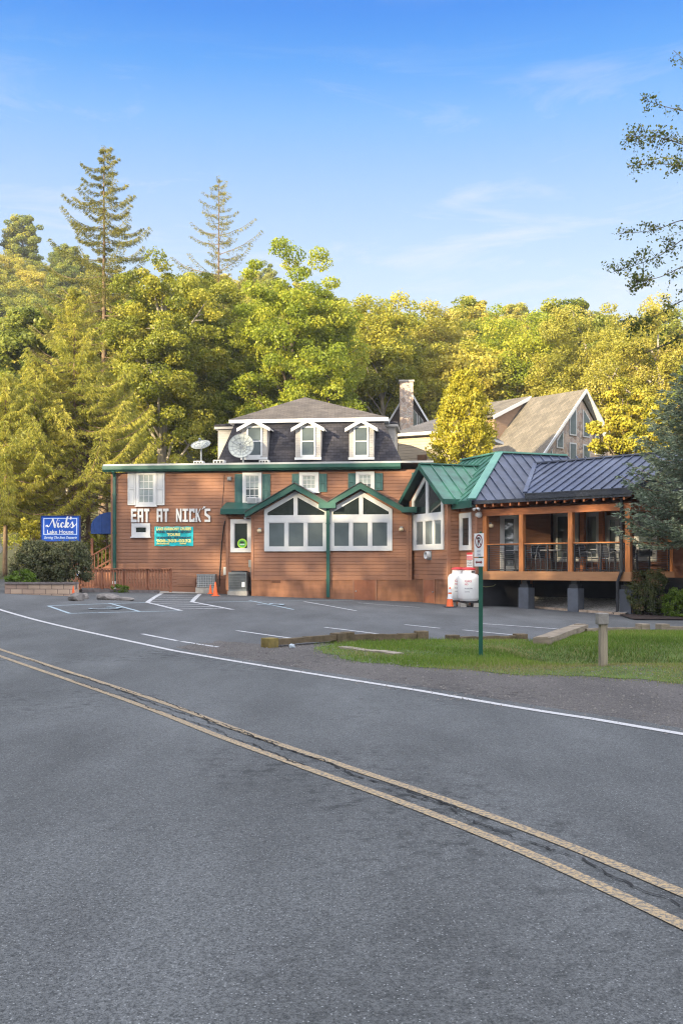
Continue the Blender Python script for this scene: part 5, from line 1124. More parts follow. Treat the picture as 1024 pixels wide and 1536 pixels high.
# railway-tie kerbs along the lot edge
def tie(px0, py0, px1, py1, h, lab, m_=TIMD, stubs=(0, 1), w=.16, lift=0.0, stubh=.10):
    a, b = G(px0, py0), G(px1, py1); t = thing('timber_kerb', (a+b)/2, lab, 'timber kerb', 'timber kerbs edging the parking lot'); up = Vector((0, 0, 1))
    K = 6; m = MB()
    for k in range(K):
        p, q = a.lerp(b, k/K), a.lerp(b, (k+1)/K); j = lambda: R.uniform(-.006, .006)
        m.beam(p+up*(h/2+lift+j()), q+up*(h/2+lift+j()), w+j(), h+j()*2)
    m.build('beam', m_, t)
    for s_ in stubs:
        p = a.lerp(b, .03 if s_ == 0 else .97); d = (b-a).normalized(); n_ = Vector((d.y, -d.x, 0)); m = MB(); m.box((p.x+n_.x*.0, p.y+n_.y*.0, p.z-.05), .24, .24, h+.05+lift+stubh, math.atan2(d.y, d.x)); m.build('kerb_block', mat('lichen_block', (.15, .115, .035), .9, .35, 6, .4, 30) if (px0 < 420 and s_ == 0) else m_, t, bevel=.012)
tie(401, 972.5, 510, 963.5, .11, 'leftmost timber kerb with a lichen-yellow end block by the gravel', lift=.05, stubh=.03)
tie(517, 963, 635, 961, .15, 'long dark timber kerb standing level behind the left end of the grass', stubh=.05)
tie(675, 962, 783, 960, .09, 'timber kerb sunk low in the grass behind the sign post', stubh=.04)
tie(812, 969, 871, 947, .16, 'pale timber kerb knocked askew, slanting down into the grass', TIMB, stubs=(0, 1), w=.34, stubh=.02)
tie(877, 949, 966, 947, .10, 'timber kerb behind the weathered wooden post', TIMB, stubs=(1,), stubh=.08)
tie(990, 948, 1100, 947, .13, 'timber kerb with a squared end block at the right edge of the photo', TIMB, stubs=(0,), stubh=.06)
tie(512, 974, 598, 984, .05, 'half buried flat timber lying in the grass beside the gravel', mat('sunk_timber', (.23, .20, .16), .9, .3, 5, .4, 30), stubs=(), w=.22)
# litter
p = G(438, 973.5); bm = bmesh.new(); bmesh.ops.create_icosphere(bm, subdivisions=2, radius=.05)
for v in bm.verts: v.co = Vector((v.co.x*1.2, v.co.y*.8, v.co.z*.9))*(1+.5*R.uniform(-.4, .4))+Vector((0, 0, .05))
me = bpy.data.meshes.new('plastic_bag'); bm.to_mesh(me); bm.free(); me.materials.append(mat('bag_plastic', (.34, .40, .46), .3, .1, 9)); o = bpy.data.objects.new('plastic_bag', me); COL.objects.link(o); o.location = p; tag(o, 'small crumpled clear plastic bag lying on the gravel by the kerb', 'litter')

# ---------------------------------------------------------------- left side: sign, planter, railing, awning
a, b = G(7, 891), G(111, 890.5); b = P(113, 890, a.y-.3); b.z = a.z; t = thing('retaining_wall', (a+b)/2, 'low pinkish block planter wall with dark cap stones under the shrubs', 'wall')
fr = Fr(a[:2], b[:2]); L_ = (b-a).xy.length; g = zt(a.x, a.y); m = MB(); fr.box(m, 0, L_, -.3, 0, g-.3, g+.33); m.build('block_face', BLOCK, t)
m = MB(); k = int(L_/.45)
for i in range(k): fr.box(m, L_*i/k+.004, L_*(i+1)/k-.004, -.33, .04, g+.332, g+.40+R.uniform(0, .008))
m.build('cap_stone', CAPS, t)
PB_ = fr.pt(0, -.3, 0), fr.pt(L_, -.3, 0)
m = MB(); m.hexa([fr.pt(a_, w_, z_) for z_ in (g-.2, g+.30) for a_, w_ in ((.02, -.305), (L_-.22, -.305), (L_-.95, -2.4), (-.6, -2.4))]); tag(m.build('planter_soil', MULCH), kind='structure')
# restaurant sign
c = P(90.5, 793, 38.6); t = thing('restaurant_sign', (c.x, c.y, zt(c.x, c.y)), 'blue and white roadside restaurant sign with script lettering on two posts', 'sign')
wS, hS = 57/FPX*38.6, 37/FPX*38.6; ang = math.radians(3.5); fs = Fr((c.x-wS/2, c.y+.03), (c.x+wS/2, c.y-.03)); z0 = c.z-hS/2
m = MB(); fs.box(m, 0, wS, -.10, .0, z0, z0+hS); m.build('panel', BLUE, t)
m = MB(); 
for q in ((-.03, 0, z0-.03, z0+hS+.03), (wS, wS+.03, z0-.03, z0+hS+.03), (0, wS, z0-.03, z0), (0, wS, z0+hS, z0+hS+.03)): fs.box(m, q[0], q[1], -.12, .02, q[2], q[3])
m.build('panel_frame', mat('sign_navy', (.006, .02, .12), .5, .1, 4), t)
m = MB(); e = .035; x0, x1, y0, y1 = wS*.05, wS*.95, z0+hS*.25, z0+hS*.93
for q in ((x0, x0+e, y0, y1), (x1-e, x1, y0, y1), (x0+e, x1-e, y0, y0+e), (x0+e, x1-e, y1-e, y1)): fs.box(m, q[0], q[1], .001, .008, q[2], q[3])
m.build('border', mat('border_pale_blue', (.45, .55, .78), .5, .05, 4), t)
us, ns = (fs.u.x, fs.u.y, 0), (fs.n.x, fs.n.y, 0)
# script word drawn as swelling pen strokes
def stroke(m, pts, wds, x, z, s):
    P2 = spline([(px_, py_) for px_, py_ in pts], 6); n_ = len(P2)
    for i in range(n_-1):
        p, q = P2[i], P2[i+1]; d = (q-p)
        if d.length < 1e-5: continue
        d.normalize(); nn_ = Vector((-d.y, d.x)); slope = abs(d.y); wa = wds*(0.35+0.65*slope if d.y < .25 else 0.38)
        m.poly([fs.pt(x+s*v.x, .009+.00002*len(m.f), z+s*v.y) for v in (p-nn_*wa-d*.012, q-nn_*wa+d*.012, q+nn_*wa+d*.012, p+nn_*wa-d*.012)])
m = MB(); W_ = .10
N_ = [[(-.55, .10), (-.62, .2), (-.5, .3), (-.28, .12), (.02, .62), (.22, 1.06)], [(.20, 1.04), (.34, .5), (.46, .02)], [(.45, .0), (.62, .55), (.80, 1.0), (.95, 1.12)],
      [(.86, .58), (.80, .25), (.92, .05), (1.1, .3)], [(.95, .80), (.98, .86)], [(1.52, .48), (1.38, .62), (1.18, .38), (1.28, .05), (1.58, .22)], [(1.60, .1), (1.78, .7), (1.98, 1.2), (2.0, 1.3), (1.86, 1.0), (1.68, .0)], [(1.72, .30), (1.95, .60), (2.04, .48), (1.84, .34), (1.98, .04), (2.28, .35)], [(2.36, 1.28), (2.30, .98)],
      [(2.28, .32), (2.50, .68), (2.52, .56), (2.62, .2), (2.46, .0), (2.34, .12)], [(2.6, .12), (2.78, .22), (3.02, .5)]]
for s_ in N_: stroke(m, s_, W_, wS*.255, z0+hS*.535, wS*.225)
m.build('lettering', SIGNW, t)
text_mesh('Lake House', .21, SIGNW, 'lettering', t, fs.pt(wS*.5, .010, z0+hS*.30), us, (0, 0, 1), ns, .002, 0, .003, wS*.70)
text_mesh('Serving The Best Desserts', .13, mat('pale_script', (.45, .55, .75), .5, .05, 4), 'lettering', t, fs.pt(wS*.5, .010, z0+hS*.095), us, (0, 0, 1), ns, .002, .35, .004, wS*.88)
for x in (wS*.36, wS*.72): m = MB(); p = fs.pt(x, -.06, 0); m.tube([(p.x, p.y, zt(p.x, p.y)), (p.x, p.y, z0-.031)], .055, 8); m.build('post', mat('sign_post_wood', (.30, .215, .10), .8, .2, 5), t)
# slatted railing along the ramp
a, b = G(118, 885.5), G(240, 886.5); zr0, zr1 = 0, 0; t = thing('slatted_railing', (a+b)/2, 'long red-brown slatted wooden railing in front of the left wall', 'railing'); fr = Fr(a[:2], (b.x, a.y-.25)); L_ = (b-a).xy.length
za = a.z+.08; H = EYE-(852.5-HZ)/FPX*a.y-za
m = MB(); n_ = 31
for i in range(n_+1):
    x = L_*i/n_; m_ = .022; fr.box(m, max(0, x-m_), min(L_, x+m_), -.025, .012, za, za+H-.04)
m.build('baluster', REDW, t)
m = MB(); fr.box(m, -.05, L_+.05, -.07, .06, za+H-.035, za+H); fr.box(m, -.02, L_+.02, -.05, -.026, za+.08, za+.17); fr.box(m, -.02, L_+.02, -.05, -.026, za+H-.16, za+H-.06); m.build('rail', REDW, t)
for i in range(5): m = MB(); x = L_*i/4; fr.box(m, x-.05, x+.05, -.14, -.052, za-.15, za+H-.037); m.build('post', REDW, t)
p = fr.pt(.05, .03, za+H-.22); t2 = thing('diamond_marker', p, 'white and blue diamond marker sign hanging on the railing end', 'sign'); m = MB(); m.prism([fr.pt(.05+x, .02, za+H-.22+z) for x, z in ((0, -.17), (.15, 0), (0, .17), (-.15, 0))], (fr.n.x*.01, fr.n.y*.01, 0)); m.build('plate', SIGNW, t2); m = MB(); m.prism([fr.pt(.05+x, .031, za+H-.22+z) for x, z in ((-.075, -.07), (.075, -.07), (.115, -.02), (-.115, -.02))], (fr.n.x*.003, fr.n.y*.003, 0)); m.build('marking', BLUE, t2)
m = MB(); p0, p1 = G(121, 888.5), G(238, 889.5); k = 14
for i in range(k): m.beam(p0.lerp(p1, i/k)+Vector((0, 0, .05)), p0.lerp(p1, (i+.96)/k)+Vector((0, 0, .05)), .24, .12+R.uniform(-.015, .02))
solo(m, 'stone_kerb', CAPS, 'low row of rough kerb stones in front of the slatted railing', 'kerb', loc=p0)
p0 = G(241, 884); tag(sheet('concrete_pad', [G(240, 891)[:2], G(304, 891.5)[:2], FM.pt(FM.q(304, 870, 0)[0], .04, 0)[:2], FM.pt(FM.q(236, 870, 0)[0], .04, 0)[:2]], .5, .034, CONC), kind='structure')
# rocks
def rock(px, py, sx, sy, sz, lab, seed):
    p = G(px, py); bm = bmesh.new(); bmesh.ops.create_icosphere(bm, subdivisions=3, radius=1); rr = np.random.default_rng(seed); dirs = rr.normal(size=(14, 3)); dirs /= np.linalg.norm(dirs, axis=1)[:, None]; offs = rr.uniform(.55, .95, 14)
    for v in bm.verts:
        n_ = np.array(v.co); d = dirs@n_; k = min([o_/dd for o_, dd in zip(offs, d) if dd > .05]+[1.0]); n_ = n_*k*(1+rr.uniform(-.03, .03)); v.co = Vector((n_[0]*sx, n_[1]*sy, max(n_[2], -.35)*sz+sz*.3))
    me = bpy.data.meshes.new('boulder'); bm.to_mesh(me); bm.free(); me.materials.append(ROCK); o = bpy.data.objects.new('boulder', me); COL.objects.link(o); o.location = p; tag(o, lab, 'rock', 'grey rocks by the ramp railing')
rock(114, 901.5, .33, .3, .26, 'squat grey rock beside the planter wall end', 3); rock(160, 900, .45, .35, .17, 'broad flat grey rock left of a smaller flat rock', 5); rock(185, 901, .40, .3, .12, 'thin flat grey rock near the painted bay line', 8); rock(124, 899, .2, .2, .2, 'small grey rock tucked between larger rocks by the railing end', 9)
cone(110, 899, .44, 'tiny orange cone wedged against the squat rock', False, .09)
# entrance stair with blue awning at the left end of the building
AX = Vector((ML.x, ML.y)); S0 = thing('entrance_stair', (ML.x-1.0, ML.y+1.2, .6), 'brown wooden side stair with slatted rail climbing to the left end of the building', 'stair')
fd = Fr((ML.x-2.4, ML.y+1.3), (ML.x+.02, ML.y+1.3-.02)); Lx = 2.3
m = MB()
for i in range(6): fd.box(m, .25+i*.28, .55+i*.28+.3, -1.1, 0, .5+i*.16, .66+i*.16)
m.build('step', REDW, S0)
m = MB(); m.prism([fd.pt(a_, .03, z) for a_, z in ((.2, .45), (.2, .62), (2.35, 1.85), (2.35, .45))], (fd.n.x*.04, fd.n.y*.04, 0)); m.build('stair_side', REDW, S0)
m = MB()
for i in range(14): a_ = .25+i*.16; z = .62+(a_-.2)*.572; fd.box(m, a_-.02, a_+.02, .03, .06, z, z+.78)
m.build('baluster', REDW, S0)
m = MB(); m.beam(fd.pt(.1, .05, .62+.78-.06), fd.pt(2.35, .05, 1.85+.80), .08, .05); m.beam(fd.pt(.1, .05, .72), fd.pt(2.35, .05, 2.0), .05, .07); m.build('hand_rail', REDW, S0)
m = MB()
for a_ in (1.25, 2.15): fd.box(m, a_-.05, a_+.05, -.06, .04, .5, 2.75)
m.build('post', REDW, S0)
AWN = thing('entrance_awning', fd.pt(1.5, 0, 2.7), 'dark blue rounded canvas awning over the side stair', 'awning')
m = MB(); zb_, zt_ = EYE-(800-HZ)/FPX*42, EYE-(768-HZ)/FPX*42; xl = fd.q(137.5, 790, .3)[0]; n_ = 12
for k in range(n_):
    def arc(k): th = math.pi/2*k/n_; return (xl+(2.4-xl)*0.8*(1-math.cos(th)), zb_+.25+(zt_-zb_-.25)*math.sin(th))
    (xa, za_), (xb, zb2) = arc(k), arc(k+1); m.poly([fd.pt(xa, .45, za_), fd.pt(xb, .45, zb2), fd.pt(xb, -1.3, zb2), fd.pt(xa, -1.3, za_)])
(xe, ze_) = arc(n_); m.poly([fd.pt(xe, .45, ze_), fd.pt(2.42, .45, ze_), fd.pt(2.42, -1.3, ze_), fd.pt(xe, -1.3, ze_)])
pts = [arc(k) for k in range(n_+1)]+[(2.42, ze_), (2.42, zb_), (xl, zb_)]; m.poly([fd.pt(a_, .45, z) for a_, z in pts]); m.poly([fd.pt(a_, -1.3, z) for a_, z in pts]); m.poly([fd.pt(xl, .45, zb_), fd.pt(xl, -1.3, zb_), fd.pt(xl, -1.3, zb_+.25), fd.pt(xl, .45, zb_+.25)]); m.build('canopy', NAVYB, AWN)
m = MB()
for k in (4, 8): x, z = arc(k); m.tube([fd.pt(x, .46, z), fd.pt(x, .46, zb_)], .012, 5)
m.tube([fd.pt(xl, .46, zb_), fd.pt(2.42, .46, zb_)], .015, 5); m.build('canopy_rib', mat('awning_seam', (.03, .09, .30), .7, .1, 4), AWN)

# ---------------------------------------------------------------- deck tables and chairs
def build_chair():
    t = thing('deck_chair', (0, 0, 0), 'black mesh armchair with pale steel legs on the deck', 'chair'); 
    m = MB(); 
    for s_ in (-1, 1):
        m.tube([(s_*.26, -.26, .0), (s_*.25, -.22, .44), (s_*.26, -.20, .63), (s_*.26, -.02, .66), (s_*.25, .20, .62)], .014, 6)
        m.tube([(s_*.25, .26, .0), (s_*.23, .20, .44), (s_*.22, .26, .80), (s_*.16, .30, .90)], .014, 6)
    m.tube([(-.16, .30, .90), (0, .31, .93), (.16, .30, .90)], .014, 6); m.tube([(-.24, -.22, .43), (.24, -.22, .43)], .012, 6); m.tube([(-.24, .20, .43), (.24, .20, .43)], .012, 6); m.build('chair_frame', CHAIRM, t, smooth=True)
    m = MB(); m.hexa([(x, y, z) for z in (.435, .455) for x, y in ((-.235, -.23), (.235, -.23), (.22, .20), (-.22, .20))]); m.build('seat', CHAIRB, t)
    m = MB(); m.hexa([(-.215, .215, .47), (.215, .215, .47), (.215, .195, .47), (-.215, .195, .47), (-.17, .31, .90), (.17, .31, .90), (.17, .29, .90), (-.17, .29, .90)]); m.build('backrest', CHAIRB, t); return t
def build_table():
    t = thing('deck_table', (0, 0, 0), 'square pale topped pedestal table', 'table'); m = MB(); m.box((0, 0, .72), .78, .78, .03); m.build('table_top', TABLET, t, bevel=.006)
    m = MB(); m.tube([(0, 0, .04), (0, 0, .72)], .035, 10); m.box((0, 0, .012), .55, .07, .03); m.box((0, 0, .013), .07, .55, .03); m.build('pedestal', DARKM, t); return t
ch0, tb0 = build_chair(), build_table(); angD = math.atan2(DP.y, DP.x); i_ = 0
sets = [(FD, .95, -.95, 'in the narrow first bay by the glazed door'), (FD, 2.35, -1.0, 'behind the second bay of the cable railing'), (FD, 4.30, -.95, 'behind the third railing bay near the black downspout'), (FE, 1.1, -1.1, 'round the deck corner beside the blue spruce'), (FE, 2.6, -1.1, 'on the far end of the deck behind the blue spruce')]
for n_, (fr, a_, w_, where) in enumerate(sets):
    cw = ['by the glazed door', 'behind the second railing bay', 'near the black downspout', 'at the deck corner', 'on the far deck end'][n_]
    p = fr.pt(a_, w_, zd1+.002); tb = tb0 if n_ == 0 else copy_tree(tb0); tb.location = p; ba = math.atan2(fr.u.y, fr.u.x); tb.rotation_euler.z = ba; tag(tb, 'square pale topped pedestal table '+where, 'table', 'tables on the dining deck')
    for k, (dx, dy, rz, side) in enumerate(((-.62, .0, math.pi/2, 'on the left of the table'), (.62, .0, -math.pi/2, 'on the right of the table'))):
        c = ch0 if i_ == 0 else copy_tree(ch0); i_ += 1; q = fr.pt(a_+dx, w_+R.uniform(-.1, .1), zd1+.002); c.location = q; c.rotation_euler.z = ba+rz+R.uniform(-.25, .25); tag(c, 'black mesh chair '+side+' '+cw, 'chair', 'black chairs on the dining deck')

# ---------------------------------------------------------------- houses on the slope behind
AX_, AZ = Vector((13.48, 55.0)), 11.22; RD = Vector((-.66, .75)).normalized(); FDv = Vector((.75, .66)).normalized()
def HP(s, h, z): p = AX_+RD*s+FDv*h; return Vector((p.x, p.y, z))
H0 = thing('stone_house', HP(4, 0, 5), 'tan roofed house with a tall fieldstone gable and kite shaped windows on the slope', 'house')
hw, he = 3.75, AZ-3.75; LN = 9.5; gz = 3.0
m = MB(); m.prism([HP(.35, -hw+.4, gz), HP(.35, hw-.4, gz), HP(.35, hw-.4, he+.25), HP(.35, 0, AZ-.25), HP(.35, -hw+.4, he+.25)], tuple(RD*.3)+(0,)); m.build('stone_gable', STONE, H0)
m = MB(); m.prism([HP(.66, -hw+.4, gz), HP(LN, -hw+.4, gz), HP(LN, hw-.4, gz), HP(.66, hw-.4, gz)], (0, 0, he-gz+.2)); m.build('wall', OLDWHITE, H0)
m = MB(); 
for sg in (-1, 1): m.prism([HP(0, 0, AZ), HP(LN, 0, AZ), HP(LN, sg*hw*1.06, he-.22), HP(0, sg*hw*1.06, he-.22)], (0, 0, .12))
m.build('roof', TANR, H0)
m = MB()
for sg in (-1, 1): m.prism([HP(-.03, 0, AZ+.13), HP(-.03, sg*hw*1.07, he-.12), HP(-.03, sg*hw*1.07, he-.31), HP(-.03, 0, AZ-.07)], tuple(-RD*.06)+(0,))
for sg in (-1, 1): m.prism([HP(-.03, 0, AZ-.02), HP(-.03, sg*hw*1.07, he-.28), HP(.36, sg*hw*1.07, he-.28), HP(.36, 0, AZ-.02)], (0, 0, -.02))
m.build('rake_board', WHITE, H0)
m = MB(); m.prism([HP(0, -hw*1.07, he-.30), HP(LN, -hw*1.07, he-.30), HP(LN, -hw*1.07, he-.1), HP(0, -hw*1.07, he-.1)], tuple(-FDv*.06)+(0,)); m.build('eave_board', WHITE, H0)
def kite(h0, h1, zb, zl, zr):
    f = MB(); e = .07; q = [(h0, zb), (h1, zb), (h1, zr), (h0, zl)]
    f.prism([HP(.34, h, z) for h, z in q], tuple(-RD*.05)+(0,)); w = f.build('gable_window', WHITE, H0)
    g = MB(); g.prism([HP(.285, h, z) for h, z in ((h0+e, zb+e), (h1-e, zb+e), (h1-e, zr-e*1.1), (h0+e, zl-e*1.1))], tuple(-RD*.008)+(0,)); g.build('pane', mat('pale_house_glass', (.085, .11, .11), .12, .2, 2), w)
kite(-1.05, -.42, 8.75, 9.75, 10.25); kite(.2, .85, 8.75, 10.3, 9.8); kite(-1.05, -.42, 6.7, 8.35, 8.35); kite(.2, .85, 6.7, 8.35, 8.35); kite(-2.2, -1.6, 7.95, 8.4, 8.95); kite(-2.2, -1.6, 6.6, 7.5, 7.5); kite(-3.2, -2.6, 6.4, 7.2, 7.9); kite(1.35, 2.2, 7.85, 9.2, 8.4); kite(1.35, 2.2, 6.4, 7.5, 7.5)
s0, s1, hd_ = 4.0, 8.6, -3.0; zt_ = AZ+hd_*(-1)*-.42
m = MB(); m.prism([HP(s0, 0, AZ-.02), HP(s0, hd_, zt_-.05), HP(s0, hd_, AZ+hd_)], tuple(RD*(s1-s0))+(0,)); m.build('shed_dormer', mat('brown_clapboard', (.25, .165, .11), .8, .12, 2, stretch=(1, 1, 8)), H0)
m = MB(); m.prism([HP(s0-.2, .05, AZ+.14), HP(s1+.2, .05, AZ+.14), HP(s1+.2, hd_-.3, zt_-.05), HP(s0-.2, hd_-.3, zt_-.05)], (0, 0, .10)); m.build('dormer_roof', TANR, H0)
m = MB(); m.prism([HP(s0-.2, .05, AZ+.02), HP(s0-.2, hd_-.3, zt_-.17), HP(s0-.2, hd_-.3, zt_+.04), HP(s0-.2, .05, AZ+.23)], tuple(-RD*.05)+(0,)); m.build('dormer_rake', WHITE, H0)
# beige house left of the golden arborvitae
b0 = P(597, 690, 50.5); b1 = P(690, 690, 49.0); fg = Fr(b0[:2], b1[:2]); Lg = (b1-b0).xy.length; H1 = thing('beige_house', ((b0.x+b1.x)/2, b0.y+2, 4.0), 'low beige sided house with a grey hip roof behind the flat roof', 'house'); ze = fg.q(625, 654, 0)[1]
m = MB(); siding(m, fg, 0, Lg, 0, 2.5, ze, step=.14); sd = Fr(fg.pt(0, -5, 0)[:2], fg.pt(0, 0, 0)[:2]); siding(m, sd, 0, 5, 0, 2.5, ze, step=.14); m.build('wall', mat('beige_siding', (.34, .285, .215), .75, .1, 2), H1); m = MB(); fg.box(m, .02, Lg, -5, -.02, 2.5, ze-.01); m.build('wall_core', MATS['beige_siding'], H1)
o_ = .4; c4 = [fg.pt(-o_, o_, ze), fg.pt(Lg+.5, o_, ze), fg.pt(Lg+.5, -5.4, ze), fg.pt(-o_, -5.4, ze)]; r0, r1 = fg.pt(1.5, -2.5, ze+1.3), fg.pt(Lg-.9, -2.5, ze+1.3)
m = MB(); up_ = Vector((0, 0, .14)); c5 = [p+up_ for p in c4]; m.poly([c5[0], c5[1], r1, r0]); m.poly([c5[1], c5[2], r1]); m.poly([c5[2], c5[3], r0, r1]); m.poly([c5[3], c5[0], r0]); m.build('roof', GREYR, H1)
m = MB(); m.prism(c4, (0, 0, .137)); m.build('eave_board', WHITE, H1); a_ = fg.q(633, 683, 0)[0]
m = MB(); fg.box(m, a_-.3, a_+.3, -.5, -.2, ze-.9, ze-.35) if False else fg.box(m, a_-.25, a_+.25, .02, .06, 6.6, 7.15); m.build('wall_vent', mat('vent_brown2', (.13, .07, .04), .8, .2, 4), H1)
# stone chimney house among the trees
cc_ = P(609, 640, 66); H2 = thing('chimney_house', (cc_.x+.6, cc_.y+1.5, 6), 'steep gabled house with a square fieldstone chimney half hidden by trees', 'house'); ct = P(609, 574, 66).z
m = MB(); m.box((cc_.x, cc_.y, 4.5), 0.86, .8, ct-4.5); ch = m.build('chimney', STONE, H2); m = MB(); m.box((cc_.x, cc_.y, ct+.001), 1.0, .94, .12); m.build('chimney_cap', CONC, ch)
ga = P(612, 586, 67.2); gr = P(640, 634, 67.2); hwid = gr.x-ga.x
m = MB(); m.prism([(ga.x-hwid, ga.y, 5), (gr.x, ga.y, 5), (gr.x, ga.y, gr.z), (ga.x, ga.y, ga.z), (ga.x-hwid, ga.y, gr.z)], (0, 5, 0)); m.build('wall', mat('dark_brown_wall', (.10, .08, .075), .8, .2, 2), H2)
m = MB()
for sg in (-1, 1): m.prism([(ga.x, ga.y-.35, ga.z+.05), (ga.x, ga.y+5.2, ga.z+.05), (ga.x+sg*(hwid+.2), ga.y+5.2, gr.z-.28), (ga.x+sg*(hwid+.2), ga.y-.35, gr.z-.28)], (0, 0, .14))
m.build('roof', GREYR, H2); m = MB()
for sg in (-1, 1): m.prism([(ga.x, ga.y-.36, ga.z+.2), (ga.x+sg*(hwid+.22), ga.y-.36, gr.z-.13), (ga.x+sg*(hwid+.22), ga.y-.36, gr.z-.36), (ga.x, ga.y-.36, ga.z-.04)], (0, -.06, 0))
m.build('rake_board', WHITE, H2)
for x0, x1, z1_ in ((.25, .62, 1.0), (.68, 1.0, .55)):
    m = MB(); zb = gr.z-.6; m.prism([(ga.x+x0, ga.y-.02, zb), (ga.x+x1, ga.y-.02, zb), (ga.x+x1, ga.y-.02, gr.z+z1_-.4), (ga.x+x0, ga.y-.02, gr.z+z1_)], (0, -.06, 0)); w = m.build('window', WHITE, H2); m = MB(); e = .05; m.prism([(ga.x+x0+e, ga.y-.085, zb+e), (ga.x+x1-e, ga.y-.085, zb+e), (ga.x+x1-e, ga.y-.085, gr.z+z1_-.4-e), (ga.x+x0+e, ga.y-.085, gr.z+z1_-e)], (0, -.005, 0)); m.build('pane', GLASS, w)

# ---------------------------------------------------------------- vegetation
def unit(n): 
    v = NR.normal(size=(n, 3)); return v/np.linalg.norm(v, axis=1)[:, None]
def leaves(c, n, L, W, name, m, tint, parent=None, tdir=None, org=(0, 0, 0)):
    """diamond leaves at centres c with normals n"""
    k = len(c); n = n/np.maximum(np.linalg.norm(n, axis=1)[:, None], 1e-6)
    t = unit(k) if tdir is None else tdir
    t = t-n*np.sum(t*n, 1)[:, None]; t /= np.maximum(np.linalg.norm(t, axis=1)[:, None], 1e-6); b = np.cross(n, t)
    L = np.broadcast_to(L, k)[:, None]; W = np.broadcast_to(W, k)[:, None]
    v = np.stack([c-t*L*.5, c+b*W*.5-t*L*.08, c+t*L*.5, c-b*W*.5-t*L*.08], 1).reshape(-1, 3)-np.asarray(org)
    return np_mesh(name, v, np.arange(4*k).reshape(-1, 4), m, parent, tint=tint)
def clump_leaves(cen, rad, per, flat=.7, tbase=None, shell=.55, out=.7, up=.35):
    n = len(cen); N_ = np.full(n, per) if np.isscalar(per) else per; idx = np.repeat(np.arange(n), N_); k = len(idx); d = unit(k)
    r = shell+(1-shell)*NR.random(k)**.7; r = np.where(NR.random(k) < .12, r*1.25, r)
    off = d*(rad[idx]*r)[:, None]; off[:, 2] *= flat
    c = cen[idx]+off; nn = d*out+unit(k)*.75; nn[:, 2] += up
    tb = (NR.random(n) if tbase is None else tbase); t = np.clip(tb[idx]*.62+NR.random(k)*.38, 0, 1)
    return c, nn, t
def deciduous(name, H, R_, hb, ncl, per, leaf, m, bark, label, cat, group=None, seed=1, cr=(.17, .30), flat=.7, lobes=.28, taper=.0, limbs=16, tr=.022, lean=0.0, shell_bias=.5):
    """a branching trunk and a crown of leaf clumps spread through its volume"""
    global NR
    NR = np.random.default_rng(seed); rr = random.Random(seed)
    t = thing(name, (0, 0, 0), label, cat, group)
    zc = (hb+H)/2; az = (H-hb)/2
    d = unit(ncl*3); d = d[(d[:, 2] > -.85)][:ncl]; n = len(d)
    th = np.arctan2(d[:, 1], d[:, 0]); lob = 1+lobes*np.sin(3*th+seed)*np.cos(2.3*d[:, 2]*2+seed)+lobes*.6*np.sin(5*th+2*seed+3*d[:, 2])
    r = (shell_bias+(1-shell_bias)*NR.random(n)**.6)*lob*.88; r = np.minimum(np.where(NR.random(n) < .18, r*.55, r), 1.0)
    cen = d*r[:, None]*np.array([R_, R_, az]); 
    if taper: cen[:, :2] *= (1-taper*np.clip(cen[:, 2]/az, -1, 1))[:, None]
    cen[:, 2] += zc; cen[:, 0] += lean*cen[:, 2]
    rad = R_*(cr[0]+(cr[1]-cr[0])*NR.random(n))
    c, nn, tn = clump_leaves(cen, rad, per, flat)
    sz = leaf*(.65+.7*NR.random(len(c))); leaves(c, nn, sz, sz*.72, 'crown', m, tn, t)
    b = MB(); tp = [(lean*z+.04*R_*math.sin(z*.7+seed), .03*R_*math.cos(z*.9+seed), z) for z in np.linspace(-.4, H*.86, 9)]
    b.tube(tp, [H*tr*(1-.86*i/8)*(1.35 if i == 0 else 1) for i in range(9)], 8)
    ordr = sorted(range(n), key=lambda i: -rad[i])[:limbs*2]; rr.shuffle(ordr)
    for i in ordr[:limbs]:
        p = Vector(cen[i]); z0 = max(hb*.7, p.z-(.4+.35*rr.random())*math.hypot(p.x, p.y)-.1*H); z0 = min(z0, H*.8); f = (z0+.4)/(H*.86+.4)*8; j = min(7, int(f)); a = Vector(tp[j]).lerp(Vector(tp[j+1]), f-j)
        mid = a.lerp(p, .5)+Vector((rr.uniform(-.2, .2), rr.uniform(-.2, .2), rr.uniform(-.1, .35)))*R_*.3; w = H*tr*.42*(1-.5*z0/H)
        b.tube([a, a.lerp(mid, .5)+Vector((0, 0, .05*R_)), mid, mid.lerp(p, .6), p], [w, w*.8, w*.6, w*.38, w*.15], 6)
        for _ in range(2):
            q = mid.lerp(p, rr.uniform(.1, .7)); e = q+Vector((rr.uniform(-1, 1), rr.uniform(-1, 1), rr.uniform(-.2, .9)))*R_*.28; b.tube([q, q.lerp(e, .5)+Vector((0, 0, .06*R_)), e], [w*.35, w*.25, w*.08], 5)
    b.build('trunk', bark, t, smooth=True); return t
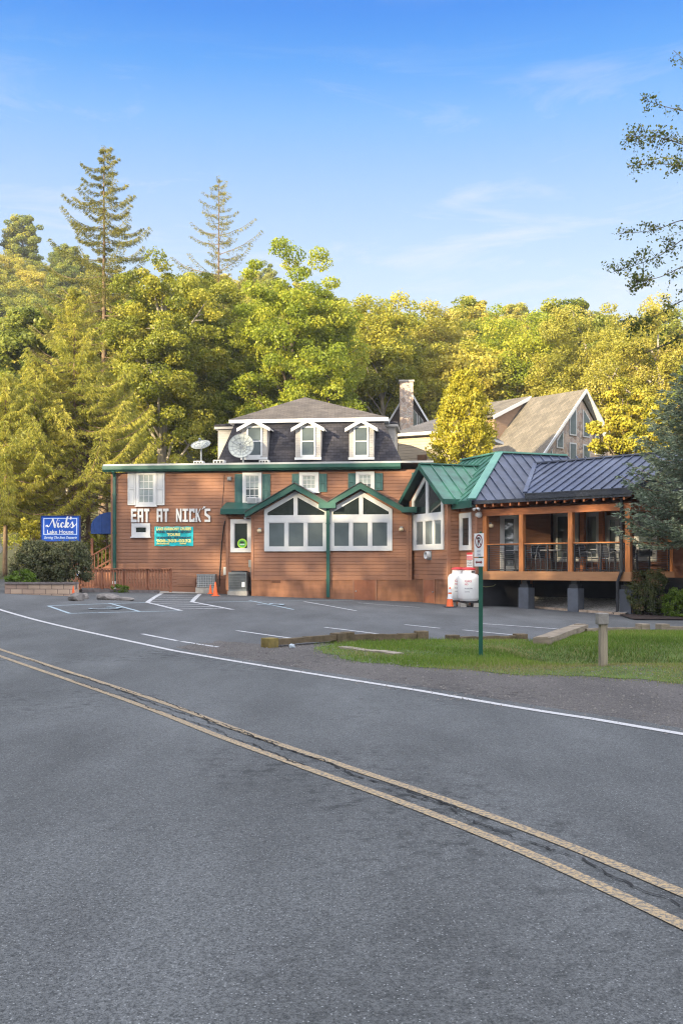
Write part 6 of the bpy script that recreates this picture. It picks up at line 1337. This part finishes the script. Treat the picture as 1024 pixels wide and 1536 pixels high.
def conifer(name, H, R_, hb, nb, m, bark, label, cat, group=None, seed=1, droop=.28, spray=(.42, .075), dens=10, hang=.7, prof=.85, gap=0.0, tr=.014, updir=.15, wid=.19, trunkpts=None, up_n=.3, flatb=False, dead=0):
    """a straight trunk, whorled boughs that droop and turn up, and needle sprays along them"""
    global NR
    NR = np.random.default_rng(seed); rr = random.Random(seed); t = thing(name, (0, 0, 0), label, cat, group)
    b = MB(); b.tube([(0.02*math.sin(z), .02*math.cos(z), z) for z in np.linspace(-.4, H, 10)], [H*tr*(1-.93*i/9) for i in range(10)], 8)
    C, Nn, T, D, Ls = [], [], [], [], []
    for i in range(nb):
        f = (i+.5*rr.random())/nb; z = hb+(H-hb)*f; L = R_*(1-f)**prof*rr.uniform(.62, 1.12)+R_*.03
        if rr.random() < gap: L *= rr.uniform(.2, .55)
        az = i*2.39996+rr.uniform(-.4, .4); dx, dy = math.cos(az), math.sin(az); n_ = max(4, int(L/.16)); pts = []
        for k in range(n_+1):
            s = k/n_; pts.append(Vector((dx*L*s, dy*L*s, z+L*(updir*s*(1-f*.3)-droop*4*s*(1-s)*.5-droop*.45*s+.16*s**4))))
        for k in range(1, n_): pts[k] += Vector((rr.uniform(-.03, .03), rr.uniform(-.03, .03), rr.uniform(-.02, .02)))
        w = max(.012, L*.011); b.tube(pts[::max(1, n_//6)]+([pts[-1]] if n_ % max(1, n_//6) else []), [max(.004, w*(1-.85*j/max(1, len(pts[::max(1, n_//6)])))) for j in range(len(pts[::max(1, n_//6)])+(1 if n_ % max(1, n_//6) else 0))], 4)
        tb = rr.random(); side = np.array([-dy, dx, 0]); outv = np.array([dx, dy, 0])
        k0 = max(1, int(n_*.18)); 
        for k in range(k0, n_+1):
            s = k/n_; q = np.array(pts[k]); nn = max(2, int(dens*(.55+.45*rr.random()))); wdt = wid*L*(1-s*.75)+.06
            lat = NR.uniform(-1, 1, nn); o = side[None]*(lat*wdt)[:, None]+outv[None]*(np.abs(lat)*wdt*.55+NR.uniform(-.08, .08, nn))[:, None]+np.array([0, 0, 1])[None]*(-hang*.35*np.abs(lat)*wdt+NR.uniform(-.10, .04, nn)*(.4+hang))[:, None]
            dr = outv[None]*.55+side[None]*(lat*.8)[:, None]+np.array([0, 0, -1])[None]*(hang*(.4+.8*NR.random(nn)))[:, None]+NR.normal(size=(nn, 3))*.22
            if flatb: dr[:, 2] += .25
            C.append(q[None]+o); D.append(dr); Nn.append(NR.normal(size=(nn, 3))*.6+np.array([0, 0, up_n])+outv[None]*.25); T.append(np.clip(tb*.35+NR.random(nn)*.65, 0, 1)); Ls.append(spray[0]*(.6+.7*NR.random(nn)))
    for i in range(dead):
        z = rr.uniform(hb*.22, hb*1.05); L = R_*rr.uniform(.25, .75); az = rr.uniform(0, 6.28); p0 = Vector((0, 0, z)); p1 = Vector((math.cos(az)*L*.55, math.sin(az)*L*.55, z-.12*L)); p2 = Vector((math.cos(az+.15)*L, math.sin(az+.15)*L, z-.30*L)); b.tube([p0, p1, p2], [.028, .018, .006], 4)
        for _ in range(5):
            q = p0.lerp(p2, rr.uniform(.3, 1)); b.tube([q, q+Vector((rr.uniform(-.5, .5), rr.uniform(-.5, .5), rr.uniform(-.5, .1)))], [.009, .003], 3)
    # leader
    nn = int(dens*5); zz = NR.uniform(H*.93, H, nn); C.append(np.column_stack([NR.normal(size=nn)*.06, NR.normal(size=nn)*.06, zz])); D.append(unit(nn)+np.array([0, 0, .5])); Nn.append(unit(nn)); T.append(NR.random(nn)); Ls.append(np.full(nn, spray[0]*.8))
    C, D, Nn, T, Ls = [np.concatenate(q) for q in (C, D, Nn, T, Ls)]; D /= np.linalg.norm(D, axis=1)[:, None]; Nn = np.cross(D, unit(len(D)))
    leaves(C+D*Ls[:, None]*.4, Nn, Ls, Ls*spray[1]/spray[0]*1.5, 'crown', m, T, t, D); b.build('trunk', bark, t, smooth=True); return t
def put(t, px, d, sc=1.0, rz=0.0, dz=0.0, scz=None):
    x = (px-CX)/FPX*d; t.location = (x, d, zt(x, d)+dz); t.scale = (sc, sc, scz or sc); t.rotation_euler.z = rz; return t
def top_h(py, px, d): return EYE-(py-HZ)/FPX*d-zt((px-CX)/FPX*d, d)

# spruces on the left
h = top_h(432, 112, 50); put(conifer('spruce_tree', h, 5.0, 5.2, 120, L_SPR, TWIG, 'broad golden lit spruce with drooping boughs behind the blue roadside sign', 'spruce', 'spruces left of the restaurant', 21, .30, (.17, .022), 60, .9, .95, .05, .013, dead=60), 112, 50, rz=.3)
h = top_h(520, 136, 51.5); put(conifer('spruce_tree', h, 2.9, 7.0, 85, L_SPR, TWIG, 'spruce with a bare reddish trunk standing just left of the building corner', 'spruce', 'spruces left of the restaurant', 22, .20, (.17, .022), 56, .9, .9, .06, .014, dead=60), 132, 51.5, rz=1.1)
h = top_h(560, 18, 47); put(conifer('spruce_tree', h, 3.4, 3.0, 100, L_SPR, TWIG, 'yellow green spruce at the left edge of the photo beside the road', 'spruce', 'spruces left of the restaurant', 23, .34, (.17, .022), 60, 1.0, .6, .04, .013), 8, 47, rz=2.0)
h = top_h(560, 190, 54); put(conifer('spruce_tree', h, 2.4, 4.0, 90, L_SPR, TWIG, 'darker spruce close behind the left corner of the flat roof', 'spruce', 'spruces left of the restaurant', 24, .20, (.17, .022), 56, .9, .9, .06, .013, dead=40), 187, 54, rz=.7)
h = top_h(540, 62, 49); put(conifer('spruce_tree', h, 3.4, 2.6, 100, L_SPR, TWIG, 'spruce with low sweeping boughs just left of the blue sign', 'spruce', 'spruces left of the restaurant', 27, .30, (.17, .022), 58, .95, .6, .04, .013), 52, 49, rz=1.5)
h = top_h(219, 156, 62); put(conifer('tall_spruce', h, 5.0, h*.38, 130, L_SPRD, TWIG, 'tallest thin topped spruce with gappy boughs rising against the sky', 'spruce', None, 25, .16, (.16, .022), 60, .75, .62, .32, .011, .16, .16), 156, 62, rz=.5)
h = top_h(268, 328, 72); put(conifer('bare_spruce', h, 5.2, h*.42, 85, L_SPRD, TWIG, 'sparse half bare spruce rising above the trees right of the tallest one', 'spruce', None, 26, .02, (.16, .022), 26, .6, .62, .35, .009, .34, .10), 328, 72, rz=.2)
# large leafy trees behind the roof
h = top_h(362, 425, 62); put(deciduous('maple_tree', h, 4.9, 2.5, 440, 290, .155, L_MAPLE, BARK, 'biggest bright green maple directly behind the slate mansard', 'tree', None, 31, (.10, .19), .62, .17, .12, 24), 436, 62)
h = top_h(372, 250, 60); put(deciduous('oak_tree', h, 3.9, 3.0, 340, 270, .145, L_OAK, BARKL, 'leafy oak with pale limbs behind the left satellite dish', 'tree', None, 32, (.11, .21), .62, .28, .1, 22), 246, 60)
h = top_h(385, 310, 66); put(deciduous('oak_tree', h, 3.9, 3.0, 310, 260, .15, L_OAK, BARK, 'olive green oak between the half bare spruce and the big maple', 'tree', None, 33, (.11, .21), .62, .28, .1, 18), 308, 66)
h = top_h(400, 195, 66); put(deciduous('oak_tree', h, 3.3, 3.0, 260, 260, .145, L_MAPLE, BARK, 'round topped green tree beneath the tallest spruce', 'tree', None, 34, (.12, .22), .62, .28, .1, 14), 198, 66)
h = top_h(440, 578, 74); put(deciduous('tall_tree', h, 3.5, h*.42, 220, 230, .16, L_OAK, BARKL, 'shaded tree with forked bare pale trunk right of the big maple', 'tree', None, 35, (.18, .30), .6, .3, .0, 16, .017), 574, 74)
h = top_h(452, 655, 80); put(deciduous('tall_tree', h, 3.2, h*.35, 220, 230, .16, L_GOLD, BARKL, 'slim golden tree with a thin pale trunk above the chimney house', 'tree', None, 36, (.18, .28), .6, .3, .1, 16, .014), 655, 80)
h = top_h(455, 780, 78); put(deciduous('tall_tree', h, 4.4, h*.3, 260, 230, .165, L_MAPLE, BARKL, 'green tree with leaning white limbs behind the tan roof', 'tree', None, 37, (.17, .28), .6, .3, .0, 20, .014), 778, 78)
h = top_h(455, 905, 72); put(deciduous('golden_tree', h, 5.0, 2.0, 380, 270, .145, L_GOLD, BARKL, 'wide pale gold tree filling the slope above the stone gable', 'tree', None, 38, (.11, .20), .6, .3, .0, 20), 880, 72)
h = top_h(448, 985, 66); put(deciduous('golden_tree', h, 4.6, 2.0, 340, 270, .14, L_GOLD, BARKL, 'pale gold tree at the right edge behind the blue spruce', 'tree', None, 39, (.11, .20), .6, .3, .0, 20), 990, 66)
# golden arborvitae and the yellow pine
def cone_clumps(name, H, R_, n, per, leaf, m, label, cat, seed, prof, flat=1.0, asp=.6, cr=(.1, .16), trunk=True, squash=1.0, zb=.2, jag=.2, group=None):
    global NR
    NR = np.random.default_rng(seed); t = thing(name, (0, 0, 0), label, cat, group); f = NR.random(n)**.85; th = NR.random(n)*2*np.pi
    rad = R_*np.interp(f, prof[0], prof[1])*(1-jag*NR.random(n))*(1+.12*np.sin(3*th+9*f)); rad = np.where(NR.random(n) < .15, rad*.6, rad); cen = np.column_stack([rad*np.cos(th), rad*np.sin(th)*squash, zb+f*(H-zb)*.97])
    cr_ = R_*(cr[0]+(cr[1]-cr[0])*NR.random(n)); c, nn, tn = clump_leaves(cen, cr_, per, flat, None, .35, .8, .2); sz = leaf*(.6+.8*NR.random(len(c)))
    td = np.column_stack([np.cos(np.repeat(th, per)), np.sin(np.repeat(th, per)), np.full(len(c), 1.2)])+unit(len(c))*.6
    leaves(c, nn, sz, sz*asp, 'crown', m, tn, t, td)
    if trunk:
        b = MB(); b.tube([(0, 0, -.2), (0.02, .01, H*.3), (0, .02, H*.6), (0, 0, H*.92)], [H*.016, H*.012, H*.008, .01], 7)
        rr = random.Random(seed)
        for k in range(26):
            i = rr.randrange(n); p = Vector(cen[i]); z0 = max(.1, p.z-.5*math.hypot(p.x, p.y)); b.tube([(0, 0, z0), tuple(Vector((0, 0, z0)).lerp(p, .5)+Vector((0, 0, .05))), tuple(p)], [H*.005, H*.0035, .006], 5)
        b.build('trunk', BARK, t, smooth=True)
    return t
put(cone_clumps('dark_evergreen', 8.3, 1.5, 160, 80, .14, L_OAK, 'dark shaded evergreen between the mansard and the fieldstone chimney', 'tree', 45, ([0, .3, .7, 1], [.9, 1, .7, .15]), 1.0, .5, (.14, .25)), 578, 57)
h = top_h(553, 695, 46.5); put(cone_clumps('arborvitae_tree', h, 2.0, 560, 75, .14, L_ARB, 'golden cone shaped arborvitae in front of the hillside houses', 'tree', 41, ([0, .25, .5, .78, .92, 1], [.8, 1, .93, .66, .40, .10]), 1.1, .5, (.11, .21), jag=.34), 695, 46.5)
h = top_h(550, 922, 50.5); put(deciduous('pine_tree', h, 1.9, 2.6, 150, 170, .14, L_PINE, BARK, 'bright yellow pine with orange flecks beside the stone gable', 'pine', None, 42, (.14, .24), .55, .3, .15, 26, .014, shell_bias=.35), 936, 50.5)
h = top_h(600, 985, 53); put(deciduous('pine_tree', h, 2.4, 2.0, 120, 150, .17, L_PINE, BARK, 'second yellow pine right behind the top of the blue spruce', 'pine', None, 43, (.15, .25), .55, .3, .1, 20, .014), 985, 53)
# blue spruce in front of the deck end
put(conifer('blue_spruce', top_h(538, 1040, 29.5), 2.5, 2.35, 210, L_BLUE, TWIG, 'grey blue spruce spreading over the right end of the deck', 'spruce', None, 51, .16, (.13, .026), 36, .28, .50, .03, .018, .05, .23, up_n=.6, flatb=True), 1058, 29.5, rz=.4)
# shrubs
PR = ([0, .3, .7, 1], [.8, 1, .9, .35])
def shrub(px, py, d, w, h, m, label, seed, n=120, per=60, leaf=.07, prof=PR, name='shrub', cr=(.16, .28), group=None, dz=0):
    t = cone_clumps(name, h, w/2, n, per, leaf, m, label, 'shrub', seed, prof, .9, .55, cr, True, 1.0, .05, .25, group); p = G(px, py) if d is None else None
    if p is None: x = (px-CX)/FPX*d; p = Vector((x, d, zt(x, d)+dz))
    t.location = p; return t
shrub(52, 885, 36.6, 1.65, 1.6, L_SHRUB, 'dark dense shrub left of the sign post in the planter', 61, 170, 100, .075, dz=.22); shrub(103, 885, 36.8, 1.75, 1.7, L_SHRUB, 'loose twiggy dark shrub right of the sign post in the planter', 62, 160, 100, .075, dz=.22)
shrub(76, 880, 37.2, 1.3, 1.5, L_SHRUB, 'low shrub directly behind the sign post in the planter', 65, 110, 90, .075, dz=.22)
shrub(34, 885, 35.2, 1.0, .55, L_LIMEB, 'small bright lime bush at the planter front', 63, 60, 60, .06, dz=.24)
shrub(180, 889.5, None, .7, .30, L_LIMEB, 'low weedy tuft at the foot of the slatted railing', 64, 26, 40, .05)
shrub(970, 922, 31.2, 1.12, 1.42, L_RUSTY, 'upright rusty tinted barberry bush at the deck corner', 66, 170, 75, .055, ([0, .3, .8, 1], [.82, 1, .97, .75]), cr=(.17, .3)); shrub(1018, 920, 30.6, 1.1, .86, L_LIMEB, 'low green bush beside the rusty barberry', 67, 90, 70, .06); shrub(1060, 922, 30.4, 1.1, .9, L_LIMEB, 'low green bush cut by the right edge of the photo', 68, 70, 60, .06)
tag(sheet('mulch_bed', [G(928, 924)[:2], G(950, 931)[:2], G(1120, 932)[:2], (14, 33.5), (9.6, 33)], .6, .045, MULCH), kind='structure')
# yellow climbing leaves by the sign
shrub(45, 850, 43, 1.1, 3.0, L_ARB, 'sunlit yellow green sapling behind the left side of the blue sign', 69, 60, 50, .10, ([0, .5, 1], [.7, 1, .4])); 
for k, (px, d, w, h_) in enumerate(((240, 50, 3.0, 4.2), (285, 51, 3.0, 3.6), (205, 49, 2.4, 3.6), (330, 53, 3.0, 4.0), (160, 49, 2.0, 3.0), (100, 56, 3.5, 3.2), (60, 58, 3.5, 3.6))):
    shrub(px, 0, d, w, h_, L_SHRUB if k % 2 else L_OAK, 'undergrowth bush in the shade of the trees behind the restaurant', 80+k, 90, 60, .15, name='undergrowth_bush', group='undergrowth behind the restaurant')
# branches reaching in from a tree beyond the right edge
def overhang():
    global NR
    NR = np.random.default_rng(77); rr = random.Random(77); d0 = 17.0; X0 = 9.2; t = thing('overhanging_birch', (X0, d0, zt(X0, d0)), 'thin dark leafy branches hanging in from the right edge above the deck', 'tree'); b = MB()
    zg = zt(X0, d0); tp = [Vector((X0+.06*math.sin(z), d0, zg+z)) for z in np.linspace(-.3, 13.5, 9)]; b.tube(tp, [.17*(1-.85*i/8) for i in range(9)], 8); b.build('trunk', BARK, t, smooth=True)
    def branch(ends, d, w, leafn, spread, name='branch'):
        nonlocal_pts = [P(px, py, d+dd) for px, py, dd in ends]; z0 = nonlocal_pts[0].z-.9; st = Vector((X0, d0, max(zg+1.5, z0))); path = spline3([st]+nonlocal_pts); m = MB(); n = len(path); m.tube(path, [max(.0045, w*(1-.93*i/n)) for i in range(n)], 5)
        C = []
        for k in range(leafn):
            f = rr.uniform(.30, 1.0)**.8; i = min(n-2, int(f*(n-1))); p = path[i].lerp(path[i+1], rr.random()); L = spread*(.35+.65*rr.random())*(1.15-.55*f); dv = Vector((rr.uniform(-1, .35), rr.uniform(-.7, .7), rr.uniform(-.75, .55))).normalized()*L; q = p+dv; mid = p.lerp(q, .5)+Vector((0, 0, .05)); m.tube([p, mid, q], [.0045, .003, .0015], 4)
            for j in range(rr.randint(11, 19)):
                g = rr.uniform(.35, 1.05); c = (p.lerp(mid, g*2) if g < .5 else mid.lerp(q, g*2-1)); C.append(c+Vector((rr.gauss(0, .05), rr.gauss(0, .05), rr.gauss(-.02, .045))))
        o = m.build(name, BARK, t, smooth=True); C = np.array([tuple(c) for c in C]); k = len(C); sz = .047*(.6+.8*NR.random(k)); leaves(C, unit(k)+np.array([0, -.3, .3]), sz, sz*.74, 'foliage', L_NEAR, NR.random(k), o, None, np.array(ORG[o.name]))
    def spline3(pts, per=7):
        out = []; p = [pts[0]*2-pts[1]]+pts+[pts[-1]*2-pts[-2]]
        for i in range(1, len(p)-2):
            for k in range(per): tt = k/per; a, b_, c, e = p[i-1:i+3]; out.append(.5*((2*b_)+(c-a)*tt+(2*a-5*b_+4*c-e)*tt*tt+(3*b_-a-3*c+e)*tt**3))
        out.append(p[-2]); return out
    branch([(1130, 180, 0), (1060, 120, .2), (1010, 75, .3)], 17, .020, 20, .36); branch([(1150, 260, 0), (1050, 225, -.4), (985, 205, -.6), (938, 205, -.8)], 17, .020, 46, .52)
    branch([(1150, 310, 0), (1060, 262, .3), (1000, 246, .5), (942, 248, .6)], 17, .020, 44, .40); branch([(1160, 215, 0), (1060, 175, .6), (1000, 160, .8), (962, 148, .9)], 17, .018, 22, .42)
    branch([(1150, 400, 0), (1060, 345, .3), (985, 385, .4), (918, 408, .5)], 17, .020, 44, .42); branch([(1150, 420, 0), (1050, 395, -.5), (990, 415, -.6), (950, 425, -.7)], 17, .018, 34, .46); branch([(1150, 370, 0), (1040, 330, .8), (980, 345, .9), (928, 350, 1.0)], 17, .018, 18, .40)
    branch([(1150, 480, 0), (1050, 445, .2), (990, 470, .2), (945, 490, .3)], 17, .020, 46, .46); branch([(1150, 560, 0), (1050, 500, .0), (1000, 516, .0), (965, 530, .1)], 17, .05, 16, .40)
overhang()
# wooded hillside: every crown one can tell apart
protos = []
for k, (H, R_, hb, seed) in enumerate(((14, 3.6, 3.5, 101), (15.5, 3.3, 4.5, 102), (13, 4.0, 3.0, 103), (16.5, 3.0, 5.5, 104))):
    protos.append(deciduous('hillside_tree', H, R_, hb, 190, 200, .20, L_HILL, BARKL if k % 2 else BARK, 'leafy broadleaf tree in the wood covering the hillside', 'tree', 'trees on the wooded hillside', seed, (.14, .26), .62, .15, .05, 12, .012))
rr = random.Random(5); spots = []; ys_ = list(np.arange(62, 92, 8))+list(np.arange(92, 176, 9.5))
for r_, y in enumerate(ys_):
    w = y*.345+5; x = -w-rr.uniform(0, 5)
    while x < w:
        X, Y = x+rr.uniform(-1.6, 1.6), y+rr.uniform(-3, 3); px = CX+FPX*X/Y; x += (rr.uniform(4.2, 6.4) if X < 0 else rr.uniform(5.2, 7.6)) if y > 90 else rr.uniform(6.0, 9)
        if px < 60 and Y < 100 and X > -40 and px < (30 if Y < 80 else -200): continue
        if Y < 72 and (-12 < X < 22): continue
        if Y < 82 and -1 < X < 6 and Y < 75: continue
        spots.append((X, Y))
used = [False]*4
for X, Y in spots:
    k = rr.randrange(4); o = protos[k] if not used[k] else copy_tree(protos[k]); used[k] = True; s = rr.uniform(.82, 1.12)
    o.location = (X, Y, zt(X, Y)-.2); o.scale = (s*rr.uniform(.95, 1.15), s*rr.uniform(.95, 1.15), s); o.rotation_euler.z = rr.uniform(0, 6.28)
# grass on the verge
def grass():
    global NR
    NR = np.random.default_rng(9); poly = [tuple(p) for p in VERGE]; xs, ys = np.array([p[0] for p in poly]), np.array([p[1] for p in poly]); n = 300000; x = NR.uniform(xs.min(), min(xs.max(), 11), n); y = NR.uniform(ys.min(), ys.max(), n); ins = np.zeros(n, bool); j = len(poly)-1; xj, yj = x+NR.normal(size=n)*.16, y+NR.normal(size=n)*.16
    for i in range(len(poly)):
        c = ((ys[i] > yj) != (ys[j] > yj)) & (xj < (xs[j]-xs[i])*(yj-ys[i])/(ys[j]-ys[i]+1e-12)+xs[i]); ins ^= c; j = i
    # bare soil shows through near the gravel end
    pat = np.sin(x*2.1+np.sin(y*1.7)*1.3)*np.cos(y*2.6+x*.8); keep = ins & ((pat > -.75) | (NR.random(n) < .5)) & (NR.random(n) < np.clip((x+1.0)/2.2, .35, 1)); x, y = x[keep], y[keep]; n = len(x); z = zt_np(x, y)+.02
    h = NR.uniform(.022, .070, n)*(1-.4*(1-sst(15.0, 15.7, y)))*(1+.5*np.sin(x*1.3+y*.9)*np.sin(y*1.9)); a = NR.random(n)*2*np.pi; w = NR.uniform(.003, .006, n); l = NR.uniform(.1, .7, n)*h
    dx, dy = np.cos(a), np.sin(a); b = NR.random(n)*2*np.pi
    v = np.stack([np.column_stack([x-dx*w, y-dy*w, z]), np.column_stack([x+dx*w, y+dy*w, z]), np.column_stack([x+np.cos(b)*l, y+np.sin(b)*l, z+h])], 1).reshape(-1, 3)
    ditch = np.exp(-((y-17.9)/1.1)**2)*sst(2.7, 4.4, x); front = (1-sst(15.0, 15.7, y)); brown = (NR.random(n) < .25*ditch+.05+.7*np.exp(-((x-3.0)/.5)**2-((y-18.6)/.7)**2)+.5*np.exp(-((x-.4)/.7)**2-((y-17.3)/.5)**2))
    tn = np.clip(NR.random(n)*.55+.25*(1+np.sin(x*.9+2)*np.cos(y*1.4))+.50*front-.80*ditch, 0, 1); tn = np.where(brown, 1.0, tn); tag(np_mesh('grass', v, np.arange(3*n).reshape(-1, 3), L_GRASS, tint=tn), kind='stuff')
grass()
# unseen wooded ridge added sunward, crest shaped to shade road and restaurant front
def ridge():
    global NR
    NR = np.random.default_rng(15); ks = [-75, -45, -30, -20, -14, -9, -5, 0, 8, 14, 20, 28, 40, 60, 90]; hs = [8, 11, 14, 17.5, 21, 23.2, 24.9, 26.1, 26.9, 28.5, 32, 36, 39, 40, 38]
    v, f = [], []; dv = Vector((-SUN_H.y, SUN_H.x)); q0 = Vector((0, 41))+SUN_H*77
    for i, k in enumerate(np.arange(-75, 91, 3.0)):
        h = float(np.interp(k, ks, hs)); c = q0+dv*float(k)
        for s_, f_ in ((-34, 0), (-20, .35), (-8, .66), (0, .72), (6, .62), (16, .22), (24, -.05)): p = c-SUN_H*s_; v.append((p.x, p.y, max(h*f_+math.sin(k*.7+s_)*.4, -.5)))
    n = len(np.arange(-75, 91, 3.0)); i = (np.arange(n-1)[:, None]*7+np.arange(6)[None]).ravel(); tag(np_mesh('shade_hill', np.array(v), np.stack([i, i+1, i+8, i+7], 1), SOIL, smooth=True), kind='structure')
    cen = []
    for k in np.arange(-75, 91, 1.15):
        h = float(np.interp(k, ks, hs)); tt = h+1.3*math.sin(k*1.9)+.9*math.sin(k*4.3+1)
        for z in np.arange(h*.62, tt, 1.5): c = q0+dv*float(k+NR.uniform(-.8, .8))-SUN_H*float(NR.uniform(-3, 3)); cen.append((c.x, c.y, z))
    cen = np.array(cen); c, nn, tn = clump_leaves(cen, NR.uniform(1.1, 1.8, len(cen)), 70, .9); tag(leaves(c, nn, .55, .42, 'shade_woods', L_HILL, tn), kind='stuff')
ridge()

def pebbles():
    rg = np.random.default_rng(4); poly = [tuple(p) for p in jag(GRAV, .25, .3, 11)]; xs, ys = np.array([p[0] for p in poly]), np.array([p[1] for p in poly]); n = 30000; x = rg.uniform(-6, 9, n); y = rg.uniform(8, 22, n); ins = np.zeros(n, bool); j = len(poly)-1
    for i in range(len(poly)):
        c = ((ys[i] > y) != (ys[j] > y)) & (x < (xs[j]-xs[i])*(y-ys[i])/(ys[j]-ys[i]+1e-12)+xs[i]); ins ^= c; j = i
    x, y = x[ins], y[ins]; n = len(x); z = zt_np(x, y)+.018; r_ = .006+.018*rg.random(n)**2.5; a = rg.random(n)*6.28; tet = np.array([(1, 0, 0), (-.4, .9, .05), (-.6, -.7, 0), (.1, .05, .8)])
    tet = tet[None]*(1+rg.uniform(-.3, .3, (n, 4, 3))); ca, sa = np.cos(a)[:, None], np.sin(a)[:, None]; vx = tet[:, :, 0]*ca-tet[:, :, 1]*sa; vy = tet[:, :, 0]*sa+tet[:, :, 1]*ca
    v = np.stack([x[:, None]+vx*r_[:, None], y[:, None]+vy*r_[:, None], z[:, None]+tet[:, :, 2]*r_[:, None]], 2).reshape(-1, 3); b = (np.arange(n)*4)[:, None]; f = np.concatenate([b+np.array([[0, 1, 3]]), b+np.array([[1, 2, 3]]), b+np.array([[2, 0, 3]])], 0)
    tag(np_mesh('gravel_stones', v, f, mat('gravel_stone', (.05, .046, .044), .9, .3, 9, c2=(.19, .18, .17))), kind='stuff')
pebbles()

def haze():
    m = bpy.data.materials.new('haze_air'); m.use_nodes = True; N = m.node_tree.nodes; L = m.node_tree.links; N.clear(); o = N.new('ShaderNodeOutputMaterial'); v = N.new('ShaderNodeVolumePrincipled'); v.inputs['Color'].default_value = (.86, .91, 1.0, 1); v.inputs['Density'].default_value = HAZE; v.inputs['Anisotropy'].default_value = .2; L.new(v.outputs[0], o.inputs['Volume'])
    b = MB(); b.box((0, 130, -4), 900, 640, 92); tag(b.build('haze', m), kind='stuff')
HAZE = 0.00035
haze()
